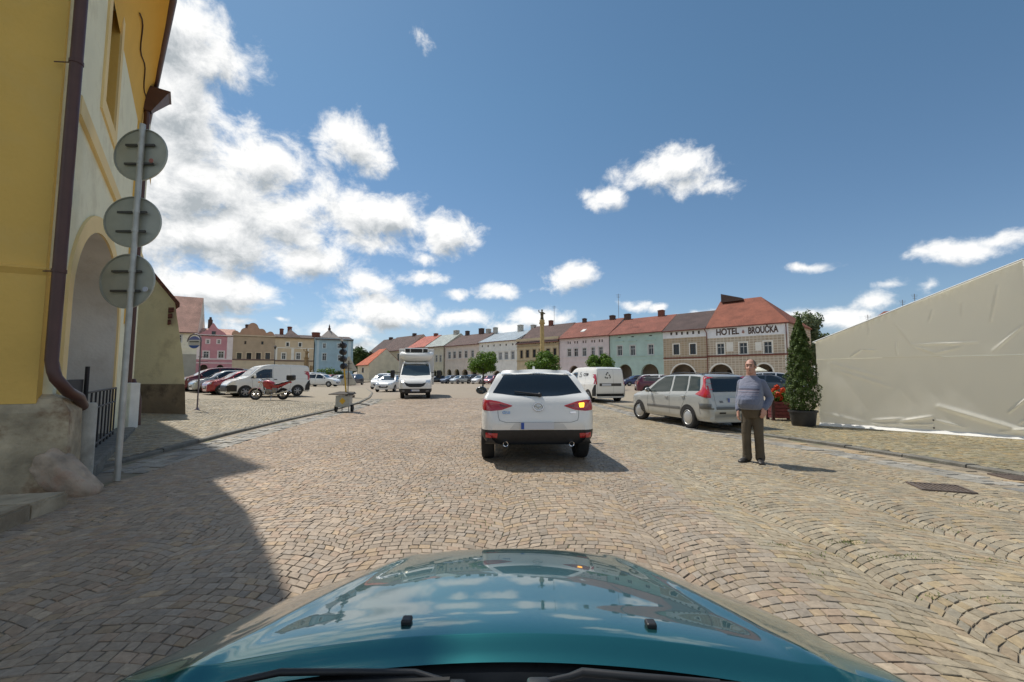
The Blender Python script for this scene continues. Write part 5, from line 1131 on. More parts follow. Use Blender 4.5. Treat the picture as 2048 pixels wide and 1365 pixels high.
def make_rim(r, w, spokes, style, m):
    k = ('r', r, w, spokes, style, m.name)
    if k not in _T:
        mb = MB(); x1 = w * .5 - w * .35 - .006
        mb.lathe([(r, x1 - .06), (r, x1 + .004), (r * .95, x1 + .012), (r * .90, x1), (r * .88, x1 - .05)], (0, 0, 0), 36, 'x', caps=False)
        if style == 'cap':
            mb.lathe([(r * .92, x1 - .008), (r * .70, x1 + .012), (r * .3, x1 + .016), (0, x1 + .018)], (0, 0, 0), 36, 'x', caps=False)
        else:
            mb.lathe([(r * .24, x1 - .03), (r * .22, x1 + .004), (0, x1 + .008)], (0, 0, 0), 16, 'x', caps=False)
            for q in range(spokes):
                a = 2 * math.pi * q / spokes; ca, sa = math.cos(a), math.sin(a); wv = r * .15 * (5 / spokes) ** .5
                st = len(mb.v)
                for rr_, ww, xo in ((r * .15, wv * 1.2, .006), (r * .93, wv, -.004)):
                    for dx, dw in ((-.03, -1), (0, -1), (0, 1), (-.03, 1)): mb.v.append((x1 + xo + dx, rr_ * ca - dw * ww * sa, rr_ * sa + dw * ww * ca))
                mb.f += [tuple(st + i for i in f) for f in ((0, 1, 5, 4), (1, 2, 6, 5), (2, 3, 7, 6), (4, 5, 6, 7))]
        me = mb.mesh('rim', m, 40); me.materials.append(BLACK)
        st = len(me.vertices)
        _T[k] = me
    return _T[k]
def plate(car, x, y, z, ax, w=.52, h=.11, parent=None, tilt=0.0):
    sg = -1 if ax == 'B' else 1; mb = MB(); mb.box(x - w / 2, y - .008, z - h / 2, x + w / 2, y + .008, z + h / 2); o = mb.build('number_plate', PLATE, parent or car.t)
    mb = MB(); xx = x - w / 2 if ax == 'B' else x + w / 2 - .05; mb.box(xx + .002, y + sg * .009 - .001, z - h / 2 + .004, xx + .048, y + sg * .009 + .001, z + h / 2 - .004); mb.build('plate_band', PLBLUE, o); return o
# ------------------ the white crossover in front of us
d0 = G(1072, 922)
sx_, sy_ = .33, 8.84
suv = Car('crossover_car', 'white crossover car ahead on the cobbled road with its right indicator lit', 'car', (sx_, sy_, 0), R(2.0),
    [(-2.06, .36), (-2.115, .50), (-2.135, .66), (-2.10, .80), (-2.06, .93), (-2.00, 1.04), (-1.92, 1.10), (-1.62, 1.42), (-1.40, 1.435), (-.9, 1.465), (-.2, 1.47), (.35, 1.43), (.75, 1.32), (1.15, 1.10), (1.5, 1.03), (1.9, .93), (2.1, .80), (2.14, .6), (2.1, .36)],
    [(-2.2, 1.035), (-1.6, 1.045), (-.5, 1.00), (.6, .96), (1.2, .98), (2.2, .95)],
    [(-2.14, .70), (-2.08, .80), (-1.95, .862), (-1.6, .882), (-1.0, .872), (0, .862), (1.2, .88), (1.7, .86), (2.0, .78), (2.14, .62)], WHITEP, tumble=.56, zb=lambda y: .30 if abs(y) < 1.6 else .34, zmid=.62, belt_in=.015, lower=(.555, BLACK))
suv.wheels(-1.29, 1.28, .345, .80, .215, rim=mat('rim_dark', (.06, .06, .065), .4, metal=.7))
s = suv
gl = s.patch('rear_window', [(-.52, 1.385), (0, 1.405), (.52, 1.385)], [(-.70, 1.105), (-.35, 1.06), (0, 1.048), (.35, 1.06), (.70, 1.105)], 'B', GLASS, off=.005, nu=30, nv=14)[0]
mb = MB()
s.patch('spoiler', [(-.56, 1.46), (0, 1.475), (.56, 1.46)], [(-.575, 1.385), (0, 1.405), (.575, 1.385)], 'B', WHITEP, off=.055, nu=24, nv=4)
for sx in (-1, 1):   # slim wrap-round lamps
    f = lambda P: [(sx * x, z) for x, z in P]
    lamp = s.patch('tail_light', f([(.835, .995), (.74, 1.00), (.60, .975), (.40, .915)]), f([(.835, .845), (.72, .835), (.56, .850), (.40, .905)]), 'B', REDL, off=.012, nu=20, nv=6)[0]
    s.patch('tail_light', [(-2.05, 1.0), (-1.9, 1.02), (-1.70, 1.01)] if 1 else 0, [(-2.05, .84), (-1.9, .88), (-1.70, 1.0)], 'L' if sx < 0 else 'R', REDL, off=.010, nu=10, nv=4)
    if sx > 0:
        s.patch('indicator', [(.62, .955), (.72, .965)], [(.63, .875), (.70, .878)], 'B', mat('indicator_lit', (.9, .4, .02), .3, emit=(1.0, .42, .03), es=3.2), lamp, off=.017, nu=8, nv=4)
    else:
        s.patch('reversing_lens', [(-.60, .955), (-.50, .93)], [(-.60, .885), (-.50, .89)], 'B', mat('lens_dark_red', (.16, .01, .014), .15, coat=1), lamp, off=.015, nu=6, nv=3)
    s.patch('inner_lens', f([(.56, .945), (.44, .912)]), f([(.56, .875), (.44, .897)]), 'B', mat('lens_dark_red', (.16, .01, .014), .15, coat=1), lamp, off=.0155, nu=8, nv=3)
    s.patch('reflector', f([(.80, .515), (.62, .505)]), f([(.80, .44), (.63, .435)]), 'B', REDL, off=.01, nu=8, nv=3)
    mb = MB(); mb.lathe([(.031, .03), (.031, -.03), (.039, -.034), (.039, .08)], (sx * .50, -2.085, .345), 20, 'y', caps=False); ex = mb.build('exhaust_pipe', CHROME, s.t, smooth=40); mb = MB(); mb.lathe([(0, .0), (.031, .0)], (sx * .50, -2.085, .345), 20, 'y', caps=False); mb.build('exhaust_bore', BLACK, ex)
    # shark fin rails and seams
    s.patch('rail', [(sx * .565, -1.30), (sx * .565, .3)], [(sx * .585, -1.30), (sx * .585, .3)], 'T', BLACK, off=.012, nu=16, nv=1)
s.line('tailgate_gap', [(-.62, .90), (-.615, .78), (-.60, .70), (-.50, .668), (.50, .668), (.60, .70), (.615, .78), (.62, .90)], 'B', mat('gap_grey', (.22, .22, .215), .6))
s.patch('plate_recess', [(-.36, .665), (.36, .665)], [(-.44, .562), (.44, .562)], 'B', mat('white_recess', (.62, .62, .6), .45), off=.002, nu=14, nv=3)
plate(s, -.02, -2.150, .617, 'B', .50, .105)
mb = MB(); fin = [(-.05, 0), (.06, 0), (.035, .05), (-.04, .075)]
mb.prism([(-1.28, 1.42), (-1.08, 1.44), (-1.20, 1.525), (-1.25, 1.53)], .035, 'x', -.0175); mb.build('antenna', WHITEP, s.t)
# wiper on the rear window
h1, h2, h3 = [s.hit(x, z, 'B')[0] + Vector((0, -.03, .01)) for x, z in ((.03, 1.065), (-.12, 1.085), (-.36, 1.115))]
mb = MB(); mb.tube([h1, h2, h3], [.022, .014, .008], 8); mb.ball(h1, .035, 10, 6); mb.build('wiper', BLACK, s.t, smooth=50)
# badge and model lettering
def badge_text(car, txt, xc, z, size, m, ax='B', parent=None, off=.006, bold=0.004, xs=1.0):
    tm = text_mb(txt, size, .002, bold); out = MB(); vv = []
    for (x, y, zz) in tm.v:
        a = xc + (x * xs); h = car.hit(a, z + y, ax)
        p = h[0] + h[1] * (off + zz) if h[0] else Vector((a, -2.1, z + y)); vv.append(p)
    out.add(vv, tm.f); return out.build('lettering', m, parent or car.t, fix=False)
badge_text(s, 'CX-3', -.49, .795, .052, CHROME); badge_text(s, 'AWD', .53, .80, .036, CHROME)
ring = []
hb = s.hit(0, .895, 'B')[0]; mb = MB(); mb.tube([(hb.x + .075 * math.cos(a), hb.y - .014 - .025 * math.sin(a) * -1, hb.z + .058 * math.sin(a)) for a in np.linspace(0, 2 * math.pi, 28, endpoint=False)], .008, 6, close=True)
mb.tube([(hb.x - .066, hb.y - .016, hb.z + .022), (hb.x - .03, hb.y - .016, hb.z + .012), (hb.x, hb.y - .016, hb.z - .018), (hb.x + .03, hb.y - .016, hb.z + .012), (hb.x + .066, hb.y - .016, hb.z + .022)], .006, 6); mb.build('badge', CHROME, s.t, smooth=60)
s.patch('side_window', [(-1.45, 1.36), (-.8, 1.41), (0, 1.41), (.45, 1.33), (.85, 1.10)], [(-1.45, 1.16), (-.8, 1.05), (0, 1.03), (.45, 1.02), (.9, 1.02)], 'L', GLASS, mirror=True, nu=30, nv=8)
s.patch('windscreen', [(-.52, 1.47), (.52, 1.47)], [(-.68, 1.12), (.68, 1.12)], 'F', GLASS, nu=16, nv=8)
s.mirrors(.62, 1.06, .86, mat('mirror_black', (.012, .012, .013), .25, coat=1), (.12, .06, .085))
for sx in (-1, 1): s.patch('headlight', [(sx * .45, .78), (sx * .78, .84)], [(sx * .45, .70), (sx * .78, .72)], 'F', CLEARL, nu=8, nv=4)
s.line('door_gap', [(-.55, 1.02), (-.6, .5)], 'L', mirror=True); s.line('door_gap', [(.62, 1.0), (.6, .5)], 'L', mirror=True)
# ------------------ silver estate on the right
def place(px_r, px_f): pass
SILV = mat('silver_paint', (.43, .435, .41), .32, metal=.35, coat=1.0, var=.02, vscale=9)
A, B = G(1378, 857), G(1280, 839)      # contact of near-side rear and front tyres (left side of the car)
dv = (B - A)[:2]; ang = math.atan2(dv[1], dv[0]) - math.pi / 2; dv /= np.linalg.norm(dv); nv_ = np.array([dv[1], -dv[0]])
ctr = A[:2] + dv * 1.17 + nv_ * .80
est = Car('estate_car', 'silver estate car with tall red rear lights parked behind the standing man', 'car', (*ctr, 0), ang,
    [(-1.94, .34), (-2.0, .48), (-1.985, .62), (-1.94, .75), (-1.90, .92), (-1.80, 1.10), (-1.66, 1.33), (-1.50, 1.40), (-.9, 1.425), (-.2, 1.42), (.30, 1.35), (.68, 1.13), (1.02, .945), (1.5, .84), (1.85, .72), (2.0, .56), (2.0, .40), (1.94, .28)],
    [(-2.1, .93), (-1.4, .92), (0, .87), (1.0, .82), (2.1, .74)],
    [(-2.0, .66), (-1.93, .76), (-1.7, .815), (-1.0, .83), (0, .83), (1.1, .825), (1.6, .79), (1.9, .68), (2.0, .56)], SILV, tumble=.36, zb=.21, zmid=.52)
s = est
s.wheels(-1.17, 1.27, .29, .765, .19, rim=mat('hubcap_silver', (.5, .5, .49), .35, metal=.5), style='cap', steer=R(14))
s.patch('rear_window', [(-.50, 1.345), (.50, 1.345)], [(-.60, .965), (.60, .965)], 'B', GLASS, off=.006, nu=18, nv=10)
for sx in (-1, 1):
    ax = 'L' if sx < 0 else 'R'
    s.patch('tail_light', [(-1.565, 1.365), (-1.64, 1.18), (-1.64, 1.02), (-1.47, .90)], [(-1.66, 1.32), (-1.80, 1.10), (-1.88, .95), (-1.93, .80)], ax, REDL, off=.010, nu=16, nv=6)
    s.patch('tail_light', [(sx * .645, 1.12), (sx * .675, .98), (sx * .69, .82)], [(sx * .70, 1.12), (sx * .755, 1.0), (sx * .81, .82)], 'B', REDL, off=.010, nu=12, nv=4)
    s.patch('front_side_window', [(-.30, 1.365), (.10, 1.35), (.45, 1.18), (.80, .92)], [(-.34, .93), (.10, .905), (.45, .895), (.83, .89)], ax, GLASSG, off=.004, nu=20, nv=8)
    s.patch('rear_side_window', [(-1.0, 1.365), (-.38, 1.37)], [(-1.08, .965), (-.42, .945)], ax, GLASSG, off=.004, nu=12, nv=8)
    s.patch('quarter_window', [(-1.48, 1.345), (-1.07, 1.365)], [(-1.60, .985), (-1.14, .97)], ax, GLASSG, off=.004, nu=8, nv=8)
    s.patch('side_moulding', [(-.85, .545), (.80, .53)], [(-.85, .475), (.80, .465)], ax, mat('moulding_grey', (.13, .13, .125), .5), off=.014, nu=20, nv=2)
    s.patch('bumper_strip', [(-1.99, .66), (-1.90, .68), (-1.62, .67)], [(-1.99, .54), (-1.90, .54), (-1.66, .545)], ax, mat('bumper_strip_grey', (.09, .09, .085), .35, coat=.6), off=.02, nu=12, nv=4)
    s.line('door_gap', [(-.36, .93), (-.36, .30)], ax); s.line('door_gap', [(.76, .90), (.78, .60), (.74, .32)], ax); s.line('door_gap', [(-1.10, .95), (-1.02, .70), (-.85, .45), (-.84, .30)], ax); s.line('bumper_gap', [(-1.62, .70), (-1.66, .40)], ax)
    for y, z in ((-.22, .79), (-.98, .83)):
        h = s.hit(y, z, ax)[0]; mb = MB(); mb.tube([(h.x + sx * .02, y - .07, z), (h.x + sx * .028, y, z + .004), (h.x + sx * .02, y + .07, z)], .014, 8); mb.build('door_handle', SILV, s.t, smooth=60)
    s.patch('headlight', [(sx * .42, .70), (sx * .70, .74)], [(sx * .42, .60), (sx * .66, .62)], 'F', CLEARL, nu=8, nv=4)
    hh = [s.hit(sx * .47, y, 'T')[0] for y in (-1.42, -1.2, -.6, 0, .12)]; mb = MB(); mb.tube([h + Vector((0, 0, z)) for h, z in zip(hh, (.0, .04, .05, .045, 0))], .014, 8); mb.build('roof_rail', mat('rail_black', (.02, .02, .02), .4), s.t, smooth=60)
s.patch('bumper_strip', [(-.60, .60), (.60, .60)], [(-.60, .53), (.60, .53)], 'B', mat('bumper_strip_grey', (.09, .09, .085), .35, coat=.6), off=.014, nu=14, nv=2)
s.line('tailgate_gap', [(-.60, .93), (-.59, .62), (.59, .62), (.60, .93)], 'B'); 
s.patch('reflector', [(.35, .44), (.52, .44)], [(.35, .36), (.52, .36)], 'B', REDL, off=.01, nu=6, nv=3); s.patch('fog_lamp', [(-.52, .47), (-.33, .47)], [(-.52, .43), (-.33, .43)], 'B', BLACK, off=.008, nu=6, nv=2)
h = s.hit(0, .75, 'B')[0]; plate(s, 0.02, h.y - .012, .76, 'B', .50, .11)
s.patch('windscreen', [(-.46, 1.32), (.46, 1.32)], [(-.62, .96), (.62, .96)], 'F', GLASS, nu=14, nv=8)
s.mirrors(.62, .95, .8, SILV, (.09, .055, .07))
badge_text(s, '206', -.42, .70, .07, mat('badge_grey', (.2, .2, .2), .3, metal=.8))
# ------------------ generic parked cars
def pcol(name, rgb, metal=.35): return mat('paint_' + name, rgb, .34, metal=metal, coat=1.0, var=.02, vscale=9)
KINDS = {
 'hatch': dict(prof=[(-1.86, .30), (-1.93, .45), (-1.92, .62), (-1.88, .85), (-1.80, .98), (-1.52, 1.33), (-1.30, 1.42), (-.6, 1.455), (0, 1.44), (.42, 1.33), (.80, 1.08), (1.08, .95), (1.5, .86), (1.82, .74), (1.95, .55), (1.92, .34)], belt=[(-2, .92), (0, .885), (1, .87), (2, .8)], plan=[(-1.93, .62), (-1.85, .74), (-1.5, .81), (0, .825), (1.1, .82), (1.6, .78), (1.85, .68), (1.95, .56)], wb=(-1.20, 1.24), r=.295, L=1.93,
   win=[('front_window', [(-.22, 1.37), (.12, 1.36), (.45, 1.20), (.84, .94)], [(-.26, .93), (.12, .92), (.45, .91), (.87, .915)]), ('rear_window_side', [(-1.26, 1.35), (-.32, 1.38)], [(-1.42, .98), (-.36, .94)])], rw=([(-.46, 1.35), (.46, 1.35)], [(-.60, 1.0), (.60, 1.0)]), ws=([(-.46, 1.37), (.46, 1.37)], [(-.62, .99), (.62, .99)])),
 'mpv': dict(prof=[(-1.98, .30), (-2.06, .45), (-2.06, .65), (-2.02, .95), (-1.92, 1.10), (-1.70, 1.48), (-1.50, 1.60), (-.6, 1.65), (.2, 1.60), (.70, 1.44), (1.15, 1.14), (1.42, 1.03), (1.75, .92), (2.0, .76), (2.12, .55), (2.08, .34)], belt=[(-2.1, 1.0), (0, .96), (1.2, .95), (2.1, .85)], plan=[(-2.06, .66), (-1.98, .78), (-1.6, .85), (0, .87), (1.2, .865), (1.7, .82), (2.0, .70), (2.12, .58)], wb=(-1.30, 1.36), r=.315, L=2.1,
   win=[('front_window', [(-.10, 1.55), (.35, 1.50), (.70, 1.34), (1.12, 1.04)], [(-.14, 1.02), (.35, 1.0), (.7, 1.0), (1.14, 1.01)]), ('rear_window_side', [(-1.02, 1.56), (-.20, 1.56)], [(-1.06, 1.05), (-.24, 1.03)]), ('quarter_window', [(-1.56, 1.50), (-1.10, 1.55)], [(-1.72, 1.10), (-1.14, 1.06)])], rw=([(-.50, 1.50), (.50, 1.50)], [(-.64, 1.12), (.64, 1.12)]), ws=([(-.50, 1.53), (.50, 1.53)], [(-.68, 1.10), (.68, 1.10)])),
 'sedan': dict(prof=[(-2.1, .32), (-2.18, .48), (-2.17, .66), (-2.12, .86), (-2.0, .97), (-1.62, 1.01), (-1.35, 1.12), (-.95, 1.36), (-.6, 1.42), (0, 1.42), (.45, 1.33), (.92, 1.06), (1.18, .95), (1.65, .86), (1.98, .74), (2.12, .55), (2.08, .34)], belt=[(-2.2, .92), (0, .885), (1, .87), (2.2, .8)], plan=[(-2.18, .64), (-2.08, .76), (-1.6, .83), (0, .85), (1.2, .84), (1.7, .80), (2.0, .68), (2.12, .56)], wb=(-1.28, 1.33), r=.305, L=2.1,
   win=[('front_window', [(-.15, 1.36), (.18, 1.35), (.5, 1.20), (.92, .94)], [(-.18, .93), (.18, .92), (.5, .91), (.95, .915)]), ('rear_window_side', [(-.85, 1.31), (-.25, 1.35)], [(-1.2, .97), (-.29, .94)])], rw=([(-.46, 1.33), (.46, 1.33)], [(-.60, 1.06), (.60, 1.06)]), ws=([(-.48, 1.36), (.48, 1.36)], [(-.64, .99), (.64, .99)])),
}
def generic(kind, label, m, x, y, ang, group, roof=None, name=None, detail=True, rim=None):
    k = KINDS[kind]
    c = Car(name or {'hatch': 'hatchback_car', 'mpv': 'minivan_car', 'sedan': 'saloon_car'}[kind], label, 'car', (x, y, gz(x, y)), ang, k['prof'], k['belt'], k['plan'], m, tumble=.40, n=64, zb=.22, group=group)
    c.wheels(k['wb'][0], k['wb'][1], k['r'], .7, .19, rim=rim or RIM, style='alloy')
    for n_, a, b in k['win']: c.patch(n_, a, b, 'L', GLASS, mirror=True, nu=14, nv=6)
    c.patch('rear_window', *k['rw'], 'B', GLASS, nu=10, nv=5); c.patch('windscreen', *k['ws'], 'F', mat('windscreen_glass', (.02, .028, .03), .03, coat=.8, spec=.8), nu=12, nv=6)
    L_ = k['L']; zt = .80 if kind != 'mpv' else .90; wF = k['plan'][-3][1] + .06; wB = k['plan'][1][1]
    for sx in (-1, 1):
        c.patch('headlight', [(sx * .36, zt - .06), (sx * wF, zt + .02)], [(sx * .38, zt - .18), (sx * wF, zt - .14)], 'F', CLEARL, off=.008, nu=8, nv=4)
        c.patch('tail_light', [(sx * (wB - .2), zt + .16), (sx * (wB - .02), zt + .16)], [(sx * (wB - .18), zt - .06), (sx * (wB - .01), zt - .06)], 'B', REDL, off=.008, nu=5, nv=5)
    c.patch('grille', [(-.42, .52), (.42, .52)], [(-.34, .36), (.34, .36)], 'F', BLACK, off=.008, nu=8, nv=3)
    c.patch('bumper_trim', [(-.6, .46), (.6, .46)], [(-.6, .36), (.6, .36)], 'B', BLACK, off=.006, nu=8, nv=2)
    for ax, sg in (('F', 1), ('B', -1)):
        h = c.hit(0, .50 if ax == 'F' else .62, ax)[0]; plate(c, 0, h.y + sg * .014, h.z, ax)
    c.mirrors(.70 if kind != 'mpv' else .98, .98 if kind != 'mpv' else 1.06, .8, m, (.085, .05, .065))
    if detail:
        c.line('door_gap', [(-.28, .93), (-.30, .32)], 'L', mirror=True); c.line('door_gap', [(.82, .90), (.80, .34)], 'L', mirror=True); c.line('door_gap', [(-1.08, .95), (-.92, .62), (-.86, .34)], 'L', mirror=True)
        for y_ in (-.16, -.92):
            for sx in (-1, 1):
                h = c.hit(y_, .82, 'L' if sx < 0 else 'R')[0]; mb = MB(); mb.tube([(h.x + sx * .012, y_ - .07, .82), (h.x + sx * .022, y_, .823), (h.x + sx * .012, y_ + .07, .82)], .013, 6); mb.build('door_handle', m, c.t)
    if roof: c.patch('roof_panel', [(-.655, -1.5), (-.655, .5)], [(.655, -1.5), (.655, .5)], 'T', roof, off=.009, nu=20, nv=14)
    return c
def zl_at(px, d): 
    x = (px - CX) / F * d; return x
fw = np.array([-.68, -.733]); angL = math.atan2(fw[1], fw[0]) - math.pi / 2
def by_front(px, d, L):
    fpt = np.array([(px - CX) / F * d, d]); return fpt - fw * L
RP = pcol('red', (.30, .018, .024)); DRP = pcol('dark_red', (.13, .012, .02)); GSL = pcol('grey_silver', (.38, .40, .40), .6); NAVY = pcol('navy', (.012, .017, .04)); BLK = pcol('black', (.012, .012, .014)); DGR = pcol('dark_grey', (.045, .05, .055), .5); WHT_ = pcol('white', (.74, .74, .72), 0); MAR = pcol('maroon', (.12, .018, .04)); BLU_ = pcol('blue', (.02, .03, .12)); GBL = pcol('grey_blue', (.13, .16, .22), .5); PNKM = pcol('pink_maroon', (.22, .05, .07))
GRPL = 'cars parked in a row on the left side of the square'; GRPR = 'cars parked in front of the right row of houses'
p = by_front(411, 25.9, 1.95); generic('hatch', 'bright red hatchback parked directly behind the white delivery van', RP, *p, angL, GRPL)
p = by_front(383, 28.0, 1.95); generic('hatch', 'silver grey hatchback between the bright red hatchback and the dark red minivan', GSL, *p, angL, GRPL)
p = by_front(358, 29.4, 2.1); generic('mpv', 'dark red minivan farthest along the left parked row, beside the bus stop pole', DRP, *p, angL, GRPL)
p = by_front(392, 34.5, 2.1); generic('mpv', 'pale silver minivan whose roof shows over the dark red minivan', pcol('pale_silver', (.5, .52, .53), .5), *p, angL, GRPL)
p = by_front(470, 31.0, 1.95); generic('sedan', 'dark maroon saloon with only its roof showing between red hatchback and van', pcol('deep_maroon', (.05, .012, .014)), *p, angL, GRPL)
fab = (G(645, 769, .38)); xx, yy = (645 - CX) / F * 49.5, 49.5; generic('hatch', 'small white hatchback parked side on in the open left of the triangular signs', WHT_, xx, yy, R(-90 - 6), None, rim=mat('hubcap_silver2', (.5, .5, .49), .35, metal=.5))
generic('mpv', 'dark navy minivan with a pale roof parked behind the white hatchback', NAVY, (622 - CX) / F * 56, 56, R(160), GRPL, roof=pcol('pale_roof', (.5, .54, .58), .3))
generic('hatch', 'red hatchback far off behind the bonnet of the white hatchback', RP, (662 - CX) / F * 62, 62, R(150), GRPL, detail=False)
generic('hatch', 'silver hatchback far off just left of the traffic light post', GSL, (681 - CX) / F * 60, 60, R(146), GRPL, detail=False)
generic('mpv', 'dark blue minivan standing behind the triangular road signs', NAVY, (708 - CX) / F * 66, 66, R(175), GRPL, detail=False)
c = generic('mpv', 'silver white car with its headlights on following the lorry', WHT_, (770 - CX) / F * 47, 47, R(176), 'oncoming cars behind the lorry', detail=False)
LIT = mat('headlight_lit', (.9, .85, .7), .2, emit=(1, .86, .6), es=5)
for sx in (-1, 1): c.patch('lit_lamp', [(sx * .44, .86), (sx * .62, .88)], [(sx * .44, .78), (sx * .62, .78)], 'F', LIT, off=.016, nu=4, nv=3)
generic('hatch', 'white car right behind the left edge of the lorry', WHT_, (782 - CX) / F * 39, 39, R(178), 'oncoming cars behind the lorry', detail=False)
# right background cars (first of each kind built, the rest are copies)
D_ = 78
a1 = generic('sedan', 'black saloon parked right of the lorry in front of the blush house', BLK, (876 - CX) / F * D_, D_, R(120), GRPR, detail=False)
a2 = generic('hatch', 'grey blue hatchback parked between the black saloon and a silver hatchback', GBL, (901 - CX) / F * D_, D_, R(140), GRPR, detail=False)
a3 = generic('hatch', 'silver hatchback with its bonnet towards us, left of the lollipop tree trunk', GSL, (921 - CX) / F * 76, 76, R(140), GRPR, detail=False)
a4 = generic('mpv', 'dark grey minivan parked right of the silver hatchback before the white house', DGR, (943 - CX) / F * 78, 78, R(140), GRPR, detail=False)
generic('sedan', 'pale silver saloon half hidden behind the lollipop tree trunk', WHT_, (962 - CX) / F * 76, 76, R(150), GRPR, detail=False)
generic('hatch', 'pinkish red hatchback parked left of the white crossover car', PNKM, (984 - CX) / F * 72, 72, R(155), GRPR, detail=False)
generic('hatch', 'dark blue hatchback parked in front of the mint house arches', BLU_, (1270 - CX) / F * 60, 60, R(100), GRPR, detail=False)
generic('mpv', 'silver minivan showing over the bonnet of the white delivery van with recycling logos', GSL, (1150 - CX) / F * 40, 40, R(60), GRPR, detail=False)
generic('hatch', 'plum red hatchback with a white roof behind the silver estate car', MAR, (1322 - CX) / F * 33.5, 33.5, R(-98), GRPR, roof=WHT_)
generic('sedan', 'dark navy saloon whose roof shows above the silver estate car', NAVY, (1366 - CX) / F * 42, 42, R(-80), GRPR, detail=False)
generic('hatch', 'bright red hatchback showing a strip of roof above the silver estate car', RP, (1402 - CX) / F * 44, 44, R(-70), GRPR, detail=False)
generic('hatch', 'white hatchback seen to the left of the standing man', WHT_, (1462 - CX) / F * 34, 34, R(-120), GRPR, detail=False)
generic('sedan', 'dark slate grey saloon just right of the standing man', pcol('slate', (.05, .065, .085), .5), (1537 - CX) / F * 30, 30, R(-122), GRPR)
generic('mpv', 'silver white minivan parked beyond the dark slate saloon near the hotel', pcol('silver_white', (.6, .62, .64), .3), (1552 - CX) / F * 35, 35, R(-112), GRPR)
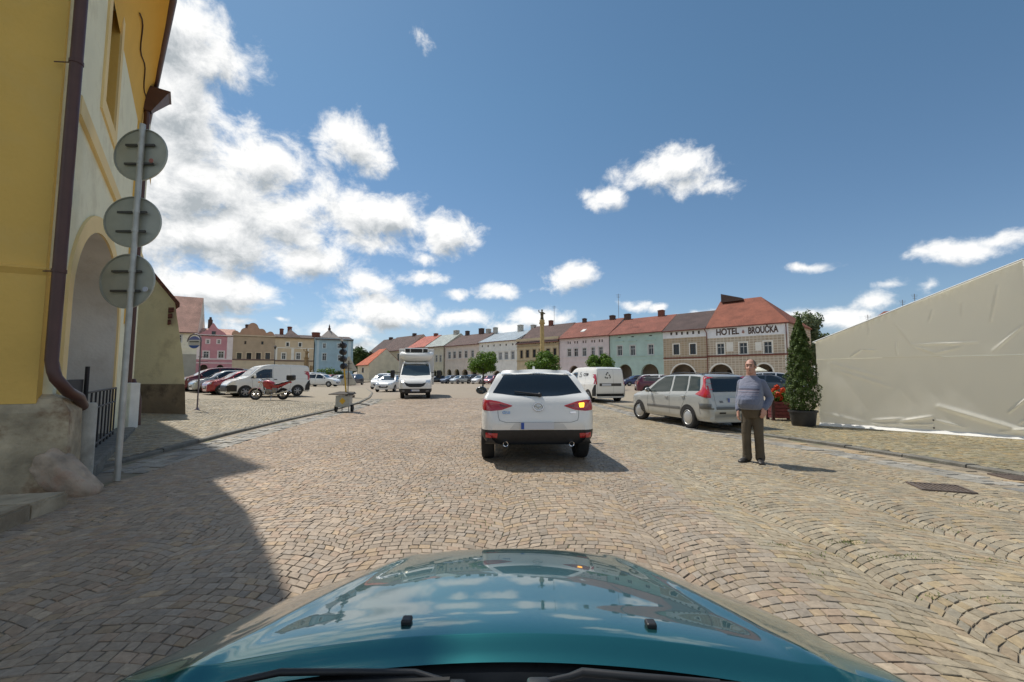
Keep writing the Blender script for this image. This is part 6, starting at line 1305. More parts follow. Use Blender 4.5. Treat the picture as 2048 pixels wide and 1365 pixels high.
# ------------------ delivery vans
VANP = [(-1.98, .34), (-2.08, .5), (-2.10, .70), (-2.09, 1.2), (-2.05, 1.62), (-1.98, 1.76), (-1.75, 1.815), (-1.0, 1.84), (.0, 1.83), (.45, 1.76), (.80, 1.56), (1.20, 1.17), (1.42, 1.06), (1.80, .96), (2.08, .80), (2.2, .60), (2.18, .34)]
def delivery_van(name, label, x, y, ang, logos):
    v = Car(name, label, 'van', (x, y, gz(x, y)), ang, VANP, [(-2.2, 1.02), (0, 1.0), (1.1, 1.0), (2.2, .9)], [(-2.10, .80), (-2.04, .86), (-1.6, .90), (0, .905), (1.2, .90), (1.75, .86), (2.05, .74), (2.2, .60)], WHITEP, tumble=.16, zb=.24, zmid=.6, n=90, rnd=.03)
    v.wheels(-1.36, 1.36, .315, .8, .2, rim=mat('rim_van', (.34, .34, .35), .35, metal=.6), spokes=6)
    for ax in 'LR':
        v.patch('cab_window', [(.02, 1.56), (.45, 1.55), (.72, 1.42), (1.10, 1.10)], [(.02, 1.06), (.45, 1.04), (.72, 1.04), (1.14, 1.04)], ax, GLASS, nu=18, nv=8)
        v.line('door_gap', [(-.02, 1.66), (-.02, .36)], ax); v.line('door_gap', [(1.06, 1.02), (1.0, .36)], ax); v.line('door_gap', [(-.98, 1.66), (-.98, .95), (-.92, .40)], ax); v.line('slide_rail', [(-.98, 1.0), (-2.0, 1.0)], ax, mat('gap_grey', (.22, .22, .215), .6))
        v.patch('rear_corner_bumper', [(-2.08, .92), (-1.98, .90), (-1.80, .62)], [(-2.08, .36), (-1.98, .34), (-1.78, .34)], ax, BLACK, off=.012, nu=12, nv=8)
        v.patch('front_corner_bumper', [(1.76, .66), (1.95, .70), (2.10, .68)], [(1.76, .34), (1.95, .34), (2.12, .34)], ax, BLACK, off=.012, nu=10, nv=6)
        v.patch('tail_light', [(-2.0, 1.44), (-1.95, 1.45)], [(-2.02, .95), (-1.93, .94)], ax, REDL, off=.012, nu=4, nv=10)
        sg = -1 if ax == 'L' else 1
        v.patch('tail_light', [(sg * .765, 1.45), (sg * .80, 1.44)], [(sg * .765, .93), (sg * .825, .93)], 'B', REDL, off=.012, nu=5, nv=12)
        h = v.hit(-.14, .98, ax)[0]; MB().box(h.x - .02, -.22, .95, h.x + .02, -.06, 1.0, .01).build('door_handle', BLACK, v.t)
        v.patch('headlight', [(sg * .46, .88), (sg * .74, .94)], [(sg * .50, .72), (sg * .72, .74)], 'F', CLEARL, off=.01, nu=8, nv=5)
    v.patch('rear_bumper', [(-.86, .46), (.86, .46)], [(-.86, .33), (.86, .33)], 'B', BLACK, off=.03, nu=16, nv=3); v.patch('front_bumper', [(-.72, .66), (.72, .66)], [(-.72, .33), (.72, .33)], 'F', BLACK, off=.02, nu=16, nv=5)
    v.patch('windscreen', [(-.62, 1.68), (.62, 1.68)], [(-.74, 1.16), (.74, 1.16)], 'F', mat('windscreen_glass', (.02, .028, .03), .03, coat=.8, spec=.8), nu=16, nv=8)
    v.line('rear_door_gap', [(-.72, 1.70), (-.74, .46)], 'B', mat('gap_grey', (.22, .22, .215), .6)); v.line('rear_door_gap', [(.72, 1.70), (.74, .46)], 'B', mat('gap_grey', (.22, .22, .215), .6)); v.line('rear_door_gap', [(-.72, 1.70), (.72, 1.70)], 'B', mat('gap_grey', (.22, .22, .215), .6)); v.line('rear_door_gap', [(.18, 1.70), (.18, .46)], 'B', mat('gap_grey', (.3, .3, .29), .6))
    v.mirrors(.96, 1.16, .9, WHITEP, (.10, .07, .13))
    h = v.hit(0, .92, 'B')[0]; mb = MB(); mb.box(-.62, h.y - .03, .845, .62, h.y + .01, .985, .008); mb.build('plate_holder', mat('plate_holder_dark', (.05, .048, .046), .5), v.t)
    mb = MB(); mb.box(-.50, h.y - .04, .86, .02, h.y - .031, .965); mb.build('number_plate', PLATE, v.t)
    if logos:
        LG = mat('logo_grey', (.09, .09, .085), .6)
        def recyc(xc, zc, r, ax, sgn=1):
            # three bent arrows chasing round a triangle
            for q in range(3):
                a0 = math.pi / 2 + q * 2 * math.pi / 3; pts = []
                c0 = np.array([math.cos(a0), math.sin(a0)]) * r; c1 = np.array([math.cos(a0 + 2 * math.pi / 3), math.sin(a0 + 2 * math.pi / 3)]) * r
                d = (c1 - c0) / np.linalg.norm(c1 - c0); e0 = np.array([math.cos(a0 - 2 * math.pi / 3), math.sin(a0 - 2 * math.pi / 3)]) * r; de = (c0 - e0) / np.linalg.norm(c0 - e0)
                pts = [c0 - de * r * .42, c0 - de * r * .16, c0 + (d - de) * r * .06, c0 + d * r * .16, c0 + d * r * .72]
                v.line('recycling_logo', [(xc + sgn * q_[0], zc + q_[1]) for q_ in pts], ax, LG, w=r * .26, off=.006)
                hd = c0 + d * r * .70; n_ = np.array([-d[1], d[0]])
                v.patch('recycling_logo', [(xc + sgn * (hd + n_ * r * .3)[0], zc + (hd + n_ * r * .3)[1]), (xc + sgn * (hd + d * r * .36)[0], zc + (hd + d * r * .36)[1])], [(xc + sgn * (hd - n_ * r * .3)[0], zc + (hd - n_ * r * .3)[1]), (xc + sgn * (hd + d * r * .36)[0], zc + (hd + d * r * .36 - n_ * .001)[1])], ax, LG, off=.006, nu=3, nv=3, th=0)
        recyc(-.14, 1.36, .20, 'B'); recyc(-.36, 1.40, .17, 'L', -1)
        tm = text_mb('CYIB', .20, .001, .008); vv = []
        for (tx, ty, tz) in tm.v:
            a = -.98 - tx * 1.35; h = v.hit(a, 1.36 + ty, 'L'); vv.append((h[0].x - .008 - tz, h[0].y, h[0].z) if h[0] else (-.9, a, 1.36 + ty))
        MB().add(vv, tm.f).build('lettering', mat('logo_dark', (.03, .028, .03), .5), v.t, fix=False)
    return v
ax_ = np.array([4.80, 23.2]); fv = np.array([-.30, .954]); cvan = ax_ + fv * 1.36; delivery_van('delivery_van', 'white delivery van with recycling logos on its closed rear door, ahead of the crossover', *cvan, math.atan2(fv[1], fv[0]) - math.pi / 2, True)
pf, prr = np.array([-15.15, 24.6]), np.array([-13.25, 26.6]); cm = (pf + prr) / 2; fv = (pf - prr) / np.linalg.norm(pf - prr); delivery_van('delivery_van', 'plain white delivery van with black bumpers parked behind the red motorcycle', *cm, math.atan2(fv[1], fv[0]) - math.pi / 2, False)
# ------------------ refrigerated lorry coming towards us
tx_, ty_ = (822 - CX) / F * 26.4, 29.4
lor = Car('refrigerated_lorry', 'white refrigerated lorry with a cooling unit over its cab driving towards us', 'lorry', (tx_ - .25, ty_ - .25, 0), R(191),
    [(-.2, .40), (-.22, .6), (-.22, 2.1), (-.1, 2.26), (.5, 2.30), (1.0, 2.22), (1.25, 2.06), (1.95, 1.40), (2.20, 1.30), (2.55, 1.16), (2.78, .95), (2.86, .66), (2.84, .34)],
    [(-.3, 1.25), (1.9, 1.25), (2.9, 1.2)], [(-.25, .98), (1.2, 1.0), (2.0, 1.0), (2.5, .97), (2.74, .86), (2.86, .72)], WHITEP, tumble=.13, zb=.34, zmid=.8, n=90, lower=(.60, BLACK))
s = lor
s.patch('windscreen', [(-.78, 2.10), (0, 2.14), (.78, 2.10)], [(-.88, 1.42), (0, 1.36), (.88, 1.42)], 'F', mat('windscreen_lorry', (.035, .05, .05), .04, coat=.8, spec=.8), nu=22, nv=12)
s.patch('grille', [(-.66, .98), (-.4, .90), (.4, .90), (.66, .98)], [(-.50, .76), (-.3, .69), (.3, .69), (.50, .76)], 'F', BLACK, off=.015, nu=20, nv=4)
for sx in (-1, 1):
    hl = s.patch('headlight', [(sx * .62, 1.10), (sx * .88, 1.14)], [(sx * .60, .94), (sx * .86, .90)], 'F', CLEARL, off=.012, nu=8, nv=5)[0]
    if sx > 0: s.patch('lit_lamp', [(sx * .66, 1.08), (sx * .82, 1.10)], [(sx * .66, .96), (sx * .80, .96)], 'F', LIT, hl, off=.02, nu=5, nv=4)
    s.patch('cab_window', [(.55, 2.08), (1.15, 1.95), (1.75, 1.38)], [(.5, 1.36), (1.15, 1.33), (1.80, 1.33)], 'L' if sx < 0 else 'R', GLASS, nu=14, nv=6)
    mb = MB(); mb.box(sx * 1.42 - .13, 1.42, 1.24, sx * 1.42 + .13, 1.56, 1.72, .04); mr = mb.build('mirror', BLACK, s.t, smooth=40)
    for z in (1.36, 1.60):
        mb = MB(); mb.tube([(sx * .95, 1.55, z - .02), (sx * 1.34, 1.5, z)], .022, 8); mb.build('arm', BLACK, mr)
    s.patch('fog_lamp', [(sx * .62, .50), (sx * .78, .51)], [(sx * .62, .42), (sx * .78, .42)], 'F', mat('fog_lamp_glass', (.2, .2, .2), .2), off=.01, nu=4, nv=3)
    mb = MB(); mb.ball((sx * .70, 1.22, 2.20), (.12, .10, .05), 10, 6); mb.build('marker_lamp', CLEARL, s.t, smooth=60)
h = s.hit(0, .50, 'F')[0]; plate(s, 0, h.y + .016, .50, 'F', .50, .11)
s.wheels(-2.6, 2.0, .36, .85, .24, rim=mat('rim_white', (.6, .6, .58), .5), style='cap') if False else None
for y, xs in ((2.0, (-.86, .86)), (-2.4, (-.80, .80))):
    for x in xs:
        wo = link('wheel', make_tyre(.36, .24), s.t); wo.location = (x, y, .36); wo.rotation_euler = (0, 0, 0 if x > 0 else math.pi); link('rim', make_rim(.238, .24, 5, 'cap', RIM), wo)
mb = MB(); mb.box(-1.13, -3.6, .78, 1.13, .28, 3.13, .05); mb.build('cargo_box', mat('box_white', (.66, .65, .62), .5), s.t, smooth=30)
mb = MB(); mb.box(-.5, -3.5, .55, .5, .2, .77); mb.build('chassis', BLACK, s.t)
# rounded wind deflector below the cooling unit
P = []
for z, w_, y_ in ((2.26, .78, .30), (2.30, .90, .62), (2.42, 1.02, .86), (2.60, 1.08, .94), (2.76, 1.06, .88), (2.84, .98, .66), (2.86, .92, .30)):
    P.append([(w_ * math.sin(a), .27 + y_ * max(0, math.cos(a)) ** .45, z + .10 * abs(math.sin(a)) ** 3) for a in np.linspace(-math.pi / 2, math.pi / 2, 21)])
MB().grid(P).build('deflector', WHITEP, s.t, smooth=60)
mb = MB(); mb.box(-.76, .285, 2.80, .76, .86, 3.16, .07); cu = mb.build('cooling_unit', WHITEP, s.t, smooth=40)
for x0, x1 in ((-.70, -.42), (-.36, .36), (.42, .70)):
    MB().box(x0, .855, 2.88, x1, .875, 3.10, .008).build('vent', BLACK, cu)
for x0, x1 in ((-.40, -.10),):
    s.patch('lettering', [(.35, 1.245), (.05, 1.245)], [(.35, 1.225), (.05, 1.225)], 'F', mat('emblem_faint', (.35, .37, .5), .5), off=.004, nu=4, nv=1)
mb = MB(); mb.tube([(-.3, 2.62, 1.02), (.1, 2.6, 1.04)], .006, 6); 
# ------------------ red motorcycle
MRED = pcol('moto_red', (.34, .014, .022), .15); ENG = mat('engine_alloy', (.28, .28, .28), .4, metal=.7, var=.3, vscale=30)
A, B = np.array([(515 - CX) / F * 22.2, 22.2]), np.array([(569 - CX) / F * 22.3, 22.3]); cm = (A + B) / 2; fv = (A - B) / np.linalg.norm(A - B); WB = float(np.linalg.norm(A - B))
mo = thing('motorcycle', 'red motorcycle with a black top box on its stand in front of the white van', 'motorcycle', (*cm, gz(*cm)), math.atan2(fv[1], fv[0]) - math.pi / 2)
h_ = WB / 2
def wheel2(y, r, w, steer=0):
    mb = MB(); P = []
    for k in range(36):
        a = 2 * math.pi * k / 36; P.append([((w / 2) * math.cos(b), (r - w / 2 + (w / 2) * math.sin(b)) * math.cos(a), (r - w / 2 + (w / 2) * math.sin(b)) * math.sin(a)) for b in np.linspace(0, 2 * math.pi, 9)[:-1]])
    P.append(P[0]); mb.grid(P, wrap=True); wo = mb.build('wheel', TYRE, mo, smooth=60); wo.location = (0, y, r); wo.rotation_euler = (0, 0, steer)
    mb = MB(); rr = r - w; mb.tube([(0, rr * math.cos(a), rr * math.sin(a)) for a in np.linspace(0, 2 * math.pi, 32, endpoint=False)], .016, 6, close=True)
    for k in range(6):
        a = k * math.pi / 3; mb.tube([(0, .04 * math.cos(a), .04 * math.sin(a)), (0, rr * math.cos(a), rr * math.sin(a))], .014, 6)
    mb.lathe([(.05, -.05), (.05, .05)], (0, 0, 0), 12, 'x'); mb.build('rim', RIM, wo, smooth=50)
    mb = MB(); mb.lathe([(.05, .0), (.13, .0), (.13, .006), (.05, .006)], (.06, 0, 0), 24, 'x', caps=False); mb.build('brake_disc', CHROME, wo)
wheel2(h_, .30, .10, R(12)); wheel2(-h_, .30, .12)
mb = MB()
for sx in (-1, 1): mb.tube([(sx * .095, h_, .30), (sx * .095, h_ - .30, .96)], .024, 8)
mb.build('fork', CHROME, mo, smooth=60)
mb = MB(); P = [[(x, h_ + .0 + .335 * math.cos(a) * 1.0, .30 + .335 * math.sin(a) - .02 * abs(x) * 8) for x in (-.075, -.05, 0, .05, .075)] for a in np.linspace(.1, 2.3, 14)]; mb.grid(P).build('front_mudguard', MRED, mo, smooth=60)
mb = MB(); P = []
for y, z, w_, hh in ((h_ - .33, .82, .05, .08), (h_ - .38, .82, .14, .16), (h_ - .60, .82, .17, .18), (h_ - .82, .77, .14, .15), (h_ - .95, .74, .09, .09), (h_ - .98, .74, .02, .03)):
    P.append([(w_ * math.cos(a), y, z + hh * math.sin(a)) for a in np.linspace(0, 2 * math.pi, 14, endpoint=False)])
mb.grid(P, wrap=True); mb.build('fuel_tank', MRED, mo, smooth=60)
mb = MB()
for sx in (-1, 1): mb.add([(sx * .15, h_ - .40, .86), (sx * .16, h_ - .66, .80), (sx * .13, h_ - .84, .52), (sx * .11, h_ - .55, .55), (sx * .10, h_ - .36, .74)], [(0, 1, 2, 3, 4)])
mb.build('side_fairing', MRED, mo, fix=False)
mb = MB(); P = []
for y, z, w_, hh in ((h_ - .84, .79, .08, .04), (h_ - .95, .775, .12, .05), (h_ - 1.12, .79, .14, .06), (h_ - 1.30, .86, .12, .055), (h_ - 1.52, .91, .09, .04), (h_ - 1.56, .92, .03, .02)):
    P.append([(w_ * math.cos(a), y, z + hh * math.sin(a)) for a in np.linspace(0, 2 * math.pi, 12, endpoint=False)])
mb.grid(P, wrap=True); mb.build('seat', BLACK, mo, smooth=60)
mb = MB(); P = []
for y, z, w_, hh in ((h_ - .72, .62, .10, .13), (h_ - 1.0, .66, .135, .12), (h_ - 1.25, .75, .125, .10), (h_ - 1.5, .85, .09, .07), (h_ - 1.62, .90, .05, .04)):
    P.append([(w_ * math.cos(a), y, z + hh * math.sin(a)) for a in np.linspace(0, 2 * math.pi, 12, endpoint=False)])
mb.grid(P, wrap=True); mb.build('tail_fairing', MRED, mo, smooth=60)
mb = MB(); mb.ball((0, h_ - .66, .44), (.16, .25, .17), 12, 8); mb.box(-.13, h_ - 1.05, .36, .13, h_ - .80, .62, .04); mb.box(-.10, h_ - .78, .50, .10, h_ - .54, .72, .03); mb.build('engine', ENG, mo, smooth=50)
mb = MB(); mb.tube([(.12, h_ - .48, .50), (.14, h_ - .46, .30), (.15, h_ - .75, .24), (.17, h_ - 1.25, .34), (.18, h_ - 1.62, .44)], [.025, .025, .03, .05, .055], 10); mb.tube([(-.12, h_ - .48, .50), (-.14, h_ - .46, .30), (-.15, h_ - .75, .24), (-.17, h_ - 1.25, .34), (-.18, h_ - 1.62, .44)], [.025, .025, .03, .05, .055], 10); mb.build('exhaust', CHROME, mo, smooth=60)
mb = MB(); mb.tube([(0, h_ - .34, .90), (0, h_ - .78, .70), (0, h_ - .85, .38), (0, h_ - .45, .30), (0, h_ - .36, .70)], .03, 8)
for sx in (-1, 1): mb.tube([(sx * .08, -h_, .30), (sx * .09, h_ - .84, .40)], .025, 8); mb.tube([(sx * .09, -h_ + .12, .42), (sx * .10, h_ - 1.2, .74)], .02, 8)
mb.build('frame', BLACK, mo, smooth=60)
mb = MB(); mb.tube([(-.34, h_ - .46, 1.03), (-.2, h_ - .36, 1.04), (0, h_ - .32, 1.0), (.2, h_ - .36, 1.04), (.34, h_ - .46, 1.03)], .014, 8); mb.tube([(-.36, h_ - .48, 1.03), (-.24, h_ - .39, 1.035)], .02, 8); mb.tube([(.36, h_ - .48, 1.03), (.24, h_ - .39, 1.035)], .02, 8); mb.build('handlebar', BLACK, mo, smooth=60)
for sx in (-1, 1):
    mb = MB(); mb.tube([(sx * .26, h_ - .38, 1.04), (sx * .34, h_ - .36, 1.20)], .008, 6); mb.ball((sx * .36, h_ - .37, 1.22), (.055, .015, .035), 10, 6); mb.build('mirror', BLACK, mo, smooth=60)
    mb = MB(); mb.ball((sx * .17, h_ - .20, .90), (.03, .045, .03), 8, 6); mb.build('indicator', mat('indicator_amber', (.6, .2, .02), .2), mo, smooth=60)
mb = MB(); mb.ball((0, h_ - .18, .92), (.10, .09, .10), 14, 8); mb.build('headlight', CHROME, mo, smooth=60)
mb = MB(); mb.box(-.20, h_ - 1.86, .98, .20, h_ - 1.50, 1.26, .07); mb.build('top_box', BLACK, mo, smooth=40)
mb = MB(); mb.tube([(0, h_ - 1.45, .92), (0, h_ - 1.80, .975)], .03, 6); mb.build('rack', CHROME, mo)
mb = MB(); mb.box(-.08, h_ - 1.70, .84, .08, h_ - 1.62, .92, .02); mb.build('tail_light', REDL, mo)
mb = MB(); mb.tube([(-.08, h_ - .80, .32), (-.22, h_ - .82, .01)], .014, 6); mb.build('side_stand', CHROME, mo)
mb = MB(); mb.tube([(-.10, h_ - .74, .34), (-.22, h_ - .74, .34)], .016, 6); mb.tube([(.10, h_ - .74, .34), (.22, h_ - .74, .34)], .016, 6); mb.build('foot_peg', BLACK, mo)
# ------------------------------------------------------------------ our own bonnet
TEAL = None
m, nt_, b_ = _new('teal_metallic'); b_.inputs['Base Color'].default_value = (.026, .185, .185, 1); b_.inputs['Metallic'].default_value = .85; b_.inputs['Roughness'].default_value = .27; b_.inputs['Coat Weight'].default_value = 1; b_.inputs['Coat Roughness'].default_value = .02; b_.inputs['Coat IOR'].default_value = 1.58; TEAL = m
car = thing('teal_car', 'dark teal car whose glossy bonnet fills the bottom of the photo, sky mirrored in it', 'car', (0, 1.3, 0))
CM = Matrix.Translation((0, -1.3, 0))
zc_pts = [(.70, .790), (.905, .812), (.952, .836), (.956, .8378), (.962, .8378), (1.15, .815), (1.35, .787), (1.55, .752), (1.68, .725), (1.76, .702), (1.82, .668), (1.855, .61), (1.87, .50)]
def bz(x, y):
    ax = abs(x); xc = float(np.interp(y, [.9, 1.77], [.655, .40])); z = float(np.interp(y, [p[0] for p in zc_pts], [p[1] for p in zc_pts])) if False else float(interp(zc_pts, y))
    z -= .022 * min(1, ax / xc) ** 2
    sl = float(np.interp(y, [.9, 1.2, 1.6, 1.8], [.10, .20, .26, .30]))
    d = ax - xc; z -= sl * (math.sqrt(d * d + .0009) + d) / 2 * (1 - .25 * min(1, max(0, d / .3)))
    # raised swage just inside the crease and a soft valley outside it
    z += .006 * math.exp(-((ax - xc + .035) / .03) ** 2)
    if ax > .725: t = min(1.0, (ax - .725) / .115); z -= .10 * (1 - math.sqrt(max(0, 1 - t * t))) + .04 * t * t
    return z
def yrear(x): return .905 - .125 * (x / .75) ** 2
def yfront(x): return 1.875 - .20 * (abs(x) / .74) ** 3.2
def bonnet_grid(xs, n, f0=0.0):
    P = []
    for x in xs:
        a, b = yrear(x), yfront(x); row = []
        for t in np.r_[np.linspace(0, .045, 5)[:-1], np.linspace(.045, .065, 12), np.linspace(.07, 1, n)]:
            tt = t; y = a + (b - a) * tt
            # the profile along y follows the curved rear and front edges
            yy = .905 + (1.87 - .905) * (y - a) / (b - a); row.append((x, y, bz(x, yy)))
        P.append(row)
    return MB().grid(P)
bo = bonnet_grid(np.linspace(-.728, .728, 120), 110).xf(CM).build('bonnet', TEAL, car, smooth=179)
for sx in (-1, 1):
    g = bonnet_grid(np.linspace(.731, .835, 18) * sx, 90); g.xf(CM).build('wing', TEAL, car, smooth=179)
    mb = MB(); P = []
    for y in np.linspace(.75, 1.50, 24): P.append([(sx * .835, y, bz(.835, .905 + .965 * (y - yrear(.8)) / (yfront(.8) - yrear(.8))) - .002), (sx * .845, y, .58), (sx * .84, y, .36), (sx * .78, y, .25)])
    mb.grid(P).xf(CM).build('side_panel', TEAL, car, smooth=60)
    wo = link('wheel', make_tyre(.30, .19), car); wo.location = (sx * .73, .05, .30); wo.rotation_euler = (0, 0, 0 if sx > 0 else math.pi); link('rim', make_rim(.198, .19, 5, 'cap', RIM), wo)
mb = MB(); mb.add([(-.729, .8, bz(.729, .95) - .012), (.729, .8, bz(.729, .95) - .012), (.729, 1.6, .60), (-.729, 1.6, .60)], [(0, 1, 2, 3)]); mb.xf(CM).build('engine_bay', BLACK, car)
P = []
for x in np.linspace(-.78, .78, 40): y = yfront(x); P.append([(x, y, bz(x, 1.87) + .0), (x, y + .02, .42), (x, y + .04, .34), (x, y - .05, .22)])
MB().grid(P).xf(CM).build('front_bumper', TEAL, car, smooth=60)
for sx in (-1, 1):
    x, y = (-.23, 1.005) if sx < 0 else (.30, .995); z = bz(x, .905 + (1.87 - .905) * (y - yrear(x)) / (yfront(x) - yrear(x)))
    mb = MB(); mb.box(x - .011, y - .012, z - .002, x + .011, y + .013, z + .011, .004); mb.xf(CM).build('washer_nozzle', BLACK, bo)
# cowl: black tray with grilles, rubber seal, wipers
COWL = mat('cowl_plastic', (.02, .02, .021), .55, var=.3, vscale=25); GRY = mat('cowl_grey_dust', (.20, .20, .195), .8, var=.25, vscale=30)
P = []
for x in np.linspace(-.78, .78, 60):
    y = yrear(x); P.append([(x, y + .03, bz(x, .905) - .010), (x, y - .004, bz(x, .905) - .016), (x, y - .012, .772), (x, y - .10, .785), (x, y - .22, .80)])
MB().grid(P).xf(CM).build('cowl', COWL, car, smooth=40)
mb = MB()
for x0, x1 in ((-.30, -.20), (-.10, .11), (.25, .42)):
    for x in np.arange(x0, x1, .013): y = yrear(x); mb.add([(x, y - .02, .781), (x + .005, y - .02, .781), (x + .005 - .004, y - .10, .792), (x - .004, y - .10, .792), (x, y - .02, .775), (x + .005, y - .02, .775), (x + .001, y - .10, .785), (x - .004, y - .10, .785)], [(0, 1, 2, 3), (0, 3, 7, 4), (1, 5, 6, 2)])
    for k in (1, 2, 3): mb.box(x0, yrear((x0 + x1) / 2) - .02 - .02 * k, .782, x1, yrear((x0 + x1) / 2) - .017 - .02 * k, .785 + .002 * k)
mb.xf(CM).build('cowl_grille', mat('grille_bars', (.12, .12, .12), .6), car)
for x0, x1 in ((-.20, -.105), (.02, .20), (.44, .60)):
    mb = MB()
    for x in np.arange(x0, x1 - .02, .026): y = yrear(x); mb.add([(x, y - .025, .784), (x + .022, y - .025, .784), (x + .019, y - .11, .797), (x - .003, y - .11, .797)], [(0, 1, 2, 3)])
    mb.xf(CM).build('cowl_vent', GRY, car)
def wiper(pts, rr, piv):
    mb = MB(); mb.tube(pts, rr, 8); mb.box(pts[0][0] - .02, pts[0][1] - .025, pts[0][2] - .02, pts[0][0] + .025, pts[0][1] + .012, pts[0][2] + .006, .008); wo = mb.xf(CM).build('wiper', BLACK, car, smooth=50)
    a, b = np.array(pts[-1]), np.array(piv); mb = MB(); mb.tube([a + (0, 0, -.004), (a + b) / 2 + (0, .008, -.008), b], [.007, .006, .005], 6); mb.xf(CM).build('wiper_blade', mat('wiper_rubber', (.01, .01, .01), .7), wo)
a, b, c, d = U(905, 1370, .845), U(830, 1345, .855), U(560, 1345, .86), U(440, 1372, .84)
wiper([tuple(a), tuple(b), tuple(U(700, 1344, .86)), tuple(c), tuple(d)], [.007, .0055, .0055, .0065, .005], U(900, 1360, .83))
a, b, c, d = U(1075, 1366, .835), U(1140, 1354, .85), U(1290, 1356, .845), U(1440, 1366, .84)
wiper([tuple(a), tuple(b), tuple(U(1165, 1345, .86)), tuple(c), tuple(d)], [.004, .006, .0075, .007, .005], U(1560, 1372, .83))
# ------------------------------------------------------------------ the standing man
g0 = np.array([3.86, 7.12]); man = thing('person', 'stout man in a striped grey blue jumper and olive trousers standing on the road', 'person', (*g0, 0), R(-46))
def blob(parts, vox, name, m, parent, smooth_it=6, subs=0):
    mb = MB()
    for f in parts: f(mb)
    o = mb.build(name, m, parent, smooth=179)
    r = o.modifiers.new('r', 'REMESH'); r.mode = 'VOXEL'; r.voxel_size = vox; r.use_smooth_shade = True
    sm = o.modifiers.new('s', 'SMOOTH'); sm.iterations = smooth_it; sm.factor = .5
    applied(o); o.data.materials.clear(); o.data.materials.append(m); o.data.polygons.foreach_set('use_smooth', [True] * len(o.data.polygons)); return o
def ell(c, r): return lambda mb: mb.ball(c, r, 20, 14)
def tub(p, r, n=16): return lambda mb: (mb.tube(p, r, n), [mb.ball(q, rr * .995, n, 10) for q, rr in zip(p, r if hasattr(r, '__len__') else [r] * len(p))])
def loft(rings, n=28):   # (z, cx, cy, rx, ry, power)
    def f(mb):
        P = []
        for z, cx_, cy_, rx, ry in rings: P.append([(cx_ + rx * math.copysign(abs(math.cos(a)) ** .85, math.cos(a)), cy_ + ry * math.copysign(abs(math.sin(a)) ** .85, math.sin(a)), z) for a in np.linspace(0, 2 * math.pi, n, endpoint=False)])
        st = len(mb.v); mb.grid(P, wrap=True); mb.f += [tuple(st + k for k in range(n))[::-1], tuple(st + (len(P) - 1) * n + k for k in range(n))]
    return f
m, nt_, b_ = _new('skin'); b_.inputs['Base Color'].default_value = (.50, .27, .20, 1); b_.inputs['Roughness'].default_value = .55; b_.inputs['Subsurface Weight'].default_value = .12; b_.inputs['Subsurface Radius'].default_value = (.01, .004, .002); SKIN = m
def hand(c, d, up, sgn, curl=.5):
    """palm, four unequal curled fingers and a thumb leaving the side of the palm. d = pointing direction, up = back-of-hand normal"""
    d = np.array(d, float); d /= np.linalg.norm(d); up = np.array(up, float); up -= d * up.dot(d); up /= np.linalg.norm(up); s_ = np.cross(d, up) * sgn; c = np.array(c, float); fs = []
    for k in range(5): fs.append(tub([c + s_ * (.030 - .015 * k), c + s_ * (.032 - .016 * k) + d * .075], [.017, .0145], 8))
    for k, ln in enumerate((.062, .072, .066, .050)):
        b = c + d * .082 + s_ * (.030 - .0195 * k); p = [b]; a = .25
        for seg in (.45, .32, .23): a_dir = d * math.cos(a) - up * math.sin(a); p.append(p[-1] + a_dir * ln * seg); a += curl
        fs.append(tub(p, [.0095, .009, .008, .007], 8))
    b = c + d * .02 + s_ * .036; t1 = d * .6 + s_ * .7 - up * .3; t1 /= np.linalg.norm(t1); fs.append(tub([b, b + t1 * .035, b + t1 * .035 + (d * .85 + s_ * .2 - up * .35) * .032], [.013, .0105, .008], 8)); return fs
HZ = 1.515   # head centre
fwd = np.array([.16, -.98, 0])
head = [ell((0, .012, HZ + .022), (.076, .096, .098)), ell((.004, -.022, HZ - .045), (.060, .070, .075)), ell((.008, -.055, HZ - .088), (.036, .036, .028)), ell((.004, -.05, HZ - .03), (.055, .045, .04)), ell((-.028, -.058, HZ - .025), (.024, .024, .02)), ell((.04, -.055, HZ - .025), (.024, .024, .02)),
        tub([(.010, -.082, HZ + .012), (.013, -.108, HZ - .028)], [.009, .015], 10), ell((.012, -.098, HZ - .030), (.019, .014, .011)), ell((-.078, .012, HZ - .008), (.010, .020, .032)), ell((.082, .005, HZ - .008), (.010, .020, .032)), ell((.008, -.075, HZ + .045), (.052, .018, .012)),
        ell((.010, -.084, HZ - .058), (.026, .014, .007)), ell((.010, -.083, HZ - .070), (.023, .013, .007)),
        tub([(0, .03, 1.30), (0, .018, 1.46)], [.074, .068], 16), ell((0, .015, 1.44), (.062, .055, .05))]
# inner body: trunk and limbs under the clothes
body_parts = head + [loft([(.80, 0, .0, .125, .12), (.92, 0, -.04, .14, .155), (1.05, 0, -.045, .14, .155), (1.2, 0, .0, .14, .11), (1.30, 0, .02, .12, .08), (1.345, 0, .02, .07, .06)]),
    tub([(.155, .02, 1.27), (.225, .10, 1.02), (.195, -.035, .865)], [.045, .042, .032]), tub([(-.155, .02, 1.27), (-.205, .075, 1.02), (-.20, -.03, .81)], [.045, .042, .032]),
    tub([(.07, .0, .82), (.078, -.01, .48), (.08, .02, .09)], [.06, .045, .035]), tub([(-.07, .0, .80), (-.085, -.045, .47), (-.09, -.03, .09)], [.06, .045, .035])]
body_parts += hand((.190, -.055, .842), (-.12, -.35, -1), (.8, -.5, .1), -1, .45) + hand((-.20, -.045, .785), (.05, -.2, -1), (-.8, -.5, 0), 1, .45)
bd = blob(body_parts, .0055, 'body', SKIN, man, 3)
